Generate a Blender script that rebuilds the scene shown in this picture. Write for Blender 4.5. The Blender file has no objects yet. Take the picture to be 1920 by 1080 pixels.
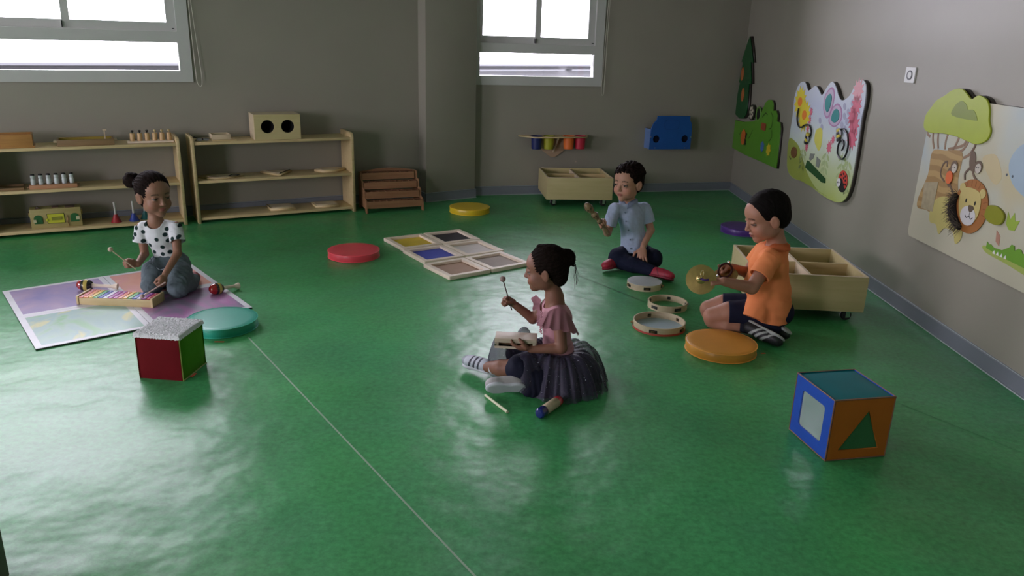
import bpy, bmesh, math, random
import numpy as np
from mathutils import Vector, Matrix, Euler, noise

D = bpy.data
SC = bpy.context.scene
COL = SC.collection
PI = math.pi
random.seed(7)

# ------------------------------------------------------------------ camera
def make_camera():
    pitch, roll = 0.3132, 0.0309
    cp, sp = math.cos(pitch), math.sin(pitch)
    fw = Vector((0, cp, -sp)); r0 = Vector((1, 0, 0)); u0 = Vector((0, sp, cp))
    c, s = math.cos(roll), math.sin(roll)
    r = c * r0 + s * u0
    u = -s * r0 + c * u0
    m = Matrix((r, u, -fw)).transposed().to_4x4()
    m.translation = Vector((0, 0, 1.40))
    cd = D.cameras.new('camera'); co = D.objects.new('camera', cd); COL.objects.link(co)
    co.matrix_world = m
    cd.sensor_width = 36; cd.lens = 1451.45 / 1920 * 36
    cd.clip_start = 0.02; cd.clip_end = 200
    SC.camera = co
make_camera()
SC.view_settings.view_transform = 'Standard'
SC.view_settings.look = 'None'
SC.view_settings.gamma = 1
SC.view_settings.use_curve_mapping = False
SC.view_settings.exposure = 0.0

# ------------------------------------------------------------------ light
SKY = 17.0
W = D.worlds.new('overcast_sky'); SC.world = W; W.use_nodes = True
bg = W.node_tree.nodes['Background']
bg.inputs[0].default_value = (0.95, 0.865, 1.0, 1); bg.inputs[1].default_value = SKY

# directions of the walls (left wall, back wall)
aL = math.radians(60.9)
dL = Vector((math.sin(aL), math.cos(aL), 0)); nL = Vector((-dL.y, dL.x, 0))
O_L = Vector((-2.356, 5.644, 0))            # foot of the shelf fronts
WL = O_L + nL * 0.31                         # a point on the left wall
aB = 1.3049
dB = Vector((math.sin(aB), math.cos(aB), 0)); nB = Vector((-dB.y, dB.x, 0))
WB = Vector((1.195, 7.50, 0))
ROT_L = math.atan2(dL.y, dL.x); ROT_B = math.atan2(dB.y, dB.x)
CEIL = 2.75

def opening_portal(name, origin, d, s0, s1, z0, z1, n_out, strength):
    ld = D.lights.new(name, 'AREA'); ld.shape = 'RECTANGLE'
    ld.size = s1 - s0; ld.size_y = z1 - z0
    ld.cycles.is_portal = True
    o = D.objects.new(name, ld); COL.objects.link(o)
    o.location = origin + d * ((s0 + s1) / 2) + n_out * 0.16 + Vector((0, 0, (z0 + z1) / 2))
    o.rotation_euler = (-n_out).to_track_quat('-Z', 'Y').to_euler()
opening_portal('sky_portal', WL, dL, -2.25, 0.07, 1.02, 2.66, nL, 1)
opening_portal('sky_portal', WB, dB, -1.66, -0.46, 1.0, 2.66, nB, 1)
opening_portal('sky_portal', Vector((-7.0, 0, 0)), Vector((0, 1, 0)), -0.8, 2.3, 0.9, 2.3, Vector((-1, 0, 0)), 1)  # unseen opening in the far left wall, added for side fill light
opening_portal('sky_portal', Vector((0, -2.2, 0)), Vector((1, 0, 0)), -5.2, -3.7, 0.6, 2.3, Vector((0, -1, 0)), 1)  # unseen opening behind the camera, added for weak fill from the front

# ------------------------------------------------------------------ helpers
MATS = {}
def mat(name, color, rough=0.6, metal=0.0, var=0.06, scale=12.0, bump=0.0, bscale=120.0, spec=0.5, coat=0.0, sheen=0.0,
        attr=None, alpha=1.0, trans=0.0, stretch=None):
    """procedural principled material with a little colour noise and optional bump"""
    if name in MATS: return MATS[name]
    m = D.materials.new(name); m.use_nodes = True; nt = m.node_tree
    b = nt.nodes['Principled BSDF']; N = nt.nodes.new; L = nt.links.new
    b.inputs['Roughness'].default_value = rough; b.inputs['Metallic'].default_value = metal
    b.inputs['Specular IOR Level'].default_value = spec
    if coat: b.inputs['Coat Weight'].default_value = coat; b.inputs['Coat Roughness'].default_value = 0.15
    if sheen: b.inputs['Sheen Weight'].default_value = sheen
    b.inputs['Alpha'].default_value = alpha
    if trans: b.inputs['Transmission Weight'].default_value = trans
    tc = N('ShaderNodeTexCoord'); vec = tc.outputs['Object']
    if stretch:
        mp = N('ShaderNodeMapping'); mp.inputs['Scale'].default_value = stretch; L(vec, mp.inputs['Vector']); vec = mp.outputs[0]
    if attr:
        a = N('ShaderNodeAttribute'); a.attribute_name = attr; base = a.outputs['Color']
    else:
        rgb = N('ShaderNodeRGB'); rgb.outputs[0].default_value = (*color, 1); base = rgb.outputs[0]
    if var:
        n = N('ShaderNodeTexNoise'); n.inputs['Scale'].default_value = scale; n.inputs['Detail'].default_value = 4; L(vec, n.inputs['Vector'])
        mr = N('ShaderNodeMapRange'); mr.inputs[1].default_value = 0.25; mr.inputs[2].default_value = 0.75
        mr.inputs[3].default_value = 1 - var; mr.inputs[4].default_value = 1 + var; L(n.outputs['Fac'], mr.inputs[0])
        mx = N('ShaderNodeVectorMath'); mx.operation = 'SCALE'; L(base, mx.inputs[0]); L(mr.outputs[0], mx.inputs['Scale'])
        L(mx.outputs[0], b.inputs['Base Color'])
    else:
        L(base, b.inputs['Base Color'])
    if bump:
        n2 = N('ShaderNodeTexNoise'); n2.inputs['Scale'].default_value = bscale; n2.inputs['Detail'].default_value = 3; L(vec, n2.inputs['Vector'])
        bp = N('ShaderNodeBump'); bp.inputs['Strength'].default_value = bump; bp.inputs['Distance'].default_value = 0.01
        L(n2.outputs['Fac'], bp.inputs['Height']); L(bp.outputs[0], b.inputs['Normal'])
    MATS[name] = m
    return m

def wood(name, c1, c2, rough=0.5, scale=14.0, axis=0):
    if name in MATS: return MATS[name]
    m = D.materials.new(name); m.use_nodes = True; nt = m.node_tree
    b = nt.nodes['Principled BSDF']; N = nt.nodes.new; L = nt.links.new
    b.inputs['Roughness'].default_value = rough
    tc = N('ShaderNodeTexCoord'); mp = N('ShaderNodeMapping')
    sc = [scale] * 3; sc[axis] = scale * 0.08; mp.inputs['Scale'].default_value = sc
    L(tc.outputs['Object'], mp.inputs['Vector'])
    n = N('ShaderNodeTexNoise'); n.inputs['Scale'].default_value = 3.0; n.inputs['Detail'].default_value = 6; n.inputs['Distortion'].default_value = 0.6
    L(mp.outputs[0], n.inputs['Vector'])
    r = N('ShaderNodeValToRGB'); r.color_ramp.elements[0].position = 0.3; r.color_ramp.elements[1].position = 0.7
    r.color_ramp.elements[0].color = (*c1, 1); r.color_ramp.elements[1].color = (*c2, 1)
    L(n.outputs['Fac'], r.inputs[0]); L(r.outputs[0], b.inputs['Base Color'])
    MATS[name] = m
    return m

def setp(o, label=None, cat=None, group=None, kind=None):
    if label: o['label'] = label
    if cat: o['category'] = cat
    if group: o['group'] = group
    if kind: o['kind'] = kind
    return o

def link(name, me, m=None, parent=None, loc=None, rotz=0.0, smooth=False):
    o = D.objects.new(name, me); COL.objects.link(o)
    if m is not None:
        for mm in (m if isinstance(m, (list, tuple)) else [m]): me.materials.append(mm)
    if parent is not None: o.parent = parent
    if loc is not None: o.location = loc
    if rotz: o.rotation_euler = (0, 0, rotz)
    if smooth:
        me.polygons.foreach_set('use_smooth', [True] * len(me.polygons))
    return o

def obj(name, bm, m=None, parent=None, loc=None, rotz=0.0, smooth=None, bevel=0.0, seg=2, ang=35):
    """one mesh object from a bmesh; smooth by angle"""
    me = D.meshes.new(name)
    bmesh.ops.recalc_face_normals(bm, faces=bm.faces)
    if bevel:
        es = [e for e in bm.edges if e.is_manifold and e.calc_face_angle(0) > math.radians(30)]
        bmesh.ops.bevel(bm, geom=es, offset=bevel, segments=seg, profile=0.6, affect='EDGES', clamp_overlap=True)
    if smooth is not False:
        for f in bm.faces: f.smooth = True
        for e in bm.edges:
            if e.is_manifold and e.calc_face_angle(0) > math.radians(ang): e.smooth = False
    bm.to_mesh(me); bm.free()
    return link(name, me, m, parent, loc, rotz)

def empty(name, loc=(0, 0, 0), rotz=0.0, label=None, cat=None, group=None):
    o = D.objects.new(name, None); COL.objects.link(o); o.location = loc; o.rotation_euler = (0, 0, rotz)
    o.empty_display_size = 0.05
    return setp(o, label, cat, group)

def box(bm, x0, x1, y0, y1, z0, z1, mx=None):
    vs = [bm.verts.new(p) for p in ((x0, y0, z0), (x1, y0, z0), (x1, y1, z0), (x0, y1, z0), (x0, y0, z1), (x1, y0, z1), (x1, y1, z1), (x0, y1, z1))]
    for f in ((0, 3, 2, 1), (4, 5, 6, 7), (0, 1, 5, 4), (1, 2, 6, 5), (2, 3, 7, 6), (3, 0, 4, 7)):
        bm.faces.new([vs[i] for i in f])
    if mx is not None: bmesh.ops.transform(bm, matrix=mx, verts=vs)
    return bm
def B(*a, mx=None): return box(bmesh.new(), *a, mx=mx)

def lathe(bm, prof, seg=40, mx=None, closed=False):
    """surface of revolution about z of (radius, z) pairs"""
    rings = []; vs = []
    for r, z in prof:
        if r < 1e-6: ring = [bm.verts.new((0, 0, z))]
        else: ring = [bm.verts.new((r * math.cos(2 * PI * i / seg), r * math.sin(2 * PI * i / seg), z)) for i in range(seg)]
        rings.append(ring); vs += ring
    pairs = list(zip(rings[:-1], rings[1:]))
    if closed: pairs.append((rings[-1], rings[0]))
    for a, b in pairs:
        for i in range(seg):
            j = (i + 1) % seg
            if len(a) == 1 and len(b) == 1: continue
            if len(a) == 1: bm.faces.new((a[0], b[i], b[j]))
            elif len(b) == 1: bm.faces.new((a[i], a[j], b[0]))
            else: bm.faces.new((a[i], a[j], b[j], b[i]))
    if mx is not None: bmesh.ops.transform(bm, matrix=mx, verts=vs)
    return bm

def tube(bm, pts, rads, seg=10, cap=True):
    """swept tube through points; rads scalar or list"""
    pts = [Vector(p) for p in pts]; n = len(pts)
    if not hasattr(rads, '__len__'): rads = [rads] * n
    up = None; rings = []
    for i, p in enumerate(pts):
        t = (pts[min(i + 1, n - 1)] - pts[max(i - 1, 0)]).normalized()
        if up is None:
            up = Vector((0, 0, 1)) if abs(t.z) < 0.9 else Vector((1, 0, 0))
        a = t.cross(up).normalized(); b = a.cross(t).normalized(); up = b
        rings.append([bm.verts.new(p + rads[i] * (math.cos(2 * PI * k / seg) * a + math.sin(2 * PI * k / seg) * b)) for k in range(seg)])
    for r0, r1 in zip(rings[:-1], rings[1:]):
        for k in range(seg):
            j = (k + 1) % seg; bm.faces.new((r0[k], r0[j], r1[j], r1[k]))
    if cap:
        bm.faces.new(rings[0][::-1]); bm.faces.new(rings[-1])
    return bm

def smoothpts(pts, n=6, closed=False):
    """Catmull-Rom through points"""
    P = [Vector(p) for p in pts]; out = []; m = len(P)
    rng = range(m) if closed else range(m - 1)
    for i in rng:
        if closed: p0, p1, p2, p3 = P[(i - 1) % m], P[i], P[(i + 1) % m], P[(i + 2) % m]
        else: p0, p1, p2, p3 = P[max(i - 1, 0)], P[i], P[i + 1], P[min(i + 2, m - 1)]
        for k in range(n):
            t = k / n
            out.append(0.5 * ((2 * p1) + (p2 - p0) * t + (2 * p0 - 5 * p1 + 4 * p2 - p3) * t * t + (3 * p1 - p0 - 3 * p2 + p3) * t ** 3))
    if not closed: out.append(P[-1])
    return out

def plate(name, loops, depth, m, parent=None, mx=None, bevel=0.0, back=0.0):
    """flat board from 2D outlines (first outer, others holes), thickness depth along +Z from back; mx places it"""
    cu = D.curves.new(name, 'CURVE'); cu.dimensions = '2D'; cu.fill_mode = 'BOTH'; cu.extrude = depth / 2 - bevel
    cu.bevel_depth = bevel; cu.bevel_resolution = 1
    if bevel: cu.offset = -bevel
    for lp in loops:
        sp = cu.splines.new('POLY'); sp.points.add(len(lp) - 1); sp.use_cyclic_u = True
        for i, p in enumerate(lp): sp.points[i].co = (p[0], p[1], 0, 1)
    co = D.objects.new('tmp', cu)
    me = D.meshes.new_from_object(co)
    D.objects.remove(co); D.curves.remove(cu)
    T = Matrix.Translation((0, 0, back + depth / 2))
    me.transform((mx @ T) if mx is not None else T)
    me.materials.clear(); me.name = name
    bm = bmesh.new(); bm.from_mesh(me); bmesh.ops.remove_doubles(bm, verts=bm.verts, dist=1e-5)
    D.meshes.remove(me)
    return obj(name, bm, m, parent, smooth=False)

def circ(cx, cy, rx, ry=None, n=28, rot=0.0):
    ry = rx if ry is None else ry; c, s = math.cos(rot), math.sin(rot)
    return [(cx + c * rx * math.cos(2 * PI * i / n) - s * ry * math.sin(2 * PI * i / n), cy + s * rx * math.cos(2 * PI * i / n) + c * ry * math.sin(2 * PI * i / n)) for i in range(n)]
def rect(x0, x1, y0, y1): return [(x0, y0), (x1, y0), (x1, y1), (x0, y1)]
def rrect(x0, x1, y0, y1, r, n=5):
    out = []
    for cx, cy, a in ((x1 - r, y0 + r, -90), (x1 - r, y1 - r, 0), (x0 + r, y1 - r, 90), (x0 + r, y0 + r, 180)):
        for k in range(n + 1):
            t = math.radians(a + 90 * k / n); out.append((cx + r * math.cos(t), cy + r * math.sin(t)))
    return out
def blob(pts, n=6): return [(p.x, p.y) for p in smoothpts([(x, y, 0) for x, y in pts], n, True)]

def frame_mx(origin, xdir, ydir):
    """matrix whose X,Y axes are xdir,ydir"""
    x = Vector(xdir).normalized(); y = Vector(ydir).normalized(); z = x.cross(y)
    m = Matrix((x, y, z)).transposed().to_4x4(); m.translation = Vector(origin); return m
def seg_mx(a, b):
    """z axis from a to b"""
    a = Vector(a); b = Vector(b); z = (b - a).normalized()
    q = z.to_track_quat('Z', 'Y'); m = q.to_matrix().to_4x4(); m.translation = a; return m

def dup(root, loc, rotz=None, label=None, group=None):
    r = root.copy(); COL.objects.link(r); r.location = loc
    if rotz is not None: r.rotation_euler = (0, 0, rotz)
    if label: r['label'] = label
    if group: r['group'] = group
    for ch in list(root.children):
        c = ch.copy(); COL.objects.link(c); c.parent = r
        for g in list(ch.children):
            d = g.copy(); COL.objects.link(d); d.parent = c
    return r

# ------------------------------------------------------------------ materials
M_wall = mat('wall_paint', (0.298, 0.282, 0.230), rough=0.42, var=0.03, scale=3, bump=0.05, bscale=260)
M_ceil = mat('ceiling_paint', (0.62, 0.62, 0.60), rough=0.8, var=0.02)
M_frame = mat('grey_aluminium', (0.52, 0.53, 0.50), rough=0.4, metal=0.0, var=0.02)
M_birch = wood('birch_ply', (0.54, 0.41, 0.20), (0.63, 0.50, 0.27), rough=0.42)
M_birchb = wood('birch_face', (0.50, 0.42, 0.20), (0.56, 0.47, 0.24), rough=0.5)
M_pine = wood('pale_pine', (0.80, 0.66, 0.52), (0.88, 0.76, 0.62), rough=0.5)
M_beech = wood('beech', (0.50, 0.27, 0.13), (0.60, 0.35, 0.18), rough=0.5)
M_black = mat('black_plastic', (0.008, 0.008, 0.009), rough=0.5, var=0)
M_white = mat('white_plastic', (0.75, 0.75, 0.74), rough=0.35, var=0.01)
M_chrome = mat('chrome', (0.75, 0.75, 0.75), rough=0.2, metal=1, var=0)
M_brass = mat('brass', (0.55, 0.38, 0.14), rough=0.34, metal=0.85, var=0.15, scale=40)
M_cord = mat('cord_white', (0.6, 0.58, 0.5), rough=0.6, var=0)
M_base = mat('skirting_vinyl', (0.175, 0.195, 0.225), rough=0.4, var=0.03)
M_orangetag = mat('orange_tag', (0.75, 0.12, 0.05), rough=0.6, var=0)

def floor_material():
    m = D.materials.new('green_linoleum'); m.use_nodes = True; nt = m.node_tree
    b = nt.nodes['Principled BSDF']; N = nt.nodes.new; L = nt.links.new
    tc = N('ShaderNodeTexCoord')
    n1 = N('ShaderNodeTexNoise'); n1.inputs['Scale'].default_value = 45; n1.inputs['Detail'].default_value = 6; n1.inputs['Roughness'].default_value = 0.7
    n2 = N('ShaderNodeTexNoise'); n2.inputs['Scale'].default_value = 2.2; n2.inputs['Detail'].default_value = 3
    L(tc.outputs['Object'], n1.inputs['Vector']); L(tc.outputs['Object'], n2.inputs['Vector'])
    r = N('ShaderNodeValToRGB'); r.color_ramp.elements[0].position = 0.3; r.color_ramp.elements[1].position = 0.72
    r.color_ramp.elements[0].color = (0.042, 0.270, 0.082, 1); r.color_ramp.elements[1].color = (0.088, 0.480, 0.165, 1)
    L(n1.outputs['Fac'], r.inputs[0])
    mx = N('ShaderNodeMix'); mx.data_type = 'RGBA'; mx.blend_type = 'MULTIPLY'; mx.inputs['Factor'].default_value = 0.35
    L(r.outputs[0], mx.inputs['A']); L(n2.outputs['Color'], mx.inputs['B']); L(mx.outputs['Result'], b.inputs['Base Color'])
    # wear: broad patches a little more or less polished, and slight unevenness of the laid sheet
    n3 = N('ShaderNodeTexNoise'); n3.inputs['Scale'].default_value = 1.6; n3.inputs['Detail'].default_value = 5; n3.inputs['Roughness'].default_value = 0.65; n3.inputs['Distortion'].default_value = 0.0
    L(tc.outputs['Object'], n3.inputs['Vector'])
    mr = N('ShaderNodeMapRange'); mr.inputs[1].default_value = 0.3; mr.inputs[2].default_value = 0.7; mr.inputs[3].default_value = 0.29; mr.inputs[4].default_value = 0.33
    L(n3.outputs['Fac'], mr.inputs[0]); L(mr.outputs[0], b.inputs['Roughness'])
    n4 = N('ShaderNodeTexNoise'); n4.inputs['Scale'].default_value = 3.0; n4.inputs['Detail'].default_value = 3; n4.inputs['Distortion'].default_value = 0.0
    L(tc.outputs['Object'], n4.inputs['Vector'])
    bp = N('ShaderNodeBump'); bp.inputs['Strength'].default_value = 0.8; bp.inputs['Distance'].default_value = 0.02
    L(n4.outputs['Fac'], bp.inputs['Height'])
    n5 = N('ShaderNodeTexNoise'); n5.inputs['Scale'].default_value = 150; n5.inputs['Detail'].default_value = 2
    L(tc.outputs['Object'], n5.inputs['Vector'])
    bp2 = N('ShaderNodeBump'); bp2.inputs['Strength'].default_value = 0.05; bp2.inputs['Distance'].default_value = 0.004
    L(n5.outputs['Fac'], bp2.inputs['Height']); L(bp.outputs[0], bp2.inputs['Normal']); L(bp2.outputs[0], b.inputs['Normal'])
    b.inputs['Specular IOR Level'].default_value = 0.185
    b.inputs['Coat Weight'].default_value = 0.26; b.inputs['Coat Roughness'].default_value = 0.55; b.inputs['Coat IOR'].default_value = 1.45
    return m
M_floor = floor_material()

def glass_material():
    m = D.materials.new('window_glass'); m.use_nodes = True; nt = m.node_tree
    nt.nodes.clear(); N = nt.nodes.new; L = nt.links.new
    o = N('ShaderNodeOutputMaterial'); t = N('ShaderNodeBsdfTransparent'); g = N('ShaderNodeBsdfGlossy'); g.inputs['Roughness'].default_value = 0.03
    t.inputs[0].default_value = (0.93, 0.95, 0.95, 1)
    f = N('ShaderNodeFresnel'); f.inputs[0].default_value = 1.4; mx = N('ShaderNodeMixShader')
    L(f.outputs[0], mx.inputs[0]); L(t.outputs[0], mx.inputs[1]); L(g.outputs[0], mx.inputs[2]); L(mx.outputs[0], o.inputs[0])
    return m
M_glass = glass_material()

# ------------------------------------------------------------------ the room
P_TL = WL + dL * 1.878                      # left wall meets the pillar
Pa = Vector((-0.777, 6.694, 0)); Pb = Vector((-0.366, 6.973, 0))
P_BR = Vector((2.166, 7.50 + (2.166 - 1.195) * dB.y / dB.x, 0))
def wall_slab(name, origin, d, n, s0, s1, holes, m=M_wall, h=CEIL, t=0.18):
    o = plate(name, [rect(s0, s1, 0, h)] + [rect(*q) for q in holes], t, m,
              mx=frame_mx(origin, d, (0, 0, 1)) @ Matrix.Scale(-1, 4, (0, 0, 1)))
    return setp(o, kind='structure')
# frame_mx: x = along wall, y = up, z = x cross y; for d (left to right) z points into the room, so mirror it outwards
wall_slab('wall_left', WL, dL, nL, -5.2, 2.3, [(-2.26, 0.077, 1.024, 2.66)])
wall_slab('wall_back', WB, dB, nB, -1.675, 1.2, [(-1.66, -0.462, 1.003, 2.66)])
setp(obj('wall_right', B(2.19, 2.35, -2.2, 8.2, 0, CEIL, mx=None), M_wall), kind='structure')
w = D.objects['wall_right']; 
for v in w.data.vertices: v.co.x += -0.0074 * (v.co.y - 4.46)
setp(plate('wall_front', [rect(-7.2, 2.5, 0, CEIL), rect(-5.2, -3.7, 0.6, 2.3)], 0.16, M_wall, mx=Matrix.Translation((0, -2.2, 0)) @ Matrix.Rotation(PI / 2, 4, 'X')), kind='structure')  # wall out of view; its opening is added to let in fill light
setp(plate('wall_far_left', [rect(-2.3, 4.2, 0, CEIL), rect(-0.8, 2.3, 0.9, 2.3)], 0.16, M_wall, mx=frame_mx((-7.16, 0, 0), (0, 1, 0), (0, 0, 1))), kind='structure')  # the hole in this unseen wall is added for fill from the left
bm = bmesh.new()
pil = [Pa, Pb, Pb + nL * 0.35, Pa + nL * 0.45]
lo = [bm.verts.new(p) for p in pil]; hi = [bm.verts.new(p + Vector((0, 0, CEIL))) for p in pil]
bm.faces.new(lo[::-1]); bm.faces.new(hi)
for i in range(4): bm.faces.new((lo[i], lo[(i + 1) % 4], hi[(i + 1) % 4], hi[i]))
setp(obj('wall_pillar', bm, M_wall, bevel=0.006), kind='structure')
# floor and ceiling with the outline of the room
def slab(name, z0, z1, m):
    bm = bmesh.new()
    poly = [(-7.1, -2.3), (2.3, -2.3), (2.3, 7.9), (0, 7.4), (-0.5, 7.3), tuple((WL + dL * 2.0 + nL * 0.15).xy), tuple((WL - dL * 5.2 + nL * 0.15).xy)]
    lo = [bm.verts.new((x, y, z0)) for x, y in poly]; hi = [bm.verts.new((x, y, z1)) for x, y in poly]
    bm.faces.new(lo[::-1]); bm.faces.new(hi)
    for i in range(len(poly)): j = (i + 1) % len(poly); bm.faces.new((lo[i], lo[j], hi[j], hi[i]))
    return setp(obj(name, bm, m), kind='structure')
FLOOR = slab('floor', -0.1, 0.0, M_floor)
slab('ceiling', CEIL, CEIL + 0.12, M_ceil)
# welded seams of the sheet floor
M_seam = mat('seam_weld', (0.28, 0.42, 0.28), rough=0.5, var=0.1)
M_seam2 = mat('seam_weld_dull', (0.04, 0.24, 0.08), rough=0.5, var=0.1)
def seam(p, q, w, m=None):
    p = Vector(p); q = Vector(q); d = (q - p).normalized(); n = Vector((-d.y, d.x)) * w / 2
    bm = bmesh.new()
    vs = [bm.verts.new((*c, 0.0006)) for c in (p - n, q - n, q + n, p + n)]
    bm.faces.new(vs); obj('weld_seam', bm, m or M_seam, FLOOR)
sd = Vector((1.106, -1.569)).normalized()
seam(Vector((-1.183, 3.334)) - sd * 0.12, Vector((-1.183, 3.334)) + sd * 5.0, 0.007)
sd2 = Vector((1.504, -2.094)).normalized()
seam(Vector((0.397, 4.633)) - sd2 * 2.9, Vector((0.397, 4.633)) + sd2 * 3.0, 0.0045, M_seam2)
seam(Vector((0.397, 4.633)) + sd2 * 0.02, Vector((0.397, 4.633)) + sd2 * 0.75, 0.006)
seam(Vector((1.578, 6.684)) - sd2 * 0.6, Vector((1.578, 6.684)) + sd2 * 1.0, 0.006, M_seam2)

# skirting: vinyl upturned against the walls
def skirting(name, p, q, n_in):
    d = (q - p); Lg = d.length; d.normalize()
    bm = bmesh.new()
    prof = [(0, 0), (0.016, 0), (0.013, 0.006), (0.010, 0.074), (0, 0.082)]
    a = [bm.verts.new(p + n_in * u + Vector((0, 0, v))) for u, v in prof]
    b = [bm.verts.new(q + n_in * u + Vector((0, 0, v))) for u, v in prof]
    for i in range(5): j = (i + 1) % 5; bm.faces.new((a[i], a[j], b[j], b[i]))
    bm.faces.new(a); bm.faces.new(b[::-1])
    o = setp(obj(name, bm, M_base), kind='structure')
    bm = bmesh.new(); tube(bm, [p + n_in * 0.018 + Vector((0, 0, 0.003)), q + n_in * 0.018 + Vector((0, 0, 0.003))], 0.0035, 6)
    tube(bm, [p + n_in * 0.006 + Vector((0, 0, 0.080)), q + n_in * 0.006 + Vector((0, 0, 0.080))], 0.0018, 6)
    obj('weld_bead', bm, mat('weld_bead_pale', (0.36, 0.42, 0.42), rough=0.4), o)
    return o
skirting('baseboard_left', WL - dL * 5.1, WL + dL * 1.88, -nL)
ps = (Pb - Pa).normalized(); pn = Vector((ps.y, -ps.x, 0))
skirting('baseboard_pillar', Pa - ps * 0.006, Pb + ps * 0.006, pn)
skirting('baseboard_pillar_side', Pa + nL * 0.2, Pa, -dL)
skirting('baseboard_back', WB - dB * 1.62, P_BR + dB * 0.0, -nB)
xr = lambda y: 2.19 - 0.0074 * (y - 4.46)
skirting('baseboard_right', Vector((xr(7.7), 7.72, 0)), Vector((xr(-2.1), -2.1, 0)), Vector((-1, 0, 0)))

# windows
def window(name, origin, d, n_out, s0, s1, z0, z1, smid, sill):
    """fixed lower light and two sliding sashes; local x along the wall, y outwards, z up"""
    root = empty(name, origin, math.atan2(d.y, d.x)); root['kind'] = 'structure'
    fr = plate('window_frame', [rect(s0, s1, z0, z1), rect(s0 + 0.062, s1 - 0.072, z0 + 0.068, z0 + 0.265), rect(s0 + 0.062, s1 - 0.072, z0 + 0.345, z1 - 0.06)],
          0.08, M_frame, root, mx=Matrix.Rotation(PI / 2, 4, 'X') @ Matrix.Translation((0, 0, -0.065)), bevel=0.003)
    lip = plate('frame_lip', [rect(s0 - 0.012, s1 + 0.012, z0 - 0.012, z1 + 0.01), rect(s0 + 0.004, s1 - 0.004, z0 + 0.004, z1 - 0.004)],
          0.012, M_frame, root, mx=Matrix.Rotation(PI / 2, 4, 'X') @ Matrix.Translation((0, 0, 0.003)))
    rx = Matrix.Rotation(PI / 2, 4, 'X')
    # right sash (near) and left sash (far)
    s_in0, s_in1 = s0 + 0.055, s1 - 0.06; zb = z0 + 0.34; zt = z1 - 0.055
    plate('sash', [rect(smid - 0.028, s_in1, zb, zt), rect(smid + 0.022, s1 - 0.132, zb + 0.065, zt - 0.06)], 0.032, M_frame, root, mx=rx @ Matrix.Translation((0, 0, -0.045)), bevel=0.002)
    plate('sash', [rect(s_in0, smid + 0.02, zb - 0.004, zt), rect(s0 + 0.10, smid - 0.022, zb + 0.065, zt - 0.06)], 0.028, M_frame, root, mx=rx @ Matrix.Translation((0, 0, -0.085)), bevel=0.002)
    obj('rail_gasket', B(smid - 0.032, smid - 0.025, -0.004 + 0.0, 0.035, zb + 0.012, zb + 0.055), M_black, root)
    for nm, q, yy in (('lower_pane', (s0 + 0.06, s1 - 0.07, z0 + 0.066, z0 + 0.267), 0.02), ('right_pane', (smid + 0.02, s1 - 0.13, zb + 0.06, zt - 0.05), 0.03), ('left_pane', (s0 + 0.09, smid - 0.02, zb + 0.06, zt - 0.05), 0.07)):
        obj(nm, B(q[0], q[1], yy, yy + 0.005, q[2], q[3]), M_glass, root)
    obj('handle_slot', B(s1 - 0.1, s1 - 0.085, -0.018, -0.0, z0 + 0.36, z0 + 0.366), M_black, root)
    return root
window('window_1', WL, dL, nL, -2.26, 0.077, 1.024, 2.66, -0.69, 0)
window('window_2', WB, dB, nB, -1.66, -0.462, 1.003, 2.66, -1.062, 0)

# roller-blind cords hanging beside the windows
def blind_cord(origin, d, n_out, pts, label, r=0.0022):
    root_loc = origin + d * pts[0][0] - n_out * 0.03
    P = [(d * (s - pts[0][0]) + Vector((0, 0, z))) for s, z in pts]
    bm = bmesh.new(); tube(bm, smoothpts(P, 6), r, 6)
    o = obj('blind_cord', bm, M_cord); o.location = root_loc
    setp(o, label, 'cord')
blind_cord(WL, dL, nL, [(0.088, 2.68), (0.10, 1.9), (0.103, 1.4), (0.108, 1.12), (0.112, 1.02), (0.125, 0.985), (0.142, 0.99), (0.148, 1.05), (0.14, 1.2), (0.125, 1.45), (0.108, 1.9), (0.10, 2.68)],
           'thin white blind cord looped on the wall beside the left window')
blind_cord(WB, dB, nB, [(-0.43, 2.68), (-0.434, 1.9), (-0.446, 1.3), (-0.452, 1.0), (-0.45, 0.93), (-0.440, 0.915), (-0.43, 0.93), (-0.428, 1.0), (-0.426, 1.4), (-0.42, 1.9), (-0.415, 2.68)],
           'thin white blind cord hanging at the right edge of the back window')

# door jamb close to the camera at the left edge of the frame
setp(obj('door_1', B(-1.56, -1.31, 1.62, 1.71, 0, 2.1), mat('jamb_paint', (0.10, 0.085, 0.06), rough=0.5, var=0.05), bevel=0.004), kind='structure')

# what stands outside: ground, a pale building with roof ledges seen low through the panes
M_out = mat('outside_white_render', (0.070, 0.071, 0.075), rough=0.9, var=0.03, scale=1)
M_out2 = mat('outside_grey_ledge', (0.055, 0.057, 0.062), rough=0.9, var=0.03, scale=1)
setp(obj('exterior_ground', B(-60, 60, -60, 60, -3.2, -3.0), mat('outside_ground', (0.5, 0.5, 0.48), rough=0.9)), kind='structure')
ext = empty('exterior_building', (-10, 15.6, 0), 0.69); setp(ext, 'pale low building with flat roof ledges outside beyond the windows', 'building')
obj('wall', B(-18, 45, 0.0, 8, -3.0, 0.62), M_out, ext)
for z0_, x0_, x1_ in ((0.46, -18, 14.6), (0.46, 14.9, 16.2), (0.46, 16.5, 45), (0.14, -18, 10.4), (0.14, 10.7, 45), (0.60, -18, 45), (-0.25, -18, 45)):
    obj('ledge', B(x0_, x1_, -0.25, -0.001, z0_, z0_ + 0.045), M_out2, ext)

# =================================================================== furniture along the left wall
RZ90 = PI / 2
def LP(s, n, z=0.0): return O_L + dL * s + nL * n + Vector((0, 0, z))
RXU = Matrix.Rotation(PI / 2, 4, 'X')       # 2D (x,y) -> (x, z), thickness towards -y

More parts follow.
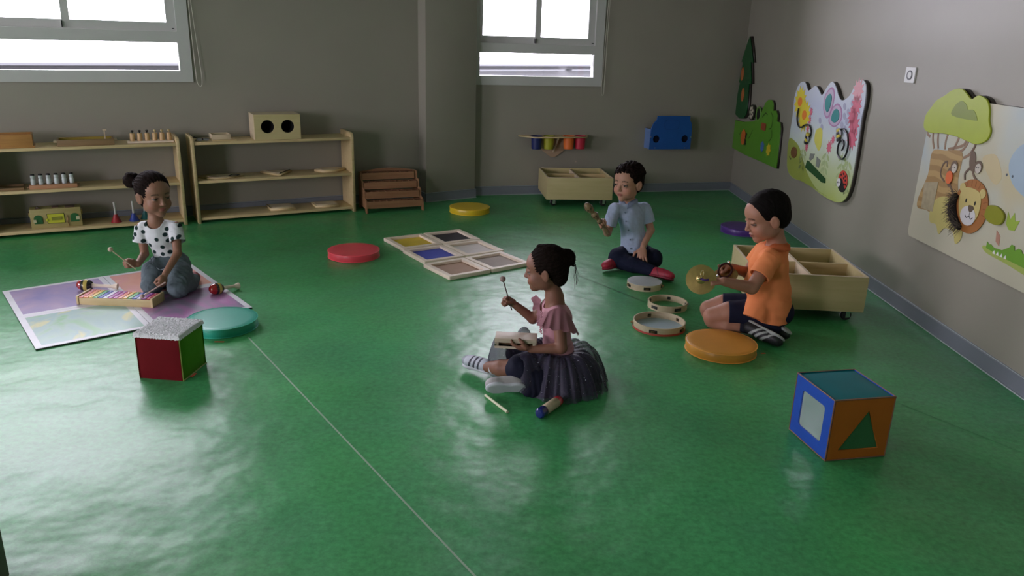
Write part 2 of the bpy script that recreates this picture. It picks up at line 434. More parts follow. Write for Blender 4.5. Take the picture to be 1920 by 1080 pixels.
# ---- shelves: two sides and three boards
def low_shelf(s_left, width, label):
    r = empty('low_shelf', LP(s_left, 0), ROT_L, label, 'shelf', 'low birch shelves on the left wall')
    for x in (0, width - 0.022):
        # side with a rounded upper front corner
        prof = [(0.0, 0.0), (0.29, 0.0), (0.29, 0.640), (0.04, 0.638), (0.014, 0.625), (0.006, 0.60)]
        p = plate('side_panel', [prof], 0.022, M_birch, r, mx=frame_mx((x, 0, 0), (0, 1, 0), (0, 0, 1)), bevel=0.002)
    for z in (0.042, 0.318, 0.602):
        d0 = 0.012
        obj('shelf_board', B(0.022, width - 0.022, d0, 0.285, z - 0.02, z), M_birch, r, bevel=0.002)
    return r
low_shelf(-0.005, 1.215, 'low birch shelf with the two-holed wooden box on top')
low_shelf(-1.32, 1.24, 'low birch shelf at the left edge holding bottles and the lock box')
ZT, ZM, ZB = 0.603, 0.319, 0.043

def tray_open(name, w, d, h, t, m, label, cat, s, n, z, rz=0.0, bottom=0.004, parts=None):
    r = empty(name, LP(s, n, z), ROT_L + rz, label, cat)
    bm = bmesh.new()
    box(bm, -w/2, w/2, -d/2, -d/2 + t, 0, h); box(bm, -w/2, w/2, d/2 - t, d/2, 0, h)
    box(bm, -w/2, -w/2 + t, -d/2 + t, d/2 - t, 0, h); box(bm, w/2 - t, w/2, -d/2 + t, d/2 - t, 0, h)
    obj('rim', bm, m, r, bevel=0.0015)
    obj('bottom_board', B(-w/2 + t, w/2 - t, -d/2 + t, d/2 - t, 0, bottom), m, r)
    return r
M_orangewood = wood('orange_varnished_wood', (0.36, 0.17, 0.05), (0.46, 0.23, 0.07), rough=0.35)
M_brownwood = wood('brown_wood', (0.20, 0.12, 0.055), (0.27, 0.17, 0.08), rough=0.45)
M_yellowfelt = mat('yellow_felt', (0.34, 0.25, 0.04), rough=0.8)
M_lightwood = wood('light_wood', (0.52, 0.42, 0.27), (0.62, 0.52, 0.36), rough=0.5)

# big open orange-brown box at the left end
r = tray_open('open_box', 0.27, 0.15, 0.088, 0.010, M_orangewood, 'orange varnished wooden box open at the top at the far left of the shelf top', 'box', -1.12, 0.10, ZT, bottom=0.006)
obj('plinth', B(-0.142, 0.142, -0.08, 0.08, 0.0, 0.014), M_orangewood, r, bevel=0.002)
# dressing-frame tray with handles
r = tray_open('handled_tray', 0.35, 0.17, 0.042, 0.012, M_brownwood, 'brown wooden tray with yellow lining and small handles on the shelf top', 'tray', -0.672, 0.115, ZT)
obj('lining', B(-0.163, 0.163, -0.073, 0.066, 0.004, 0.012), M_yellowfelt, r); obj('lining', B(-0.163, 0.163, 0.067, 0.0725, 0.004, 0.041), M_yellowfelt, r)
for sx in (-1, 1):
    obj('handle', B(sx * 0.175 - 0.002 if sx > 0 else -0.195, 0.195 if sx > 0 else -0.173, -0.045, 0.045, 0.022, 0.032), M_lightwood, r, bevel=0.002)
bm = bmesh.new(); box(bm, 0.118, 0.126, 0.02, 0.03, 0.012, 0.098); box(bm, 0.112, 0.136, 0.005, 0.045, 0.090, 0.098)
obj('upright_peg', bm, M_lightwood, r, bevel=0.001)
# peg tray and six knobbed cylinders
r = empty('peg_tray', LP(-0.262, 0.12, ZT), ROT_L, 'long narrow wooden tray holding six knobbed wooden cylinders', 'tray')
obj('base_board', B(-0.152, 0.152, -0.045, 0.045, 0, 0.012), M_pine, r, bevel=0.002)
for i in range(6): pass
M_amberknob = mat('amber_knob', (0.55, 0.42, 0.22), rough=0.25, var=0.05)
def knob_block(first=None):
    rr = empty('knobbed_cylinder')
    bm = lathe(bmesh.new(), [(0, 0), (0.0165, 0), (0.0175, 0.001), (0.0165, 0.052), (0.0155, 0.054), (0, 0.054)], 20)
    obj('cylinder_body', bm, wood('block_wood', (0.48, 0.30, 0.13), (0.58, 0.38, 0.18), rough=0.45, axis=2), rr)
    return rr
k_names = ['leftmost', 'second from the left', 'third from the left']
for i in range(6):
    rr = knob_block()
    dark = i < 3
    bm = lathe(bmesh.new(), [(0.003, 0.053), (0.0035, 0.060), (0.009, 0.066), (0.010, 0.071), (0.007, 0.076), (0, 0.077)], 16)
    obj('knob', bm, M_black if dark else M_amberknob, rr)
    rr.location = LP(-0.378 + i * 0.0485, 0.11, ZT + 0.0125); rr.rotation_euler = (0.0, 0.06 - 0.02 * (i % 3), 0)
    setp(rr, ('wooden cylinder with a black knob, %s of the three black-knobbed' % k_names[i]) if dark else
         ('wooden cylinder with a pale knob, %s of the three pale-knobbed' % ['leftmost', 'middle one', 'rightmost'][i - 3]), 'cylinder', 'knobbed cylinders on the shelf top')
# rack with six white bottles
r = empty('bottle_rack', LP(-0.905, 0.085, ZM), ROT_L, 'narrow reddish wooden rack carrying the row of white bottles', 'rack')
obj('rack_body', B(-0.143, 0.143, -0.04, 0.04, 0, 0.026), wood('rack_wood', (0.40, 0.20, 0.10), (0.48, 0.26, 0.14), rough=0.5), r, bevel=0.002)
for sx in (-1, 1): obj('end_grip', B(sx * 0.15 - 0.008, sx * 0.15 + 0.008, -0.03, 0.03, 0.006, 0.016), M_brownwood, r, bevel=0.002)
M_bottle = mat('milk_white_plastic', (0.50, 0.55, 0.54), rough=0.35, var=0.02)
bt = empty('small_bottle')
obj('bottle_body', lathe(bmesh.new(), [(0, 0), (0.0145, 0), (0.0155, 0.004), (0.0155, 0.032), (0.013, 0.038), (0.013, 0.041), (0.0145, 0.044), (0.0145, 0.060), (0.010, 0.063)], 22), M_bottle, bt)
obj('cap', lathe(bmesh.new(), [(0.0105, 0.0605), (0.0125, 0.062), (0.0125, 0.069), (0.010, 0.071), (0, 0.071)], 20), M_black, bt)
onm = ['leftmost', 'second from left', 'third from left', 'third from right', 'second from right', 'rightmost']
for i in range(6):
    o = bt if i == 0 else dup(bt, (0, 0, 0))
    o.location = LP(-1.022 + i * 0.0462, 0.085, ZM + 0.0265)
    setp(o, 'small white bottle with black cap in the rack, %s of the six' % onm[i], 'bottle', 'white bottles in the rack')
# flat tray at the far left of the middle shelf
tray_open('flat_tray', 0.20, 0.16, 0.018, 0.008, M_brownwood, 'flat brown wooden tray left of the bottle rack', 'tray', -1.178, 0.12, ZM)

# lock box on the bottom shelf
r = empty('lock_box', LP(-0.918, 0.105, ZB), ROT_L, 'wooden latch board box with green arched doors and yellow panel', 'toy box')
M_lock = wood('lock_box_wood', (0.33, 0.27, 0.10), (0.40, 0.33, 0.13), rough=0.5)
obj('body', B(-0.155, 0.155, -0.055, 0.065, 0, 0.135), M_lock, r, bevel=0.003)
M_gdoor = mat('green_door', (0.02, 0.12, 0.03), rough=0.5); M_ypan = mat('yellow_panel', (0.55, 0.55, 0.04), rough=0.45)
arch = lambda cx: [(cx - 0.026, 0.035), (cx + 0.026, 0.035)] + [(cx + 0.026 * math.cos(t), 0.072 + 0.024 * math.sin(t)) for t in [k * PI / 10 for k in range(11)]]
for cx in (-0.108, 0.112):
    dd = plate('arched_door', [arch(cx)], 0.004, M_gdoor, r, mx=RXU @ Matrix.Translation((0, 0, 0.056)))
    obj('latch', B(cx - 0.03, cx - 0.012, -0.067, -0.060, 0.045, 0.066) if cx < 0 else B(cx + 0.008, cx + 0.03, -0.067, -0.060, 0.050, 0.072), mat('latch_cream', (0.55, 0.52, 0.32), rough=0.3), dd)
yp = plate('yellow_door', [rect(-0.052, 0.048, 0.035, 0.098)], 0.004, M_ypan, r, mx=RXU @ Matrix.Translation((0, 0, 0.056)))
obj('door_border', B(-0.055, 0.051, -0.0575, -0.0552, 0.032, 0.101), M_black, r)
obj('slot_plate', B(-0.028, 0.035, -0.064, -0.060, 0.055, 0.078), mat('olive_metal', (0.30, 0.29, 0.05), rough=0.35, metal=0.3), yp)
obj('hinge', B(-0.062, -0.05, -0.066, -0.058, 0.05, 0.07), M_ypan, yp, bevel=0.002)
bm = bmesh.new(); tube(bm, smoothpts([(0.066, -0.062, 0.085), (0.070, -0.066, 0.06), (0.064, -0.066, 0.04), (0.072, -0.067, 0.02), (0.068, -0.066, 0.006)], 4), 0.0035, 6)
obj('chain', bm, mat('brown_chain', (0.22, 0.12, 0.04), rough=0.4, metal=0.4), r)
for xa_, xb_, ya_, yb_ in ((-0.12, -0.09, -0.04, 0.0), (0.06, 0.12, -0.045, 0.02)): obj('top_latch', B(xa_, xb_, ya_, yb_, 0.135, 0.141), mat('dark_brown_metal', (0.07, 0.035, 0.025), rough=0.4), r, bevel=0.001)
obj('top_latch', B(-0.02, 0.02, -0.02, 0.02, 0.135, 0.142), mat('dark_brown_metal', (0.07, 0.035, 0.025), rough=0.4), r, bevel=0.001)
for sx in (-1, 1): obj('side_hasp', B(sx * 0.159 - 0.004, sx * 0.159 + 0.004, -0.03, 0.0, 0.08, 0.11), M_brass, r, bevel=0.001)
obj('lid_pin', lathe(bmesh.new(), [(0, 0.141), (0.004, 0.141), (0.004, 0.15), (0.006, 0.153), (0, 0.156)], 10, mx=Matrix.Translation((-0.105, -0.02, 0))), M_chrome, r)

# hand bells
def handbell(s, n, color, label):
    rr = empty('hand_bell', LP(s, n, ZB), 0, label, 'bell', 'hand bells on the bottom shelf')
    obj('bell_cup', lathe(bmesh.new(), [(0.0, 0.048), (0.010, 0.052), (0.012, 0.057), (0.015, 0.05), (0.022, 0.03), (0.030, 0.012), (0.037, 0.0), (0.035, 0.0), (0.027, 0.013), (0.018, 0.03), (0.0, 0.044)], 26), mat('bell_' + label.split()[0], color, rough=0.3, coat=0.3), rr)
    obj('bell_handle', lathe(bmesh.new(), [(0, 0.054), (0.008, 0.056), (0.0075, 0.10), (0.009, 0.135), (0.0105, 0.14), (0.008, 0.146), (0, 0.147)], 14), mat('bell_grip', (0.42, 0.42, 0.38), rough=0.5), rr)
    return rr
handbell(-0.548, 0.09, (0.30, 0.012, 0.02), 'red hand bell with pale handle on the bottom shelf')
handbell(-0.43, 0.09, (0.01, 0.03, 0.22), 'blue hand bell with pale handle beside the girl\'s hair')
handbell(-0.352, 0.13, (0.01, 0.10, 0.10), 'dark green hand bell half hidden behind the girl\'s head')

# ---- on the second shelf
# box with two round holes
r = empty('two_holed_box', LP(0.628, 0.135, ZT), ROT_L - 0.03, 'pale wooden box with two round black holes in its front', 'box')
wd, hh, dd = 0.172, 0.188, 0.115
fh = [(-0.075, 0.098), (0.075, 0.098)]
plate('front_panel', [rect(-wd, wd, 0, hh)] + [circ(cx, cz, 0.049, n=36) for cx, cz in fh], 0.010, M_birchb, r, mx=RXU @ Matrix.Translation((0, 0, dd - 0.010)), bevel=0.001)
obj('side_board', B(-wd, -wd + 0.010, -dd + 0.010, dd, 0, hh), M_lightwood, r); obj('side_board', B(wd - 0.010, wd, -dd + 0.010, dd, 0, hh), M_lightwood, r)
obj('top_board', B(-wd + 0.010, wd - 0.010, -dd + 0.010, dd, hh - 0.010, hh), M_lightwood, r)
obj('back_board', B(-wd + 0.010, wd - 0.010, dd - 0.01, dd, 0, hh - 0.010), M_birchb, r)
for cx, cz in fh:
    sl = lathe(bmesh.new(), [(0.049, 0), (0.049, 0.012), (0.047, 0.07), (0.020, 0.10), (0.0, 0.10), (0.0, 0.098), (0.019, 0.098), (0.045, 0.07), (0.047, 0.012), (0.047, 0)], 30, mx=Matrix.Translation((cx, -dd + 0.011, cz)) @ Matrix.Rotation(-PI / 2, 4, 'X'))
    obj('cloth_sleeve', sl, mat('black_cloth', (0.004, 0.004, 0.004), rough=0.95, var=0), r)
# small open box
r = tray_open('small_open_box', 0.135, 0.13, 0.036, 0.009, M_lightwood, 'small shallow pale wooden box left of the two-holed box', 'box', 0.218, 0.135, ZT + 0.0085, rz=0.02)
obj('board_under', B(-0.066, 0.105, -0.085, 0.07, -0.0085, -0.0005), M_birch, r, bevel=0.001)
# folded dark spectacles-like frames
r = empty('folded_glasses', LP(0.086, 0.09, ZT), ROT_L, 'folded black and silver play glasses at the left end of the shelf', 'glasses')
M_silver = mat('silver_plastic', (0.35, 0.35, 0.38), rough=0.25, metal=0.6)
bm = bmesh.new()
tube(bm, smoothpts([(-0.07, 0.03, 0.034), (-0.03, 0.02, 0.022), (0.02, 0.0, 0.018), (0.055, -0.01, 0.016)], 5), 0.005, 8)
tube(bm, smoothpts([(-0.06, 0.0, 0.007), (-0.01, 0.02, 0.012), (0.04, 0.01, 0.008), (0.055, 0.015, 0.006)], 5), 0.006, 8)
obj('temple', bm, M_black, r)
for cx in (-0.025, 0.035):
    lm = Matrix.Translation((cx, -0.01, 0.012)) @ Matrix.Rotation(0.35, 4, 'X')
    obj('lens', lathe(bmesh.new(), [(0, 0), (0.024, 0), (0.027, 0.003), (0.024, 0.006), (0, 0.006)], 20, mx=lm), M_silver, r)
r.scale = (0.8, 0.8, 0.8)
# inset puzzle boards on the middle shelf
def inset_board(s, n, z, rz, pts, label, line=None, th=0.014, tilt=0.0):
    rr = empty('inset_board', LP(s, n, z), ROT_L + rz, label, 'board', 'wooden inset boards on the shelf')
    plate('board', [pts], th, M_birch, rr, bevel=0.0015)
    inner = [(x * 0.86, y * 0.80) for x, y in pts]
    plate('top_layer', [inner], 0.004, M_lightwood, rr, mx=Matrix.Translation((0, 0, th + 0.0002)))
    if line:
        bm = bmesh.new(); tube(bm, [(x, y, th + 0.006) for x, y in line], 0.003, 5); obj('black_edge', bm, M_black, rr)
    return rr
inset_board(0.20, 0.115, ZM, 0.03, [(-0.16, 0.04), (-0.06, 0.075), (0.12, 0.075), (0.165, 0.0), (0.03, -0.07), (-0.06, -0.07)], 'hexagonal wooden inset board with black edge at the left of the middle shelf',
            [(0.045, -0.035), (0.10, -0.05), (0.13, -0.01), (0.085, 0.02), (0.045, -0.035)], th=0.010)
inset_board(0.63, 0.14, ZM, 0.0, [(-0.12, 0.085), (0.125, 0.075), (-0.01, -0.105)], 'triangular wooden inset board in the middle of the middle shelf',
            [(-0.005, -0.085), (0.105, 0.055)], th=0.016)
inset_board(1.04, 0.14, ZM, 0.0, [(-0.115, 0.03), (-0.06, 0.08), (0.10, 0.08), (0.14, 0.02), (0.04, -0.06), (-0.07, -0.06)], 'pale wooden inset board at the right end of the middle shelf', th=0.018)
inset_board(0.63, 0.14, ZB, -0.12, [(-0.10, 0.09), (0.09, 0.09), (0.11, -0.085), (-0.08, -0.085)], 'square wooden inset board with black left edge on the bottom shelf',
            [(-0.082, -0.07), (-0.10, 0.075)], th=0.020)
inset_board(0.985, 0.13, ZB, -0.12, [(-0.10, 0.08), (0.09, 0.08), (0.11, -0.085), (-0.08, -0.085)], 'square wooden inset board at the right of the bottom shelf', th=0.018)

# ---- stepped wooden riser of slotted boxes
r = empty('stepped_rack', LP(1.262, -0.115), ROT_L - 0.10, 'red-brown stepped rack of four slotted tiers in the corner by the pillar', 'rack')
M_red = wood('reddish_wood', (0.28, 0.135, 0.062), (0.37, 0.19, 0.095), rough=0.5)
M_redd = mat('reddish_wood_dark', (0.20, 0.09, 0.045), rough=0.5)
for i in range(4):
    y0 = 0.02 + i * 0.062; z0 = 0.035 + i * 0.068; x1 = 0.485 - i * 0.004
    t = plate('tier', [[(0.014 , z0), (x1 - 0.014, z0), (x1 - 0.014, z0 + 0.056), (0.014, z0 + 0.056)]], 0.010, M_red, r, mx=RXU @ Matrix.Translation((0, 0, -y0 - 0.010)), bevel=0.001)
    bm = bmesh.new(); box(bm, 0.014, x1 - 0.014, y0 + 0.054, y0 + 0.060, z0, z0 + 0.060); box(bm, 0.014, x1 - 0.014, y0 + 0.01, y0 + 0.054, z0, z0 + 0.006)
    for k in range(9):
        xk = 0.014 + (x1 - 0.028) * k / 8; box(bm, max(xk - 0.004, 0.014), min(xk + 0.004, x1 - 0.014), y0 + 0.010, y0 + 0.054, z0 + 0.006, z0 + 0.056)
    obj('slots', bm, M_redd, t)
for x in (0.0, 0.472):
    out = [(0.0, 0.0), (0.045, 0.0), (0.06, 0.03), (0.22, 0.03), (0.235, 0.0), (0.285, 0.0), (0.285, 0.30), (0.21, 0.30), (0.205, 0.245), (0.15, 0.235), (0.145, 0.18), (0.09, 0.17), (0.085, 0.11), (0.03, 0.10), (0.012, 0.05)]
    plate('side_panel', [out], 0.013, M_red, r, mx=frame_mx((x, 0.0, 0), (0, 1, 0), (0, 0, 1)), bevel=0.001)
bm = bmesh.new()
arcp = [(0.013, 0.30)] + [(0.013 + 0.459 * k / 12, 0.300 + 0.022 * math.sin(PI * k / 12)) for k in range(13)] + [(0.472, 0.25), (0.013, 0.25)]
plate('back_board', [arcp[1:]], 0.010, M_red, r, mx=RXU @ Matrix.Translation((0, 0, -0.285)))

# =================================================================== back wall
def BP(s, n, z=0.0): return WB + dB * s - nB * n + Vector((0, 0, z))
# cup shelf
r = empty('cup_shelf', BP(-0.885, 0, 0.345), ROT_B, 'narrow wall shelf with pointed bracket holding four coloured cups', 'shelf')
cups = [(-0.190, (0.010, 0.020, 0.12), 'navy blue'), (-0.075, (0.36, 0.36, 0.02), 'yellow green'), (0.118, (0.75, 0.17, 0.03), 'orange'), (0.230, (0.50, 0.02, 0.05), 'red')]
top = [(-0.34, 0.0), (0.335, 0.0), (0.335, -0.02), (0.27, -0.17), (-0.22, -0.17), (-0.34, -0.04)]
plate('shelf_board', [top[::-1]] + [circ(cx, -0.095, 0.052, n=28) for cx, c_, l_ in cups], 0.010, M_birch, r, mx=Matrix.Translation((0, 0, 0.195)), bevel=0.001)
br = [(-0.21, 0.19), (-0.17, 0.11), (-0.04, 0.015), (-0.02, 0.004), (0.0, 0.0), (0.02, 0.004), (0.04, 0.015), (0.19, 0.13), (0.21, 0.19)]
plate('bracket', [br], 0.012, wood('bracket_wood', (0.42, 0.30, 0.19), (0.50, 0.37, 0.25)), r, mx=RXU @ Matrix.Translation((0, 0, 0.0)))
bm = bmesh.new(); tube(bm, [(0.0, -0.014, 0.05), (0.022, -0.085, 0.19)], 0.010, 8); obj('stay', bm, M_lightwood, r)
for cx, c_, l_ in cups:
    c = obj('cup', lathe(bmesh.new(), [(0, 0.0), (0.041, 0.0), (0.044, 0.003), (0.0505, 0.112), (0.0555, 0.117), (0.0555, 0.120), (0.048, 0.120), (0.042, 0.006), (0, 0.006)], 30), mat('cup_' + l_.replace(' ', '_'), c_, rough=0.45))
    c.location = BP(-0.885, 0, 0.345) + dB * cx - nB * 0.095 + Vector((0, 0, 0.089))
    setp(c, l_ + ' plastic cup hanging in the wall shelf', 'cup', 'plastic cups in the wall shelf')
M_str = mat('yellow_straws', (0.5, 0.5, 0.05), rough=0.5)
# blue car-front wall box
r = empty('car_wall_box', BP(0.235, 0, 0.43), ROT_B, 'blue wall box shaped like a car front with two round holes', 'wall toy')
M_blue = mat('blue_laminate', (0.008, 0.085, 0.34), rough=0.4); M_blue2 = mat('pale_blue_laminate', (0.13, 0.23, 0.47), rough=0.4)
out = [(-0.21, 0.0), (0.215, 0.0), (0.215, 0.19), (0.205, 0.245), (0.185, 0.27), (0.185, 0.31), (-0.15, 0.31), (-0.155, 0.275), (-0.19, 0.235), (-0.207, 0.19)]
fp = plate('front_board', [out, circ(-0.145, 0.095, 0.034), circ(0.15, 0.097, 0.034)], 0.014, M_blue, r, mx=RXU @ Matrix.Translation((0, 0, 0.125)), bevel=0.002)
obj('left_side', B(-0.205, -0.192, -0.125, 0, 0.0, 0.185), M_blue2, r); obj('right_side', B(0.195, 0.208, -0.125, 0, 0.0, 0.185), M_blue2, r)
obj('bottom', B(-0.192, 0.195, -0.125, 0, 0.0, 0.012), M_blue2, r); obj('hole_shade_board', B(-0.19, 0.193, -0.108, -0.100, 0.012, 0.18), mat('hole_shade_navy', (0.003, 0.006, 0.03), rough=0.8), r)  # dark board added behind the holes; its colour stands in for their shade
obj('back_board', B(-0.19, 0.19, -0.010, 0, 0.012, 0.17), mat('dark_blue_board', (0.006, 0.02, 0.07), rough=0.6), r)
plate('windscreen_line', [rrect(-0.075, 0.075, 0.185, 0.275, 0.03), rrect(-0.072, 0.072, 0.188, 0.272, 0.028)], 0.001, mat('blue_line', (0.005, 0.05, 0.22), rough=0.4), r, mx=RXU @ Matrix.Translation((0, 0, 0.1392)))
for x, z in ((-0.205, 0.115), (0.207, 0.115), (-0.155, 0.014), (0.155, 0.014)):
    obj('screw_head', lathe(bmesh.new(), [(0, 0), (0.005, 0), (0.004, 0.003), (0, 0.003)], 10, mx=Matrix.Translation((x, -0.139, z)) @ Matrix.Rotation(PI / 2, 4, 'X')), M_chrome, fp)

# =================================================================== crates on castors
def crate(loc, rz, label, d=0.585):
    r = empty('storage_crate', loc, rz, label, 'crate', 'plywood crates on castors')
    w, z0, z1, t = 0.585, 0.062, 0.255, 0.014
    obj('front_panel', B(0, w, 0, t, z0, z1), M_birchb, r, bevel=0.002); obj('back_panel', B(0, w, d - t, d, z0, z1), M_birchb, r, bevel=0.002)
    obj('side_panel', B(0, t, t, d - t, z0, z1 - 0.0), M_birchb, r, bevel=0.001); obj('side_panel', B(w - t, w, t, d - t, z0, z1), M_birchb, r, bevel=0.001)
    for q in ((0.001, w - 0.001, 0.001, t - 0.001), (0.001, w - 0.001, d - t + 0.001, d - 0.001), (0.001, t - 0.001, t, d - t), (w - t + 0.001, w - 0.001, t, d - t)): obj('edge_band', B(*q, z1, z1 + 0.0015), mat('raw_ply_edge', (0.72, 0.60, 0.44), rough=0.5), r)
    obj('divider', B(w / 2 - 0.007, w / 2 + 0.007, t, d - t, z0 + 0.01, z1 - 0.006), mat('raw_ply_edge', (0.72, 0.60, 0.44)), r)
    obj('divider', B(t, w / 2 - 0.007, d / 2 - 0.007, d / 2 + 0.007, z0 + 0.01, z1 - 0.008), M_birch, r)
    obj('divider', B(w / 2 + 0.007, w - t, d / 2 - 0.007, d / 2 + 0.007, z0 + 0.01, z1 - 0.008), M_birch, r)
    obj('bottom_board', B(t, w - t, t, d - t, z0, z0 + 0.01), wood('crate_floor', (0.45, 0.24, 0.13), (0.55, 0.32, 0.19)), r)
    for cx, cy in ((0.07, 0.05), (w - 0.07, 0.05), (0.07, d - 0.05), (w - 0.07, d - 0.05)):
        c = obj('castor', lathe(bmesh.new(), [(0, -0.011), (0.026, -0.011), (0.0285, -0.007), (0.0285, 0.007), (0.026, 0.011), (0, 0.011)], 22, mx=Matrix.Translation((cx, cy, 0.0286)) @ Matrix.Rotation(0.25, 4, 'Z') @ Matrix.Rotation(PI / 2, 4, 'X')), M_black, r)
        bm = bmesh.new(); mm = Matrix.Translation((cx, cy, 0)) @ Matrix.Rotation(0.25, 4, 'Z')
        box(bm, -0.012, 0.014, -0.017, -0.0125, 0.018, 0.060, mx=mm); box(bm, -0.012, 0.014, 0.0125, 0.017, 0.018, 0.060, mx=mm); box(bm, -0.02, 0.02, -0.02, 0.02, 0.057, 0.0615, mx=mm)
        obj('fork', bm, M_chrome, c)
        obj('hub', lathe(bmesh.new(), [(0.014, -0.0185), (0.024, -0.0185), (0.024, -0.0108), (0.014, -0.0108)], 20, mx=mm @ Matrix.Translation((0, 0, 0.0286)) @ Matrix.Rotation(PI / 2, 4, 'X'), closed=True), mat('hub_grey', (0.55, 0.56, 0.57), rough=0.4), c)
    return r
crate((0.275, 6.66, 0), math.radians(90 - 83.5), 'open plywood crate on castors standing against the back wall', 0.53)
crate((1.288, 3.925, 0), math.radians(90 - 93.0), 'open plywood crate on castors behind the boy in orange')

# =================================================================== boards on the right wall
def wall_root(name, y, z, label):
    x = 2.19 - 0.0074 * (y - 4.46)
    r = empty(name, (x, y, z), 0.0074, label, 'wall panel'); return r
def bp(name, r, loops, off, th, m, parent=None, bevel=0.0):
    y0, z0 = r.location.y, r.location.z
    L2 = [[(-(y - y0), z - z0) for y, z in lp] for lp in loops]
    mx = frame_mx((-off, 0, 0), (0, -1, 0), (0, 0, 1))
    return plate(name, L2, th, m, parent or r, mx=mx, bevel=bevel)
def ln(pts, w):
    """thin closed outline along a path (y,z)"""
    P = [Vector((y, z, 0)) for y, z in pts]; a = []; b = []
    for i, p in enumerate(P):
        t = (P[min(i + 1, len(P) - 1)] - P[max(i - 1, 0)]).normalized(); n = Vector((-t.y, t.x, 0)) * w / 2
        a.append(((p + n).x, (p + n).y)); b.append(((p - n).x, (p - n).y))
    return a + b[::-1]
def sp(pts, n=5): return [(p.x, p.y) for p in smoothpts([(x, y, 0) for x, y in pts], n)]
def flower(cy, cz, r1, r2, n=14, st=0.0):
    return [(cy + (r1 if k % 2 else r2) * math.cos(PI * k / n + st), cz + (r1 if k % 2 else r2) * math.sin(PI * k / n + st)) for k in range(2 * n)]
C = lambda n, c, **k: mat(n, c, rough=k.pop('rough', 0.42), var=k.pop('var', 0.04), **k)
DARKEDGE = C('dark_panel_edge', (0.035, 0.028, 0.022))

# ---- green garden and fir panel
r = wall_root('garden_wall_panel', 7.1, 0.40, 'green garden wall panel with a tall dark fir tree')
tree = [(7.57, 1.475), (7.47, 1.36), (7.385, 1.245), (7.45, 1.245), (7.36, 1.06), (7.43, 1.05), (7.39, 0.86), (7.40, 0.78), (7.47, 0.735), (7.6, 0.72), (7.75, 0.745), (7.80, 0.80), (7.77, 0.9), (7.72, 1.045), (7.755, 1.05), (7.70, 1.235), (7.75, 1.24), (7.64, 1.40)]
bush = [(7.80, 0.42), (7.80, 0.69), (7.5, 0.70), (7.2, 0.735), (7.03, 0.775), (6.96, 0.86), (6.90, 0.925), (6.83, 0.955), (6.74, 0.958), (6.69, 0.93), (6.675, 0.875), (6.60, 0.885), (6.555, 0.85), (6.55, 0.80), (6.47, 0.80), (6.435, 0.75), (6.42, 0.6), (6.41, 0.43), (6.8, 0.425), (7.3, 0.415)]
bp('tree_backing', r, [tree], 0.0, 0.022, DARKEDGE); bp('garden_backing', r, [bush], 0.0, 0.018, DARKEDGE)
M_bush = C('grass_green', (0.10, 0.30, 0.02))
gb = bp('garden_board', r, [bush], 0.018, 0.008, M_bush, bevel=0.002)
tb = bp('fir_tree', r, [tree], 0.0265, 0.008, C('fir_green', (0.006, 0.085, 0.02)), bevel=0.002)
M_cone = C('cone_orange', (0.45, 0.13, 0.03))
for cy, cz in ((7.66, 1.13), (7.57, 0.945)): bp('fir_cone', r, [circ(cy, cz, 0.045, 0.062)], 0.0348, 0.004, M_cone, tb)
bp('pine_cone', r, [circ(7.25, 0.81, 0.075, 0.07)], 0.018, 0.012, C('cone_dark', (0.02, 0.025, 0.015)))
for k in range(8):
    a = k * 2 * PI / 7
    bp('petal_spot', r, [circ(7.25 + (0.042 * math.cos(a) if k < 7 else 0), 0.81 + (0.042 * math.sin(a) if k < 7 else 0), 0.016)], 0.0302, 0.002, C('spot_cream', (0.6, 0.55, 0.42)))
bp('round_leaf', r, [circ(7.06, 0.812, 0.07, 0.065), circ(7.06, 0.812, 0.056, 0.052)], 0.018, 0.010, C('leaf_rim', (0.13, 0.3, 0.05)))
bp('round_leaf_hole', r, [circ(7.06, 0.812, 0.055, 0.051)], 0.018, 0.004, M_black)
bp('red_square', r, [rrect(6.80, 6.91, 0.695, 0.755, 0.008)], 0.0265, 0.008, C('brick_red', (0.33, 0.06, 0.02)), gb)
bp('beetle', r, [flower(7.42, 0.565, 0.075, 0.066, 12)], 0.0265, 0.004, C('beetle_orange', (0.60, 0.14, 0.02)), gb)
bp('beetle_spots', r, [circ(7.345, 0.55 + 0.018 * k, 0.010) for k in range(-2, 3)][2:3] , 0.031, 0.002, M_black, gb)
for k in (-2, -1, 1, 2): bp('beetle_spot', r, [circ(7.345 - 0.01 * abs(k), 0.56 + 0.022 * k, 0.013)], 0.031, 0.002, M_black, gb)
bp('blue_flower', r, [flower(6.83, 0.556, 0.05, 0.040, 6)], 0.0265, 0.003, C('flower_blue', (0.06, 0.17, 0.45)), gb)
bp('yellow_flower', r, [flower(6.655, 0.552, 0.060, 0.042, 7)], 0.0265, 0.003, C('flower_yellow', (0.65, 0.50, 0.02)), gb)
for pts in ([(7.27, 0.57), (7.22, 0.60), (7.18, 0.645), (7.16, 0.66)], [(6.93, 0.80), (6.86, 0.84), (6.80, 0.83)], [(6.72, 0.86), (6.65, 0.82), (6.66, 0.74), (6.72, 0.72)], [(6.64, 0.72), (6.62, 0.66), (6.68, 0.62)], [(7.52, 0.60), (7.57, 0.57)]):
    bp('groove_line', r, [ln(sp(pts), 0.008)], 0.0262, 0.001, C('dark_green_line', (0.02, 0.07, 0.01)), gb)

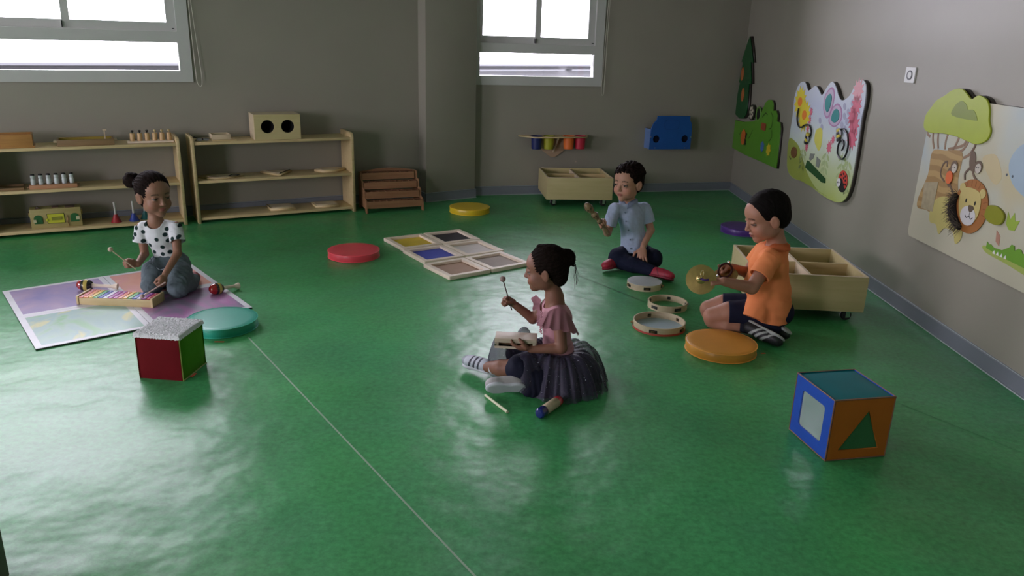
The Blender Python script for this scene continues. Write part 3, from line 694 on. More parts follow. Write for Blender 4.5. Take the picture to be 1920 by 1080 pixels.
# ---- meadow panel with bees
r = wall_root('meadow_wall_panel', 5.6, 0.40, 'pale meadow wall panel with flowers, butterfly and ladybird')
out = blob([(6.20, 1.02), (6.14, 1.12), (6.03, 1.145), (5.94, 1.09), (5.90, 1.095), (5.80, 1.13), (5.72, 1.10), (5.655, 1.075), (5.585, 1.135), (5.51, 1.175), (5.43, 1.14), (5.37, 1.09), (5.30, 1.065), (5.20, 1.10), (5.13, 1.175), (5.05, 1.21), (4.98, 1.18), (4.955, 1.08), (4.965, 0.97), (4.955, 0.75), (4.965, 0.55), (5.02, 0.45), (5.15, 0.41), (5.40, 0.41), (5.60, 0.43), (5.75, 0.44), (5.95, 0.425), (6.10, 0.45), (6.17, 0.53), (6.19, 0.72), (6.185, 0.90)], 4)
bp('backing', r, [out], 0.0, 0.024, DARKEDGE)
def meadow_mat():
    m = D.materials.new('meadow_print'); m.use_nodes = True; nt = m.node_tree; b = nt.nodes['Principled BSDF']; N = nt.nodes.new; L = nt.links.new
    tc = N('ShaderNodeTexCoord'); se = N('ShaderNodeSeparateXYZ'); L(tc.outputs['Object'], se.inputs[0])
    n = N('ShaderNodeTexNoise'); n.inputs['Scale'].default_value = 3.5; n.inputs['Detail'].default_value = 3; L(tc.outputs['Object'], n.inputs['Vector'])
    ad = N('ShaderNodeMath'); ad.operation = 'MULTIPLY_ADD'; ad.inputs[1].default_value = 0.25; L(n.outputs['Fac'], ad.inputs[0]); L(se.outputs['Z'], ad.inputs[2])
    r_ = N('ShaderNodeValToRGB'); e = r_.color_ramp.elements
    e[0].position = 0.12; e[0].color = (0.42, 0.50, 0.14, 1); e[1].position = 0.95; e[1].color = (0.60, 0.64, 0.68, 1)
    x = e.new(0.34); x.color = (0.50, 0.58, 0.34, 1); x = e.new(0.48); x.color = (0.58, 0.66, 0.62, 1); x = e.new(0.7); x.color = (0.50, 0.55, 0.68, 1)
    L(ad.outputs[0], r_.inputs[0]); L(r_.outputs[0], b.inputs['Base Color']); b.inputs['Roughness'].default_value = 0.4
    return m
fb = bp('printed_face', r, [out], 0.024, 0.006, meadow_mat(), bevel=0.001)
zo = 0.0302
def pr_(name, loops, m, th=0.0012, o=zo): return bp(name, r, loops, o, th, m, fb)
Yf = C('sunflower_yellow', (0.72, 0.60, 0.03)); Of = C('sunflower_heart', (0.80, 0.22, 0.02)); Pk = C('flower_pink', (0.62, 0.13, 0.20)); Pk2 = C('flower_pink_pale', (0.68, 0.32, 0.36))
Gp = C('leaf_pale', (0.38, 0.48, 0.22)); Gl = C('meadow_lime', (0.42, 0.50, 0.08)); Lav = C('lavender_spot', (0.36, 0.37, 0.50))
pr_('grass_shape', [blob([(6.19, 0.70), (6.05, 0.70), (5.93, 0.66), (5.78, 0.55), (5.62, 0.47), (5.45, 0.425), (5.3, 0.42), (5.8, 0.435), (5.95, 0.43), (6.10, 0.455), (6.165, 0.53)], 3)], C('meadow_green', (0.30, 0.36, 0.06)), 0.0006)
pr_('sunflower', [flower(6.06, 0.995, 0.125, 0.085, 13)], Yf); pr_('sunflower_heart', [circ(6.06, 0.997, 0.046, 0.034)], Of, 0.001, zo + 0.0013)
pr_('sunflower', [flower(5.935, 0.905, 0.125, 0.085, 13, 0.2)], Yf, 0.0012, zo + 0.0001); pr_('sunflower_heart', [circ(5.935, 0.91, 0.044, 0.034)], Of, 0.001, zo + 0.0014)
for cy, cz, q in ((5.075, 1.14, 0.085), (5.065, 1.05, 0.080), (5.10, 0.98, 0.070), (5.055, 0.93, 0.085), (5.05, 0.845, 0.080)):
    pr_('pink_flower', [flower(cy, cz, q, q * 0.6, 11)], Pk2 if q in (0.085,) and cz > 1 else Pk)
for cy, cz, q in ((5.81, 0.945, 0.036), (5.815, 0.885, 0.033), (5.83, 0.825, 0.036), (5.80, 0.69, 0.036), (5.39, 0.745, 0.050), (5.345, 0.80, 0.034)):
    pr_('pink_flower', [flower(cy, cz, q, q * 0.55, 9)], Pk)
for k, (pts, ctr) in enumerate((([(5.53, 1.13), (5.60, 1.07), (5.59, 0.98), (5.50, 0.925), (5.44, 1.0), (5.43, 1.09), (5.47, 1.135)], (5.515, 1.03)), ([(5.47, 0.915), (5.44, 1.0), (5.36, 1.04), (5.28, 1.01), (5.26, 0.94), (5.33, 0.89), (5.40, 0.885)], (5.355, 0.955)))):
    bl = blob(pts, 4); pr_('butterfly_wing', [bl], C('wing_lilac', (0.42, 0.20, 0.38)), 0.0012, zo)
    sc_ = lambda f: [(ctr[0] + (y - ctr[0]) * f, ctr[1] + (z - ctr[1]) * f) for y, z in bl]
    pr_('wing_pale', [sc_(0.86)], C('wing_pale', (0.50, 0.42, 0.55)), 0.0008, zo + 0.0013)
    pr_('wing_teal', [sc_(0.58)], C('wing_teal', (0.02, 0.24, 0.24)), 0.003, zo + 0.0022)
for cy, cz in ((5.24, 1.03), (5.22, 0.97), (5.17, 1.0), (5.17, 0.94), (5.24, 0.91), (5.13, 1.06), (5.62, 0.90), (5.57, 0.86), (5.30, 0.87), (5.18, 0.89)):
    pr_('lavender_dot', [circ(cy, cz, 0.028, 0.020, 14, 0.5)], Lav, 0.0006)
pr_('yellow_blob', [blob([(5.66, 0.83), (5.56, 0.85), (5.53, 0.75), (5.56, 0.695), (5.62, 0.72), (5.67, 0.76)], 4)], C('soft_yellow', (0.60, 0.58, 0.10)))
pr_('brown_button', [circ(6.035, 0.617, 0.062, 0.042, 20)], C('button_brown', (0.17, 0.075, 0.02)), 0.006)
pr_('grey_shape', [[(5.71, 0.655), (5.625, 0.665), (5.64, 0.63), (5.69, 0.605), (5.715, 0.615)]], C('shape_grey', (0.20, 0.22, 0.19)), 0.002)
pr_('grey_shape', [[(5.58, 0.652), (5.50, 0.635), (5.515, 0.58), (5.57, 0.585)]], C('shape_grey', (0.2, 0.22, 0.19)), 0.002)
pr_('green_strip', [[(5.74, 0.60), (5.71, 0.60), (5.37, 0.53), (5.36, 0.50), (5.41, 0.495), (5.76, 0.545)]], C('strip_green', (0.008, 0.07, 0.01)), 0.006)
for c0, h_ in ((5.42, 0.20), (5.14, 0.24), (5.85, 0.16), (5.05, 0.2)):
    pr_('plant_stem', [ln([(c0, 0.50), (c0 + 0.01, 0.50 + h_)], 0.006)], Gp, 0.0006)
    for k in range(4):
        for sg in (-1, 1): pr_('pale_leaf', [circ(c0 + sg * 0.035, 0.53 + k * h_ / 4.2, 0.034, 0.013, 12, -sg * 0.6)], Gp, 0.0006)
# bead wires (black) with bees
def wire3(name, pts, rad, m, parent, lift=0.012):
    y0, z0 = r.location.y, r.location.z
    bm = bmesh.new(); tube(bm, smoothpts([(-zo - lift, y - y0, z - z0) for y, z in pts], 6), rad, 7)
    return obj(name, bm, m, parent)
M_wire = C('black_wire', (0.01, 0.01, 0.012))
wire3('bead_wire', [(6.04, 0.95), (6.045, 0.88), (6.00, 0.825), (5.93, 0.82), (5.86, 0.845), (5.78, 0.85), (5.73, 0.82), (5.725, 0.785), (5.76, 0.765)], 0.006, M_wire, fb)
wire3('bead_wire', [(5.24, 0.88), (5.17, 0.89), (5.10, 0.86), (5.065, 0.79), (5.09, 0.72), (5.15, 0.70), (5.21, 0.725), (5.215, 0.79), (5.17, 0.82), (5.13, 0.79), (5.15, 0.755)], 0.006, M_wire, fb)
def bee(cy, cz, tilt):
    y0, z0 = r.location.y, r.location.z
    def mx(u, v): return Matrix.Translation((-zo - 0.014, cy - y0, cz - z0)) @ Matrix.Rotation(tilt, 4, 'X') @ Matrix.Translation((0, u, v)) @ Matrix.Diagonal((0.5, 1, 1, 1))
    for k in range(4):
        bm = lathe(bmesh.new(), [(0, -0.011), (0.020, -0.011), (0.024, 0), (0.020, 0.011), (0, 0.011)], 14, mx=mx(0, -0.03 + 0.02 * k) )
        obj('bee_stripe', bm, C('bee_yellow', (0.6, 0.5, 0.04)) if k % 2 else M_wire, fb)
    for sg in (-1, 1):
        bm = lathe(bmesh.new(), [(0, -0.028), (0.012, -0.015), (0.014, 0.008), (0, 0.028)], 10, mx=mx(sg * 0.026, 0.012) @ Matrix.Rotation(sg * 0.5, 4, 'X'))
        obj('bee_wing', bm, C('bee_wing', (0.35, 0.36, 0.38)), fb)
bee(5.785, 0.755, 0.3); bee(5.235, 0.845, -0.4)
# ladybird
lc = (5.085, 0.56)
pr_('ladybird_shell', [circ(*lc, 0.078, 0.070, 24)], C('ladybird_black', (0.01, 0.01, 0.01)), 0.002)
pr_('ladybird_red', [blob([(5.155, 0.575), (5.12, 0.625), (5.06, 0.628), (5.015, 0.59), (5.012, 0.54), (5.04, 0.525), (5.09, 0.575)], 4)], C('ladybird_red', (0.55, 0.05, 0.03)), 0.002, zo + 0.0022)
for cy, cz in ((5.115, 0.60), (5.08, 0.612), (5.05, 0.60), (5.07, 0.585), (5.04, 0.575), (5.028, 0.55), (5.05, 0.548)):
    pr_('ladybird_spot', [circ(cy, cz, 0.009, 0.008, 12)], M_black, 0.001, zo + 0.0044)
pr_('ladybird_face', [circ(5.135, 0.545, 0.030, 0.028, 20)], C('face_white', (0.7, 0.7, 0.7)), 0.002, zo + 0.0044)
for dy in (-0.008, 0.010): pr_('ladybird_eye', [circ(5.135 + dy, 0.545, 0.004, 0.007, 10)], M_black, 0.001, zo + 0.0066)
for k in range(4): pr_('ladybird_leg', [ln([(5.05 - 0.02 * k, 0.498 + 0.008 * k), (5.045 - 0.02 * k, 0.482 + 0.008 * k)], 0.004)], M_black, 0.001)
for cy, cz in ((6.12, 0.57), (6.09, 0.56)): pr_('snail_eye', [circ(cy, cz, 0.008)], M_black, 0.001)
for cy, cz in ((5.64, 0.735), (5.62, 0.73)): pr_('eye_dot', [circ(cy, cz, 0.006)], M_black, 0.001)

# ---- savanna panel
r = wall_root('savanna_wall_panel', 3.5, 0.42, 'large pale savanna wall panel with tree, lion and crocodile')
brd = [(4.165, 0.445), (4.15, 0.43), (2.60, 0.43), (2.60, 1.18), (4.165, 1.18)]
PANEL = [(4.165, 0.45), (4.145, 0.43), (2.60, 0.43), (2.60, 1.175), (3.70, 1.175), (3.80, 1.06), (4.165, 1.03)]
bp('backing', r, [PANEL], 0.0, 0.022, DARKEDGE)
def savanna_mat():
    m = D.materials.new('savanna_print'); m.use_nodes = True; nt = m.node_tree; b = nt.nodes['Principled BSDF']; N = nt.nodes.new; L = nt.links.new
    tc = N('ShaderNodeTexCoord'); se = N('ShaderNodeSeparateXYZ'); L(tc.outputs['Object'], se.inputs[0])
    n = N('ShaderNodeTexNoise'); n.inputs['Scale'].default_value = 3.2; n.inputs['Detail'].default_value = 2; L(tc.outputs['Object'], n.inputs['Vector'])
    r_ = N('ShaderNodeValToRGB'); e = r_.color_ramp.elements
    e[0].position = 0.30; e[0].color = (0.52, 0.46, 0.28, 1); e[1].position = 0.72; e[1].color = (0.36, 0.46, 0.52, 1)
    x = e.new(0.46); x.color = (0.50, 0.50, 0.40, 1); x = e.new(0.58); x.color = (0.46, 0.50, 0.46, 1)
    L(n.outputs['Fac'], r_.inputs[0])
    mr = N('ShaderNodeMapRange'); mr.inputs[1].default_value = 0.15; mr.inputs[2].default_value = 0.45; L(se.outputs['Z'], mr.inputs[0])
    mx = N('ShaderNodeMix'); mx.data_type = 'RGBA'; mx.inputs['A'].default_value = (0.50, 0.48, 0.36, 1); L(mr.outputs[0], mx.inputs['Factor']); L(r_.outputs[0], mx.inputs['B'])
    L(mx.outputs['Result'], b.inputs['Base Color']); b.inputs['Roughness'].default_value = 0.45
    return m
fb = bp('printed_face', r, [PANEL], 0.022, 0.006, savanna_mat(), bevel=0.001)
zo = 0.0282
def pr_(name, loops, m, th=0.0012, o=None): return bp(name, r, loops, zo if o is None else o, th, m, fb)
crown = blob([(4.185, 1.01), (4.19, 1.07), (4.15, 1.115), (4.11, 1.155), (4.04, 1.185), (3.98, 1.215), (3.90, 1.225), (3.84, 1.20), (3.80, 1.185), (3.75, 1.205), (3.68, 1.19), (3.645, 1.15), (3.63, 1.10), (3.60, 1.055), (3.62, 1.01), (3.69, 0.985), (3.77, 0.99), (3.87, 1.0), (4.0, 1.0), (4.12, 0.99)], 4)
bp('crown_backing', r, [crown], 0.0, 0.0205, DARKEDGE)
cr_ = bp('tree_crown', r, [crown], 0.0285, 0.010, C('crown_lime', (0.36, 0.44, 0.02)), bevel=0.002)
pr_('crown_hollow', [blob([(3.935, 1.095), (3.93, 1.14), (3.88, 1.17), (3.83, 1.155), (3.81, 1.135), (3.76, 1.135), (3.72, 1.10), (3.74, 1.09)], 4)], C('crown_dark', (0.19, 0.25, 0.01)), 0.001, 0.0388)
trunk = blob([(4.07, 0.90), (3.95, 0.92), (3.80, 0.93), (3.79, 0.80), (3.75, 0.70), (3.77, 0.61), (3.85, 0.60), (3.93, 0.59), (4.02, 0.60), (4.11, 0.595), (4.12, 0.65), (4.07, 0.78)], 4)
def stripes_mat(name, c1, c2, sc):
    m = D.materials.new(name); m.use_nodes = True; nt = m.node_tree; b = nt.nodes['Principled BSDF']; N = nt.nodes.new; L = nt.links.new
    tc = N('ShaderNodeTexCoord'); w_ = N('ShaderNodeTexWave'); w_.bands_direction = 'Z'; w_.inputs['Scale'].default_value = sc; w_.inputs['Distortion'].default_value = 2.5; w_.inputs['Detail'].default_value = 1
    L(tc.outputs['Object'], w_.inputs['Vector']); r_ = N('ShaderNodeValToRGB'); r_.color_ramp.elements[0].position = 0.4; r_.color_ramp.elements[1].position = 0.6
    r_.color_ramp.elements[0].color = (*c1, 1); r_.color_ramp.elements[1].color = (*c2, 1); L(w_.outputs['Fac'], r_.inputs[0]); L(r_.outputs[0], b.inputs['Base Color']); b.inputs['Roughness'].default_value = 0.45
    return m
pr_('tree_trunk', [trunk], stripes_mat('trunk_stripes', (0.33, 0.20, 0.07), (0.44, 0.29, 0.11), 5.5))
M_br = C('branch_brown', (0.26, 0.16, 0.09))
for pts in ([(4.06, 0.915), (4.09, 0.96), (4.10, 1.01)], [(4.02, 0.92), (4.04, 0.96), (4.05, 1.01)], [(3.96, 0.925), (3.965, 0.97), (3.955, 1.01)], [(3.89, 0.925), (3.87, 0.96), (3.85, 1.01)], [(3.93, 0.93), (3.85, 0.95), (3.80, 0.97), (3.79, 1.0)], [(3.83, 0.93), (3.80, 0.945), (3.78, 0.97), (3.765, 1.0)], [(3.80, 0.90), (3.74, 0.93), (3.71, 0.97), (3.72, 0.995)], [(4.12, 0.97), (4.15, 0.98), (4.155, 1.01)]):
    pr_('branch', [ln(sp(pts), 0.014)], M_br, 0.001, zo + 0.0001)
pr_('bark_plank', [[(4.085, 0.735), (3.955, 0.76), (3.955, 0.605), (4.07, 0.60)]], C('bark_plank', (0.38, 0.32, 0.20), var=0.15, scale=30), 0.002, zo + 0.0013)
# lion
mane = circ(3.635, 0.70, 0.135, 0.128, 30)
pr_('lion_body', [blob([(3.98, 0.60), (3.96, 0.66), (3.88, 0.70), (3.78, 0.69), (3.68, 0.60), (3.66, 0.54), (3.70, 0.50), (3.74, 0.55), (3.82, 0.55), (3.86, 0.51), (3.90, 0.55), (3.96, 0.55)], 4)], C('lion_straw', (0.52, 0.45, 0.15)), 0.0012, zo + 0.0014)
pr_('lion_mane', [mane], C('mane_brown', (0.36, 0.14, 0.035)), 0.003, zo + 0.0028)
for k in range(12):
    a = 0.2 + k * PI / 11; pr_('mane_ray', [ln([(3.635 + 0.10 * math.cos(a), 0.70 + 0.095 * math.sin(a)), (3.635 + 0.128 * math.cos(a), 0.70 + 0.122 * math.sin(a))], 0.004)], C('mane_dark', (0.26, 0.09, 0.02)), 0.0006, zo + 0.0059)
M_lf = C('lion_face', (0.56, 0.46, 0.17))
for cy in (3.725, 3.56): pr_('lion_ear', [circ(cy, 0.775, 0.024, 0.022, 16)], M_lf, 0.002, zo + 0.006)
pr_('lion_head', [blob([(3.735, 0.72), (3.71, 0.775), (3.64, 0.785), (3.575, 0.77), (3.555, 0.71), (3.57, 0.65), (3.63, 0.615), (3.70, 0.64)], 5)], M_lf, 0.003, zo + 0.006)
pr_('lion_muzzle', [circ(3.635, 0.655, 0.062, 0.046, 24)], C('muzzle_white', (0.60, 0.58, 0.58)), 0.001, zo + 0.0092)
pr_('lion_nose', [blob([(3.64, 0.705), (3.605, 0.705), (3.60, 0.69), (3.62, 0.675), (3.637, 0.685)], 4)], C('nose_brown', (0.12, 0.08, 0.05)), 0.001, zo + 0.0104)
for cy, cz in ((3.672, 0.722), (3.598, 0.722)): pr_('lion_eye', [circ(cy, cz, 0.0055, 0.010, 12)], M_black, 0.001, zo + 0.0093)
pr_('lion_mouth', [ln(sp([(3.655, 0.655), (3.64, 0.645), (3.622, 0.655), (3.605, 0.645), (3.592, 0.655)]), 0.004)], M_black, 0.0006, zo + 0.0104)
pr_('lion_mouth', [ln([(3.622, 0.678), (3.622, 0.655)], 0.003)], M_black, 0.0006, zo + 0.0104)
# furry strip on the mane
rng = random.Random(3)
path = smoothpts([(3.755, 0.735, 0), (3.77, 0.69, 0), (3.755, 0.645, 0), (3.72, 0.61, 0), (3.67, 0.585, 0)], 8)
bm = bmesh.new(); tube(bm, [(-zo - 0.012, p.x - r.location.y, p.y - r.location.z) for p in path], [0.010 + 0.014 * math.sin(PI * min(1, (i + 2) / (len(path) + 2))) for i in range(len(path))], 10)
fur = obj('fur_strip', bm, C('fur_black', (0.012, 0.009, 0.008), rough=0.9), fb)
bm = bmesh.new()
for i in range(260):
    p = path[rng.randrange(len(path))]; a = rng.uniform(0, 2 * PI); u = rng.uniform(0.010, 0.022); L_ = rng.uniform(0.018, 0.04)
    b0 = Vector((-zo - 0.014 - rng.uniform(0, 0.02), p.x - r.location.y + u * math.cos(a), p.y - r.location.z + u * math.sin(a)))
    d0 = Vector((-rng.uniform(0.2, 1.0), math.cos(a) + 0.8, math.sin(a) - 0.3)).normalized()
    tube(bm, [b0, b0 + d0 * L_ * 0.5, b0 + d0 * L_ + Vector((0, 0, -0.004))], [0.0011, 0.0009, 0.0003], 4)
o_ = obj('fur_hairs', bm, C('fur_tips', (0.10, 0.075, 0.055), rough=0.8), fur); o_['kind'] = 'stuff'
# monkeys
M_mk = C('monkey_brown', (0.15, 0.095, 0.06)); M_mf = C('monkey_face', (0.55, 0.50, 0.42))
for (hy, hz, by, bz, pts) in ((3.84, 0.855, 3.865, 0.80, [(3.90, 0.77), (3.95, 0.80), (3.945, 0.85), (3.915, 0.87), (3.905, 0.845)]), (3.645, 0.885, 3.70, 0.905, [(3.73, 0.94), (3.705, 0.98), (3.70, 1.0)])):
    pr_('monkey_tail', [ln(sp(pts), 0.010)], M_mk, 0.001, zo + 0.0016)
    pr_('monkey_body', [circ(by, bz, 0.026, 0.048, 18, -0.25)], M_mk, 0.001, zo + 0.0018)
    pr_('monkey_head', [circ(hy, hz, 0.032, 0.030, 18)], M_mk, 0.001, zo + 0.0029)
    pr_('monkey_face', [circ(hy - 0.004, hz - 0.006, 0.022, 0.023, 16)], M_mf, 0.001, zo + 0.004)
    for q in (-0.008, 0.006): pr_('monkey_eye', [circ(hy + q, hz - 0.002, 0.003)], M_black, 0.0005, zo + 0.0051)
for pts in ([(3.71, 0.87), (3.74, 0.84), (3.73, 0.81)], [(3.69, 0.87), (3.665, 0.84), (3.635, 0.825)], [(3.86, 0.77), (3.83, 0.75), (3.80, 0.72)]):
    pr_('monkey_leg', [ln(sp(pts), 0.012)], M_mk, 0.001, zo + 0.0016)
pr_('orange_disc', [circ(3.86, 0.80, 0.030, 0.032, 20)], C('disc_orange', (0.72, 0.15, 0.04)), 0.004, zo + 0.0045)
pr_('olive_knob', [blob([(3.505, 0.70), (3.49, 0.735), (3.43, 0.742), (3.375, 0.72), (3.372, 0.685), (3.40, 0.665), (3.46, 0.663), (3.50, 0.68)], 4)], C('knob_olive', (0.24, 0.25, 0.01)), 0.012)
pr_('grass_tuft', [[(3.355, 0.68), (3.36, 0.735), (3.335, 0.705), (3.315, 0.74), (3.30, 0.705), (3.27, 0.715), (3.29, 0.665), (3.33, 0.66)]], C('tuft_green', (0.30, 0.42, 0.05)))
pr_('crocodile_belly', [blob([(3.455, 0.555), (3.455, 0.525), (3.30, 0.515), (3.10, 0.50), (2.85, 0.50), (2.80, 0.53), (3.1, 0.56)], 4)], C('croc_pale', (0.36, 0.44, 0.10)))
pr_('crocodile', [[(3.455, 0.545), (3.455, 0.575), (3.44, 0.565), (3.425, 0.57), (3.40, 0.56), (3.34, 0.565), (3.295, 0.59), (3.285, 0.605), (3.265, 0.605), (3.255, 0.585), (3.235, 0.60), (3.215, 0.60), (3.20, 0.585), (3.17, 0.60), (3.15, 0.585), (3.11, 0.60), (3.08, 0.585), (3.0, 0.60), (2.9, 0.57), (2.85, 0.53), (3.1, 0.53), (3.3, 0.535)]], C('croc_green', (0.15, 0.34, 0.03)), 0.002, zo + 0.0013)
for k in range(4): pr_('crocodile_tooth', [[(3.40 - 0.028 * k, 0.535), (3.39 - 0.028 * k, 0.552), (3.38 - 0.028 * k, 0.535)]], M_white, 0.001, zo + 0.0034)
pr_('small_bird', [[(3.41, 0.64), (3.375, 0.62), (3.37, 0.575), (3.40, 0.59)]], C('bird_pink', (0.42, 0.22, 0.15)))
for cy in (3.428, 3.386): pr_('eye_dot', [circ(cy, 0.886, 0.006)], C('eye_bluegrey', (0.08, 0.10, 0.12)), 0.001)
pr_('blue_shape', [blob([(3.43, 0.93), (3.38, 1.02), (3.25, 1.05), (3.05, 1.0), (3.0, 0.88), (3.15, 0.80), (3.35, 0.84)], 4)], C('soft_blue', (0.34, 0.44, 0.52)), 0.0004)
pr_('cream_shape', [blob([(3.63, 0.93), (3.55, 0.96), (3.50, 0.93), (3.46, 0.87), (3.49, 0.83), (3.56, 0.86)], 4)], C('soft_cream', (0.55, 0.46, 0.26)), 0.0004)

# wall socket
r = wall_root('wall_switch', 4.495, 1.22, 'small white square wall switch plate above the panels'); r['category'] = 'switch'
bp('face_plate', r, [rrect(4.44, 4.55, 1.222, 1.307, 0.006)], 0.0, 0.009, M_white, bevel=0.002)
bp('rocker', r, [circ(4.495, 1.264, 0.030, 0.026, 24), circ(4.495, 1.264, 0.022, 0.019, 24)], 0.0092, 0.003, C('grey_ring', (0.12, 0.12, 0.13)))
bp('rocker_face', r, [circ(4.495, 1.264, 0.021, 0.018, 24)], 0.0092, 0.002, M_white)

# =================================================================== on the floor
# round cushions
def cushion(loc, color, name, label, rz=0.0, rad=0.166, h=0.047):
    o = empty('round_cushion', loc, rz, label, 'cushion', 'round vinyl floor cushions')
    m = mat('vinyl_' + name, color, rough=0.38, bump=0.03, bscale=60, coat=0.1)
    obj('pad', lathe(bmesh.new(), [(0, 0), (rad - 0.002, 0), (rad, 0.003), (rad, h - 0.006), (rad - 0.002, h - 0.002), (rad - 0.007, h), (rad - 0.03, h + 0.0006), (0, h + 0.001)], 72), m, o)
    for z in (0.0035, h - 0.003):
        q = rad + 0.001
        obj('piping', lathe(bmesh.new(), [(q - 0.002, z - 0.002), (q + 0.0015, z - 0.0015), (q + 0.0015, z + 0.0015), (q - 0.002, z + 0.002)], 72, closed=True), mat('piping_' + name, tuple(min(1, c * 1.35 + 0.02) for c in color), rough=0.35), o)
    return o
cushion((1.008, 3.452 - 0.0, 0), (0.62, 0.27, 0.035), 'orange', 'orange round floor cushion in front of the boy in orange')
cushion((-1.046, 4.90, 0), (0.78, 0.070, 0.095), 'red', 'red round floor cushion left of the wooden frames')
cushion((-1.42, 3.56, 0), (0.030, 0.36, 0.26), 'teal', 'teal green round floor cushion behind the fluffy cube')
cushion((-0.375, 6.36, 0), (0.68, 0.47, 0.02), 'yellow', 'yellow round floor cushion near the pillar')
cushion((1.79, 5.93, 0), (0.10, 0.035, 0.26), 'purple', 'purple round floor cushion near the right wall')
def tag_strip(loc, rz, w, label):
    o = obj('fabric_tag', B(-w / 2, w / 2, -0.004, 0.004, 0, 0.0015), M_orangetag); o.location = loc; o.rotation_euler = (0, 0, rz); return setp(o, label, 'tag')
tag_strip((-1.365, 3.365, 0), 0.05, 0.045, 'small orange tag on the floor beside the teal cushion')
tag_strip((1.208, 3.43, 0), 0.2, 0.022, 'small red tag on the floor at the right of the orange cushion')

# soft cubes
def soft_cube(loc, rz, s, cols, label, name):
    """cols: front(-y), right(+x), back, left, top"""
    o = empty(name, loc, rz, label, 'foam cube')
    return o
def pillow_face(o, name, mx, w, h, m, loops=None, bulge=0.006, t=0.006):
    """slightly bulging fabric face; local (x,y) plane, +z outwards"""
    if loops: return plate(name, [rect(0, w, 0, h)] + loops, t, m, o, mx=mx, bevel=0.0015)
    bm = bmesh.new(); n = 10; g = []
    for j in range(n + 1):
        g.append([bm.verts.new((w * i / n, h * j / n, bulge * (1 - (2 * i / n - 1) ** 4) * (1 - (2 * j / n - 1) ** 4))) for i in range(n + 1)])
    for j in range(n):
        for i in range(n): bm.faces.new((g[j][i], g[j][i + 1], g[j + 1][i + 1], g[j + 1][i]))
    bmesh.ops.transform(bm, matrix=mx, verts=bm.verts)
    me = D.meshes.new(name); bm.to_mesh(me); bm.free(); return link(name, me, m, o, smooth=True)
s = 0.238
o = empty('activity_cube', (1.129, 2.436, 0), math.radians(12.0), 'blue, orange and teal foam cube with a mirror window and triangle', 'foam cube')
M_cb = mat('cube_blue', (0.018, 0.075, 0.42), rough=0.5, spec=0.3, bump=0.05, bscale=40); M_co = mat('cube_orange', (0.40, 0.125, 0.014), rough=0.6, spec=0.2, bump=0.04, bscale=40); M_ct = mat('cube_teal', (0.0, 0.16, 0.19), rough=0.5, spec=0.3, bump=0.04, bscale=40)
obj('foam_core', B(0.006, s - 0.006, 0.006, s - 0.006, 0.001, s - 0.004), mat('core_green', (0.03, 0.16, 0.05), rough=0.6), o)
tri = [(0.044, 0.040), (0.204, 0.038), (0.142, 0.188)]
pillow_face(o, 'orange_face', frame_mx((0, 0.006, 0), (1, 0, 0), (0, 0, 1)), s, s, M_co, [tri])
plate('triangle_patch', [[(0.040, 0.036), (0.208, 0.036), (0.142, 0.194)]], 0.0015, mat('triangle_green', (0.030, 0.15, 0.05), rough=0.5, bump=0.1, bscale=200), o, mx=frame_mx((0, 0.0058, 0), (1, 0, 0), (0, 0, 1)))
# left face seen from -x: x axis runs -y
lm = frame_mx((0.006, s, 0), (0, -1, 0), (0, 0, 1))
pillow_face(o, 'blue_face', lm, s, s, M_cb, [rrect(0.048, 0.190, 0.050, 0.190, 0.012)])
mp = plate('mirror_patch', [rrect(0.044, 0.194, 0.046, 0.194, 0.012)], 0.0012, mat('soft_mirror', (0.55, 0.60, 0.62), rough=0.22, metal=0.85, bump=0.06, bscale=12), o, mx=frame_mx((0.0045, s, 0), (0, -1, 0), (0, 0, 1)))
pillow_face(o, 'teal_face', frame_mx((0, 0, s - 0.004), (1, 0, 0), (0, 1, 0)), s, s, M_ct)
pillow_face(o, 'right_face', frame_mx((s - 0.004, 0, 0), (0, 1, 0), (0, 0, 1)), s, s, M_cb, bulge=0.004)
pillow_face(o, 'back_face', frame_mx((s, s - 0.004, 0), (-1, 0, 0), (0, 0, 1)), s, s, M_ct, bulge=0.004)
bm = bmesh.new()
cs = [(0, 0), (s, 0), (s, s), (0, s)]
for z in (0.003, s - 0.001):
    for k in range(4): tube(bm, [(*cs[k], z), (*cs[(k + 1) % 4], z)], 0.0026, 6)
for k in range(4): tube(bm, [(*cs[k], 0.003), (*cs[k], s - 0.001)], 0.0022, 6)
obj('piping', bm, mat('piping_mixed', (0.20, 0.10, 0.06), rough=0.5), o)

s = 0.196
o = empty('fluffy_cube', (-1.346, 2.922, 0), math.radians(90 + 5), 'foam cube with fluffy white top, dark red and green sides', 'foam cube')
# local: corner at origin, faces: x axis -> from corner to the back-left... built with x along the red face reversed
M_cr = mat('cube_red', (0.13, 0.006, 0.009), rough=0.8, spec=0.1, bump=0.05, bscale=60); M_cg = mat('cube_green', (0.065, 0.24, 0.010), rough=0.8, spec=0.1, bump=0.05, bscale=60); M_cy = mat('cube_yellow', (0.62, 0.50, 0.02), rough=0.5)
o.rotation_euler = (0, 0, math.radians(-6.0)); o.location = (-1.545, 2.945, 0)
obj('foam_core', B(0.005, s - 0.005, 0.005, s - 0.005, 0.001, s - 0.006), M_cr, o)
pillow_face(o, 'red_face', frame_mx((0, 0.004, 0), (1, 0, 0), (0, 0, 1)), s, s, M_cr)
pillow_face(o, 'green_face', frame_mx((s - 0.004, 0, 0), (0, 1, 0), (0, 0, 1)), s, s, M_cg)
pillow_face(o, 'yellow_face', frame_mx((0.004, s, 0), (0, -1, 0), (0, 0, 1)), s, s, M_cy, bulge=0.012)
pillow_face(o, 'back_face', frame_mx((s, s - 0.004, 0), (-1, 0, 0), (0, 0, 1)), s, s, M_cg)
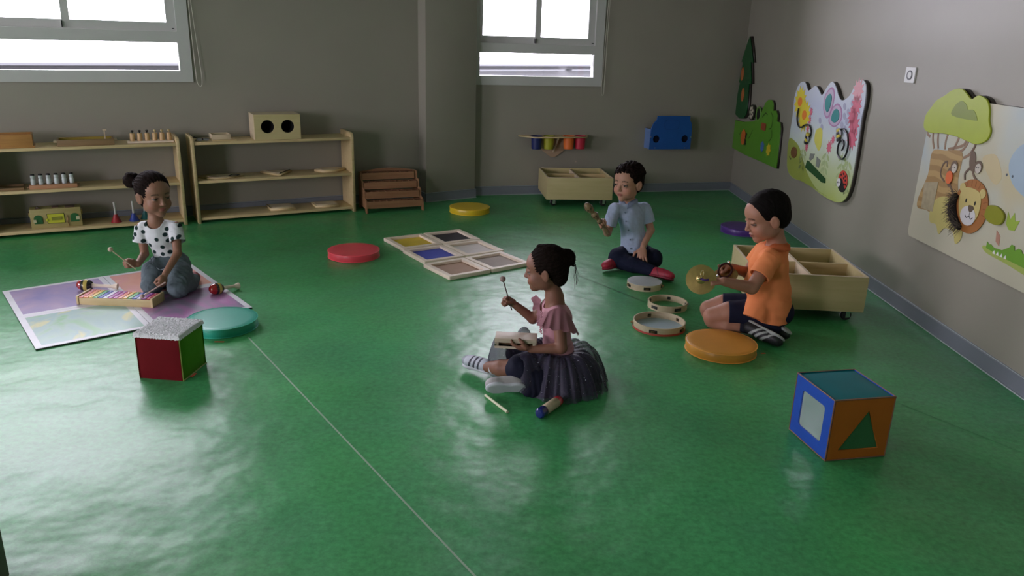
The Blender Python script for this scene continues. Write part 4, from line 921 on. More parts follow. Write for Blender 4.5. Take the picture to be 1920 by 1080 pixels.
# woolly top: dense bumpy pad
bm = bmesh.new(); n = 90; g = []
for j in range(n + 1):
    row = []
    for i in range(n + 1):
        u, v = i / n, j / n; e = min(u, 1 - u, v, 1 - v)
        z = s - 0.004 + 0.012 * min(1, e / 0.03) ** 0.5 + 0.004 * (noise.noise(Vector((u * 55, v * 55, 1.3)))) + 0.003 * noise.noise(Vector((u * 130, v * 130, 7)))
        ex = 0.003 * noise.noise(Vector((u * 60, v * 60, 4)))
        row.append(bm.verts.new((-0.004 + (s + 0.008) * u + ex, -0.004 + (s + 0.008) * v + ex, z - (0.007 if e < 1e-6 else 0))))
    g.append(row)
for j in range(n):
    for i in range(n): bm.faces.new((g[j][i], g[j][i + 1], g[j + 1][i + 1], g[j + 1][i]))
wt = obj('woolly_top', bm, mat('white_wool', (0.86, 0.86, 0.88), rough=0.9, bump=0.6, bscale=350, sheen=0.6), o, ang=180)
rng = random.Random(5); bm = bmesh.new()
for i in range(2600):
    side = rng.random()
    if side < 0.55:
        t = rng.random(); k = rng.randrange(4); x, y = ((t, 0), (1, t), (t, 1), (0, t))[k]
        p = Vector((x * s, y * s, s - 0.004 + rng.uniform(-0.004, 0.010))); d = Vector(((x - 0.5), (y - 0.5), rng.uniform(-0.6, 0.5))).normalized()
    else:
        x, y = rng.random(), rng.random(); p = Vector((x * s, y * s, s + 0.008)); d = Vector((rng.uniform(-1, 1), rng.uniform(-1, 1), 1.2)).normalized()
    q = p + d * rng.uniform(0.003, 0.008); w_ = Vector((rng.uniform(-1, 1), rng.uniform(-1, 1), rng.uniform(-1, 1))) * 0.0014
    a = [bm.verts.new(c) for c in (p - w_, p + w_, q)]; bm.faces.new(a)
fz = obj('wool_fibres', bm, D.materials['white_wool'], wt, smooth=False); fz['kind'] = 'stuff'
bm = bmesh.new(); tube(bm, [(s, 0, 0.003), (s, s, 0.003)], 0.0028, 6); tube(bm, [(s, 0, 0.003), (s, 0, s - 0.01)], 0.0018, 6)
obj('piping', bm, mat('piping_olive', (0.22, 0.30, 0.06), rough=0.5), o)
tg = obj('care_tag', B(s + 0.002, s + 0.014, 0.045, 0.085, 0.001, 0.0025), M_orangetag, o)

# tactile frames
def tactile_frame(loc, rz, w, d, color, nm, label):
    o = empty('tactile_frame', loc, rz, label, 'wooden frame', 'wooden tactile frames on the floor')
    b_ = 0.034; t = 0.024
    plate('frame_border', [rrect(-w / 2, w / 2, -d / 2, d / 2, 0.008), rrect(-w / 2 + b_, w / 2 - b_, -d / 2 + b_, d / 2 - b_, 0.004)], t, M_pine, o, bevel=0.003)
    obj('inner_panel', B(-w / 2 + b_ - 0.004, w / 2 - b_ + 0.004, -d / 2 + b_ - 0.004, d / 2 - b_ + 0.004, 0.001, 0.008), mat('panel_' + nm, color, rough=0.7 if nm != 'white' else 0.5, bump=0.15, bscale=180), o)
    return o
TF = [(-0.707, 5.258, 33, (0.68, 0.48, 0.03), 'yellow', 'wooden frame with a yellow panel, left end of the farthest row'),
      (-0.448, 5.428, 32, (0.008, 0.007, 0.010), 'black', 'wooden frame with a black panel'),
      (-0.528, 4.962, 34, (0.03, 0.055, 0.45), 'blue', 'wooden frame with a blue panel'),
      (-0.276, 5.135, 34, (0.62, 0.55, 0.50), 'white', 'wooden frame with a white panel beside the blue one'),
      (-0.350, 4.650, 36, (0.40, 0.24, 0.15), 'brown', 'wooden frame with a brown panel nearest the camera'),
      (-0.103, 4.835, 37, (0.40, 0.32, 0.27), 'grey_brown', 'wooden frame with a grey brown panel nearest the front girl')]
for x, y, a, c_, nm, lb in TF: tactile_frame((x, y, 0), math.radians(a), 0.300, 0.322, c_, nm, lb)

# liquid colour floor tiles
def tile_mat(name, cols, scale, pos=None, dist=1.6):
    m = D.materials.new(name); m.use_nodes = True; nt = m.node_tree; b = nt.nodes['Principled BSDF']; N = nt.nodes.new; L = nt.links.new
    tc = N('ShaderNodeTexCoord'); n = N('ShaderNodeTexNoise'); n.inputs['Scale'].default_value = scale; n.inputs['Detail'].default_value = 5; n.inputs['Distortion'].default_value = dist
    L(tc.outputs['Object'], n.inputs['Vector']); r_ = N('ShaderNodeValToRGB'); e = r_.color_ramp.elements
    k = len(cols); e[0].position = 0.28; e[0].color = (*cols[0], 1); e[1].position = 0.72; e[1].color = (*cols[-1], 1)
    for i in range(1, k - 1): x = e.new(0.28 + 0.44 * i / (k - 1)); x.color = (*cols[i], 1)
    L(n.outputs['Fac'], r_.inputs[0]); L(r_.outputs[0], b.inputs['Base Color']); b.inputs['Roughness'].default_value = 0.28; b.inputs['Specular IOR Level'].default_value = 0.5
    return m
MX0 = Vector((-2.760, 3.955, 0)); MXf = Vector((-1.984, 4.600, 0)); MXr = Vector((-1.363, 3.838, 0)); MXn = Vector((-2.140, 3.190, 0))
ex = (MXf - MX0).normalized(); ey = (MX0 - MXn).normalized(); ctr = (MX0 + MXf + MXr + MXn) / 4
ta = math.atan2((MXr - MXn).y + (MXf - MX0).y, (MXr - MXn).x + (MXf - MX0).x)
tiles = [(-1, 1, tile_mat('tile_violet', [(0.20, 0.20, 0.50), (0.34, 0.28, 0.52), (0.46, 0.34, 0.52), (0.44, 0.40, 0.60)], 2.2), 'violet liquid colour floor tile at the far left of the mat'),
         (1, 1, tile_mat('tile_coral', [(0.75, 0.30, 0.22), (0.80, 0.40, 0.30), (0.78, 0.35, 0.36), (0.85, 0.55, 0.25)], 2.0), 'coral pink liquid colour floor tile under the kneeling girl'),
         (-1, -1, tile_mat('tile_green', [(0.12, 0.50, 0.18), (0.26, 0.52, 0.28), (0.34, 0.52, 0.44), (0.30, 0.48, 0.46), (0.60, 0.60, 0.28), (0.36, 0.56, 0.34)], 2.4, dist=2.2), 'green and yellow liquid colour floor tile nearest the camera'),
         (1, -1, tile_mat('tile_magenta', [(0.22, 0.14, 0.25), (0.30, 0.24, 0.36), (0.50, 0.20, 0.46), (0.55, 0.36, 0.58)], 2.6, dist=2.4), 'magenta and grey liquid colour floor tile beside the teal cushion')]
M_tileedge = mat('tile_border', (0.66, 0.66, 0.70), rough=0.4); M_tilecore = mat('tile_rubber', (0.01, 0.012, 0.015), rough=0.6)
TW = 0.495
for sx, sy, m_, lb in tiles:
    c_ = ctr + Matrix.Rotation(ta, 3, 'Z') @ Vector((sx * (TW / 2 + 0.0012), sy * (TW / 2 + 0.0012), 0))
    o = empty('floor_tile', c_, ta, lb, 'floor tile', 'liquid colour floor tiles')
    obj('rubber_base', B(-TW / 2, TW / 2, -TW / 2, TW / 2, 0, 0.006), M_tilecore, o)
    plate('border', [rect(-TW / 2, TW / 2, -TW / 2, TW / 2), rect(-TW / 2 + 0.028, TW / 2 - 0.028, -TW / 2 + 0.028, TW / 2 - 0.028)], 0.003, M_tileedge, o, mx=Matrix.Translation((0, 0, 0.006)))
    obj('liquid_panel', B(-TW / 2 + 0.028, TW / 2 - 0.028, -TW / 2 + 0.028, TW / 2 - 0.028, 0.006, 0.0086), m_, o)
ZMAT = 0.009

# xylophone
xa = math.atan2(3.767 - 3.782, -1.865 + 2.267)
o = empty('xylophone', (-2.262, 3.790, ZMAT), xa, 'wooden xylophone with rainbow metal bars in front of the kneeling girl', 'xylophone')
XL = 0.405
obj('side_rail', B(0.012, XL - 0.012, 0, 0.010, 0.0, 0.040), M_birch, o, bevel=0.0015); obj('side_rail', B(0.012, XL - 0.012, 0.112, 0.120, 0.0, 0.040), M_birch, o, bevel=0.0015)
obj('end_block', B(0, 0.012, -0.004, 0.124, 0.0, 0.048), M_birch, o, bevel=0.002); obj('end_block', B(XL - 0.012, XL, -0.004, 0.124, 0.0, 0.048), M_birch, o, bevel=0.002)
bars = [(0.62, 0.10, 0.10), (0.75, 0.22, 0.05), (0.70, 0.45, 0.03), (0.04, 0.35, 0.10), (0.03, 0.08, 0.40), (0.70, 0.70, 0.80), (0.35, 0.03, 0.30), (0.45, 0.05, 0.30), (0.72, 0.18, 0.10), (0.75, 0.42, 0.03), (0.08, 0.38, 0.08), (0.03, 0.10, 0.42), (0.70, 0.72, 0.80), (0.30, 0.04, 0.32), (0.55, 0.06, 0.10)]
for k, c_ in enumerate(bars):
    x0 = 0.016 + k * (XL - 0.032) / 15; L_ = 0.128 - 0.0022 * k
    b_ = obj('tone_bar', B(x0 + 0.0015, x0 + 0.0225, 0.06 - L_ / 2, 0.06 + L_ / 2, 0.0405, 0.0435), mat('bar_%d' % k, c_, rough=0.42, var=0.02), o, bevel=0.0008)
    for yy in (0.06 - L_ * 0.34, 0.06 + L_ * 0.34):
        obj('screw', lathe(bmesh.new(), [(0, 0.0436), (0.0032, 0.0436), (0.0026, 0.0455), (0, 0.046)], 8, mx=Matrix.Translation((x0 + 0.012, yy, 0))), M_white, b_)
# maracas
def maraca(a, b, label, scale=1.0):
    """a: head end, b: handle end"""
    o = empty('maraca', (0, 0, 0), 0, label, 'maraca', 'striped maracas')
    mx = seg_mx(a, b)
    R_ = 0.0325 * scale
    def hp(z0, z1, n=9): return [(R_ * math.sqrt(max(0, 1 - ((z - 0.045) / 0.045) ** 2)) * (1.0), z) for z in [z0 + (z1 - z0) * i / n for i in range(n + 1)]]
    for nm, z0, z1, m in (('red_cap', 0.0, 0.030, mat('maraca_red', (0.30, 0.008, 0.010), rough=0.15, coat=0.6)), ('black_band', 0.030, 0.044, mat('maraca_black', (0.01, 0.008, 0.01), rough=0.2, coat=0.5)), ('yellow_band', 0.044, 0.062, mat('maraca_yellow', (0.60, 0.48, 0.12), rough=0.2, coat=0.5)), ('black_band', 0.062, 0.083, mat('maraca_black', (0, 0, 0)))):
        obj(nm, lathe(bmesh.new(), hp(z0, z1), 28, mx=mx), m, o)
    L_ = (Vector(b) - Vector(a)).length
    obj('handle', lathe(bmesh.new(), [(0, 0.079), (0.014, 0.082), (0.010, 0.095), (0.0085, 0.12), (0.0095, L_ - 0.03), (0.016, L_ - 0.008), (0.018, L_), (0, L_)], 18, mx=mx), M_pine, o)
    return o
maraca((-2.385, 4.015, ZMAT + 0.033), (-2.175, 4.045, ZMAT + 0.0185), 'striped maraca lying behind the xylophone')
maraca((-1.648, 3.995, ZMAT + 0.033), (-1.545, 4.150, 0.0195), 'striped maraca lying at the right edge of the mat')
# tambourines
def tambourine(loc, rz, rad, h, skin, label, up=True, rim=None, tilt=(0, 0)):
    o = empty('tambourine', loc, rz, label, 'tambourine', 'wooden tambourines on the floor')
    o.rotation_euler = (tilt[0], tilt[1], rz)
    m_r = rim or M_lightwood
    obj('hoop', lathe(bmesh.new(), [(rad, 0), (rad, h), (rad - 0.006, h), (rad - 0.006, 0)], 64, closed=True), m_r, o, ang=50)
    if skin:
        z = h + 0.0005 if up else 0.004
        obj('drum_skin', lathe(bmesh.new(), [(0, z + 0.0008), (rad - 0.001 if up else rad - 0.006, z + 0.0008), (rad if up else rad - 0.006, z - 0.0005), (0, z - 0.0003)], 64), mat('drum_skin_' + skin, (0.55, 0.58, 0.62) if skin == 'white' else (0.36, 0.47, 0.52), rough=0.5), o)
    for k in range(5):
        a = 2 * PI * k / 5 + 0.35
        mm = Matrix.Rotation(a, 4, 'Z') @ Matrix.Translation((rad, 0, h * 0.5))
        bm = bmesh.new(); box(bm, -0.0065, 0.0006, -0.020, 0.020, -0.008, 0.008, mx=mm); sl = obj('jingle_slot', bm, M_black, o)
        for dx in (-0.007, 0.007):
            for dz in (-0.003, 0.003):
                pass
        for dz in (-0.0025, 0.0025):
            bm = lathe(bmesh.new(), [(0, 0), (0.009, 0.0), (0.0135, 0.0015), (0.0135, 0.002), (0.008, 0.0012), (0, 0.0014)], 16, mx=mm @ Matrix.Translation((0.0, 0, dz)))
            obj('jingle', bm, M_chrome if not skin else M_brass, sl)
    return o
tambourine((0.792, 4.428, 0), 0.6, 0.103, 0.036, 'white', 'white-skinned tambourine lying skin up near the boy in blue')
tambourine((0.865, 4.070, 0), -0.3, 0.108, 0.036, None, 'open tambourine hoop without a skin, with silver jingles')
tambourine((0.762, 3.742, 0), 0.2, 0.133, 0.040, 'blue', 'large tambourine lying upside down with reddish lower edge', up=False)
o = [x for x in D.objects if x.get('label', '').startswith('large tambourine')][0]
obj('red_band', lathe(bmesh.new(), [(0.1335, 0.0005), (0.1345, 0.0005), (0.1345, 0.011), (0.1335, 0.011)], 64, closed=True), mat('red_band', (0.50, 0.07, 0.05), rough=0.5), o)
# stick and shaker in front
bm = bmesh.new(); tube(bm, [(0, 0, 0), (0.046, -0.072, 0), (0.092, -0.143, 0)], [0.0052, 0.0058, 0.0062], 12)
o = obj('rhythm_stick', bm, mat('stick_cream', (0.62, 0.62, 0.42), rough=0.5)); o.location = (-0.095, 2.872, 0.0064)
setp(o, 'short cream wooden stick lying in front of the front girl', 'stick')
o = empty('cylinder_shaker', (0, 0, 0), 0, 'wooden cylinder shaker with blue and red ends lying in front', 'shaker')
mx = seg_mx((0.118, 2.690, 0.0212), (0.206, 2.822, 0.0212))
obj('blue_end', lathe(bmesh.new(), [(0, 0), (0.016, 0.001), (0.021, 0.007), (0.021, 0.038), (0.020, 0.040)], 26, mx=mx), mat('end_blue', (0.008, 0.015, 0.15), rough=0.2, coat=0.5), o)
obj('wood_tube', lathe(bmesh.new(), [(0.0198, 0.039), (0.0205, 0.040), (0.0205, 0.128), (0.0198, 0.129)], 26, mx=mx), wood('shaker_wood', (0.50, 0.40, 0.27), (0.58, 0.48, 0.33), axis=2), o)
obj('red_end', lathe(bmesh.new(), [(0.020, 0.128), (0.021, 0.130), (0.021, 0.150), (0.016, 0.158), (0, 0.159)], 26, mx=mx), mat('end_red', (0.45, 0.02, 0.03), rough=0.25, coat=0.4), o)

# =================================================================== children: smooth implicit bodies meshed once
V3 = lambda *a: np.array(a, dtype=np.float64)
def nrm(v): v = np.asarray(v, float); return v / (np.linalg.norm(v) + 1e-12)
class Vol:
    def __init__(s, lo, hi, h=0.0026):
        s.lo = np.asarray(lo, float); s.h = h
        s.n = np.ceil((np.asarray(hi, float) - s.lo) / h).astype(int) + 1
        s.A = np.full(s.n, 1.0, np.float32)
    def region(s, lo, hi, pad):
        a = np.maximum(np.floor((np.asarray(lo) - pad - s.lo) / s.h).astype(int), 0)
        b = np.minimum(np.ceil((np.asarray(hi) + pad - s.lo) / s.h).astype(int) + 1, s.n)
        if (b <= a).any(): return None
        g = [(s.lo[i] + s.h * np.arange(a[i], b[i])).astype(np.float32) for i in range(3)]
        return tuple(slice(a[i], b[i]) for i in range(3)), (g[0][:, None, None], g[1][None, :, None], g[2][None, None, :])
    def comb(s, fn, lo, hi, k, op):
        rg = s.region(lo, hi, k + 3 * s.h)
        if rg is None: return
        sl, (X, Y, Z) = rg
        b = fn(X, Y, Z).astype(np.float32); a = s.A[sl]
        if op == 'sub': b = -b
        if k < 1e-6: s.A[sl] = np.minimum(a, b) if op == 'add' else np.maximum(a, b); return
        if op == 'add':
            h = np.clip(0.5 + 0.5 * (a - b) / k, 0, 1); s.A[sl] = a * (1 - h) + b * h - k * h * (1 - h)
        else:
            h = np.clip(0.5 - 0.5 * (a - b) / k, 0, 1); s.A[sl] = a * (1 - h) + b * h + k * h * (1 - h)
    def rc(s, a, b, ra, rb, k=0.01, op='add'):
        a = np.asarray(a, float); b = np.asarray(b, float); d = b - a; dd = d @ d + 1e-12
        def f(X, Y, Z):
            t = np.clip(((X - a[0]) * d[0] + (Y - a[1]) * d[1] + (Z - a[2]) * d[2]) / dd, 0, 1)
            return np.sqrt((X - a[0] - t * d[0]) ** 2 + (Y - a[1] - t * d[1]) ** 2 + (Z - a[2] - t * d[2]) ** 2) - (ra + (rb - ra) * t)
        m = max(ra, rb); s.comb(f, np.minimum(a, b) - m, np.maximum(a, b) + m, k, op)
    def chain(s, pts, rs, k=0.01):
        for i in range(len(pts) - 1): s.rc(pts[i], pts[i + 1], rs[i], rs[i + 1], k)
    def ell(s, c, r, R=None, k=0.01, op='add'):
        c = np.asarray(c, float); r = np.asarray(r, float) * np.ones(3); Rm = np.eye(3) if R is None else np.asarray(R)[:3, :3]
        Ri = Rm.T
        def f(X, Y, Z):
            x, y, z = X - c[0], Y - c[1], Z - c[2]
            u = Ri[0, 0] * x + Ri[0, 1] * y + Ri[0, 2] * z; v = Ri[1, 0] * x + Ri[1, 1] * y + Ri[1, 2] * z; w = Ri[2, 0] * x + Ri[2, 1] * y + Ri[2, 2] * z
            k0 = np.sqrt((u / r[0]) ** 2 + (v / r[1]) ** 2 + (w / r[2]) ** 2); k1 = np.sqrt((u / r[0] ** 2) ** 2 + (v / r[1] ** 2) ** 2 + (w / r[2] ** 2) ** 2) + 1e-6
            return k0 * (k0 - 1) / k1
        m = r.max(); s.comb(f, c - m, c + m, k, op)
    def cone(s, a, b, ra, rb, k=0.004, op='add'):
        """flat-ended cone"""
        a = np.asarray(a, float); b = np.asarray(b, float); d = b - a; L = np.linalg.norm(d); d = d / L
        def f(X, Y, Z):
            x, y, z = X - a[0], Y - a[1], Z - a[2]; t = x * d[0] + y * d[1] + z * d[2]
            rr = np.sqrt(np.maximum(x * x + y * y + z * z - t * t, 0)); R_ = ra + (rb - ra) * np.clip(t / L, 0, 1)
            return np.maximum(rr - R_, np.abs(t - L / 2) - L / 2)
        m = max(ra, rb) + 0.002; s.comb(f, np.minimum(a, b) - m, np.maximum(a, b) + m, k, op)
    def plane_cut(s, p, n, lo, hi, k=0.003):
        """remove everything on the +n side inside the box lo..hi"""
        p = np.asarray(p, float); n = nrm(n)
        s.comb(lambda X, Y, Z: -((X - p[0]) * n[0] + (Y - p[1]) * n[1] + (Z - p[2]) * n[2]), lo, hi, k, 'sub')
    def mesh(s):
        A = s.A; I = A < 0
        M = np.zeros(tuple(np.array(A.shape) - 1), np.uint8)
        for i in (0, 1):
            for j in (0, 1):
                for k in (0, 1): M += I[i:A.shape[0] - 1 + i, j:A.shape[1] - 1 + j, k:A.shape[2] - 1 + k]
        cx, cy, cz = np.nonzero((M > 0) & (M < 8)); N = len(cx)
        idx = np.full(M.shape, -1, np.int32); idx[cx, cy, cz] = np.arange(N)
        P = np.zeros((N, 3)); C_ = np.zeros(N)
        cor = [(i, j, k) for i in (0, 1) for j in (0, 1) for k in (0, 1)]
        val = {c: A[cx + c[0], cy + c[1], cz + c[2]].astype(np.float64) for c in cor}
        for c in cor:
            for ax in range(3):
                if c[ax]: continue
                d = list(c); d[ax] = 1; d = tuple(d); va, vb = val[c], val[d]
                m = (va < 0) != (vb < 0); t = np.where(m, va / np.where(m, va - vb, 1), 0)
                for q in range(3):
                    P[:, q] += np.where(m, c[q] + (t if q == ax else 0), 0)
                C_ += m
        P = P / C_[:, None] + np.stack([cx, cy, cz], 1)
        P = s.lo + s.h * P
        faces = []
        for ax in range(3):
            o1, o2 = [(1, 2), (2, 0), (0, 1)][ax]
            sa = [slice(1, -1)] * 3; sa[ax] = slice(0, -1)
            sb = [slice(1, -1)] * 3; sb[ax] = slice(1, None)
            a, b = I[tuple(sa)], I[tuple(sb)]
            e = np.nonzero(a != b); inside = a[e]
            g = [e[0] + 1, e[1] + 1, e[2] + 1]; g[ax] = e[ax]
            def cell(u, v):
                q = [x.copy() for x in g]; q[o1] = q[o1] - u; q[o2] = q[o2] - v; return idx[q[0], q[1], q[2]]
            F = np.stack([cell(1, 1), cell(0, 1), cell(0, 0), cell(1, 0)], 1)
            F[~inside] = F[~inside][:, ::-1]; faces.append(F)
        F = np.concatenate(faces); F = F[(F >= 0).all(1)]
        return P, F

def relax(P, F, it=1, lam=0.5):
    e = np.concatenate([F[:, [0, 1]], F[:, [1, 2]], F[:, [2, 3]], F[:, [3, 0]]])
    for _ in range(it):
        S = np.zeros_like(P); c = np.zeros(len(P))
        for q in range(3):
            S[:, q] = np.bincount(e[:, 0], P[e[:, 1], q], len(P)) + np.bincount(e[:, 1], P[e[:, 0], q], len(P))
        c = np.bincount(e[:, 0], None, len(P)) + np.bincount(e[:, 1], None, len(P))
        P = P + lam * (S / np.maximum(c, 1)[:, None] - P)
    return P
def normals(P, F):
    n = np.cross(P[F[:, 2]] - P[F[:, 0]], P[F[:, 3]] - P[F[:, 1]]); N = np.zeros_like(P)
    for c in range(4):
        for q in range(3): N[:, q] += np.bincount(F[:, c], n[:, q], len(P))
    return N / (np.linalg.norm(N, axis=1)[:, None] + 1e-12)
def wrink(P, amp, freq, seed=0, stretch=(1, 1, 1)):
    rg = np.random.default_rng(seed); out = np.zeros(len(P)); Q = P * np.array(stretch)
    warp = 0.02 * np.stack([np.sin(Q @ (rg.normal(size=3) * 30) + rg.uniform(0, 6)) for _ in range(3)], 1)
    for i in range(7):
        k = rg.normal(size=3); k = k / np.linalg.norm(k) * freq * rg.uniform(0.5, 1.6)
        out += np.sin((Q + warp) @ k + rg.uniform(0, 6)) * rg.uniform(0.4, 1)
    return amp * out / 3
def mesh_from(name, P, F, m, parent, color=None):
    me = D.meshes.new(name); n, f = len(P), len(F)
    # drop vertices used by nothing
    me.vertices.add(n); me.vertices.foreach_set('co', P.astype(np.float32).ravel())
    me.loops.add(f * 4); me.loops.foreach_set('vertex_index', F.astype(np.int32).ravel())
    me.polygons.add(f); me.polygons.foreach_set('loop_start', np.arange(0, f * 4, 4, dtype=np.int32))
    me.polygons.foreach_set('use_smooth', np.ones(f, bool)); me.update(calc_edges=True)
    if color is not None:
        at = me.attributes.new('Col', 'FLOAT_COLOR', 'POINT'); c = np.ones((n, 4), np.float32); c[:, :3] = color; at.data.foreach_set('color', c.ravel())
    return link(name, me, m, parent)
def build(name, vol, m, root, color=None, wr=None, it=1):
    """mesh a volume; world coordinates are stored relative to the child's root"""
    P, F = vol.mesh(); P = relax(P, F, it)
    if wr is not None: P = P + normals(P, F) * np.asarray(wr(P))[:, None]
    col = color(P) if color else None
    return mesh_from(name, P - np.array(root.location), F, m, root, col)

def hmat(c, yaw, pitch=0.0, roll=0.0, sc=1.0):
    """head frame; yaw 0 looks towards -y, positive turns towards +x; pitch>0 looks down"""
    R_ = Matrix.Rotation(yaw, 3, 'Z') @ Matrix.Rotation(pitch, 3, 'X') @ Matrix.Rotation(roll, 3, 'Y')
    return np.asarray(c, float), np.array(R_), sc
def hp_(H, p): return H[0] + H[1] @ (np.asarray(p, float) * H[2])
def he(V, H, p, r, k=0.01, op='add', R=None):
    V.ell(hp_(H, p), np.asarray(r, float) * H[2], H[1] if R is None else H[1] @ R, k, op)
def hr(V, H, a, b, ra, rb, k=0.01, op='add'): V.rc(hp_(H, a), hp_(H, b), ra * H[2], rb * H[2], k, op)
def rotx(a): return np.array(Matrix.Rotation(a, 3, 'X'))
def rotz(a): return np.array(Matrix.Rotation(a, 3, 'Z'))
def roty(a): return np.array(Matrix.Rotation(a, 3, 'Y'))

def head(V, H, neckb, rn=0.031):
    he(V, H, (0, 0.012, 0.028), (0.069, 0.086, 0.073), 0.0)
    he(V, H, (0, -0.040, 0.030), (0.054, 0.040, 0.050), 0.02)
    he(V, H, (0, -0.020, -0.030), (0.055, 0.058, 0.062), 0.02)
    for sx in (-1, 1):
        he(V, H, (sx * 0.030, -0.046, -0.036), 0.0265, 0.018)
        he(V, H, (sx * 0.034, -0.010, -0.055), (0.022, 0.034, 0.024), 0.02)
    he(V, H, (0, -0.056, -0.079), 0.0175, 0.024)
    hr(V, H, (0, -0.077, 0.004), (0, -0.0895, -0.025), 0.0055, 0.0088, 0.012)
    for sx in (-1, 1):
        he(V, H, (sx * 0.0085, -0.083, -0.028), 0.0060, 0.005)
        he(V, H, (sx * 0.029, -0.103, 0.002), (0.020, 0.022, 0.014), 0.010, 'sub')
    he(V, H, (0, -0.0755, -0.0495), (0.017, 0.0085, 0.0045), 0.006)
    he(V, H, (0, -0.0735, -0.0585), (0.0145, 0.0085, 0.0050), 0.006)
    for sx in (-1, 1):
        he(V, H, (sx * 0.0290, -0.066, 0.006), (0.0150, 0.0125, 0.0075), 0.003)      # upper lid
        he(V, H, (sx * 0.0290, -0.066, -0.0075), (0.0145, 0.0120, 0.0050), 0.003)    # lower lid
        R_ = roty(sx * 0.12) @ rotz(-sx * 0.45)
        he(V, H, (sx * 0.071, 0.006, -0.010), (0.0075, 0.018, 0.029), 0.005, 'add', R_)
        he(V, H, (sx * 0.080, -0.001, -0.008), (0.0060, 0.0105, 0.018), 0.003, 'sub', R_)
    V.rc(hp_(H, (0, 0.022, -0.035)), neckb, rn * H[2], rn * 1.12, 0.016)

def eyes(H, root, look=(0, 0), deep=0.0):
    for sx in (-1, 1):
        c = hp_(H, (sx * 0.029, -0.0640 + deep, -0.001)); r = 0.0122 * H[2]
        w = lathe(bmesh.new(), [(r * math.sin(t), r * math.cos(t)) for t in [PI * i / 12 for i in range(13)]], 18, mx=Matrix.Translation(c - np.array(root.location)))
        e = obj('eye', w, mat('eye_white', (0.20, 0.18, 0.17), rough=0.4, spec=0.3, var=0), root)
        d = nrm(H[1] @ V3(look[0] + sx * 0.05, -1, look[1])); cc = c + d * r * 0.62
        mx = Matrix.Translation(cc - np.array(root.location)) @ Vector(d).to_track_quat('Z', 'Y').to_matrix().to_4x4()
        rr = r * 0.66
        obj('iris', lathe(bmesh.new(), [(rr * 1.02, 0), (rr * 0.9, r * 0.24), (rr * 0.55, r * 0.38), (0, r * 0.43)], 16, mx=mx), mat('iris_dark', (0.020, 0.010, 0.006), rough=0.1, var=0), e)

def skin_color(H, base, lip=(0.30, 0.09, 0.075), brow=(0.025, 0.015, 0.012), closed=False):
    base = np.array(base)
    def f(P):
        c = np.tile(base, (len(P), 1)); L = ((P - H[0]) @ H[1]) / H[2]
        def e(p, r):
            return np.clip(1.25 - np.sqrt((((L - np.array(p)) / np.array(r)) ** 2).sum(1)), 0, 0.5) * 2
        def mixc(w, col):
            nonlocal c
            c = c * (1 - w[:, None]) + np.array(col) * w[:, None]
        front = (L[:, 1] < -0.03)
        for sx in (-1, 1): mixc(0.30 * front * e((sx * 0.038, -0.07, -0.035), (0.022, 0.03, 0.02)), base * np.array([1.25, 0.75, 0.72]))
        mixc(front * e((0, -0.082, -0.0535), (0.0190, 0.014, 0.0082)), lip)
        mixc(front * (np.abs(L[:, 2] + 0.0538) < 0.0011) * (np.abs(L[:, 0]) < 0.017) * 0.8, np.array(lip) * 0.3)
        for sx in (-1, 1):
            bz = 0.0235 - 14 * (np.abs(L[:, 0]) - 0.027) ** 2
            w = front * (np.abs(L[:, 2] - bz) < 0.0032) * (np.abs(L[:, 0] - sx * 0.029) < 0.0155)
            mixc(w * 0.8, brow)
            zt = 0.0065 if not closed else -0.0035
            w = front * (np.abs(L[:, 2] - (0.0045 if not closed else -0.003) + 6 * (L[:, 0] - sx * 0.029) ** 2) < 0.0021) * (np.abs(L[:, 0] - sx * 0.029) < 0.0135) * (L[:, 1] < -0.06)
            mixc(w * 0.85, (0.02, 0.012, 0.01))
            mixc(front * e((sx * 0.0065, -0.090, -0.0345), (0.0035, 0.006, 0.0025)) * 0.7, base * 0.3)
        return c
    return f

def hand(V, w, d, n, t, curls=(0.4, 0.5, 0.4), size=1.0, thumb=(0.55, 0.5, 0.5), fore=None, spread=0.06, fingers=None):
    """w wrist, d finger direction, n palm side, t thumb side"""
    d = nrm(d); n = nrm(n - (np.dot(n, d)) * d); t = nrm(t - np.dot(t, d) * d - np.dot(t, n) * n); s = size
    R_ = np.stack([d, t, n], 1)
    V.ell(w + d * 0.026 * s, np.array([0.034, 0.0235, 0.0115]) * s, R_, 0.008)
    V.ell(w + d * 0.040 * s - n * 0.001, np.array([0.020, 0.0255, 0.0105]) * s, R_, 0.006)
    V.ell(w + d * 0.022 * s + t * 0.014 * s + n * 0.006 * s, np.array([0.020, 0.010, 0.010]) * s, R_, 0.006)
    for i, (off, L_) in enumerate(((0.0185, 0.043), (0.0062, 0.048), (-0.0062, 0.045), (-0.0180, 0.036))):
        cv = curls if fingers is None else fingers[i]
        b = w + d * (0.052 - 0.0035 * abs(i - 1.2)) * s + t * off * s
        a = 0.0; p = b; seg = [0.44, 0.32, 0.24]; r = [0.0066, 0.0060, 0.0055, 0.0047]
        dd0 = nrm(d + t * spread * (1.5 - i))
        for q in range(3):
            a += cv[q]; dr = dd0 * math.cos(a) + n * math.sin(a); e = p + dr * L_ * seg[q] * s
            V.rc(p, e, r[q] * s, r[q + 1] * s, 0.0022 if q else 0.004); p = e
    b = w + d * 0.016 * s + t * 0.018 * s + n * 0.003 * s
    td = nrm(d * thumb[0] + t * thumb[1] + n * thumb[2]); m = b + td * 0.026 * s
    V.rc(b, m, 0.0090 * s, 0.0074 * s, 0.006)
    td2 = nrm(d * (thumb[0] + 0.5) + t * (thumb[1] - 0.55) + n * (thumb[2] + 0.25)); V.rc(m, m + td2 * 0.021 * s, 0.0074 * s, 0.0060 * s, 0.003)

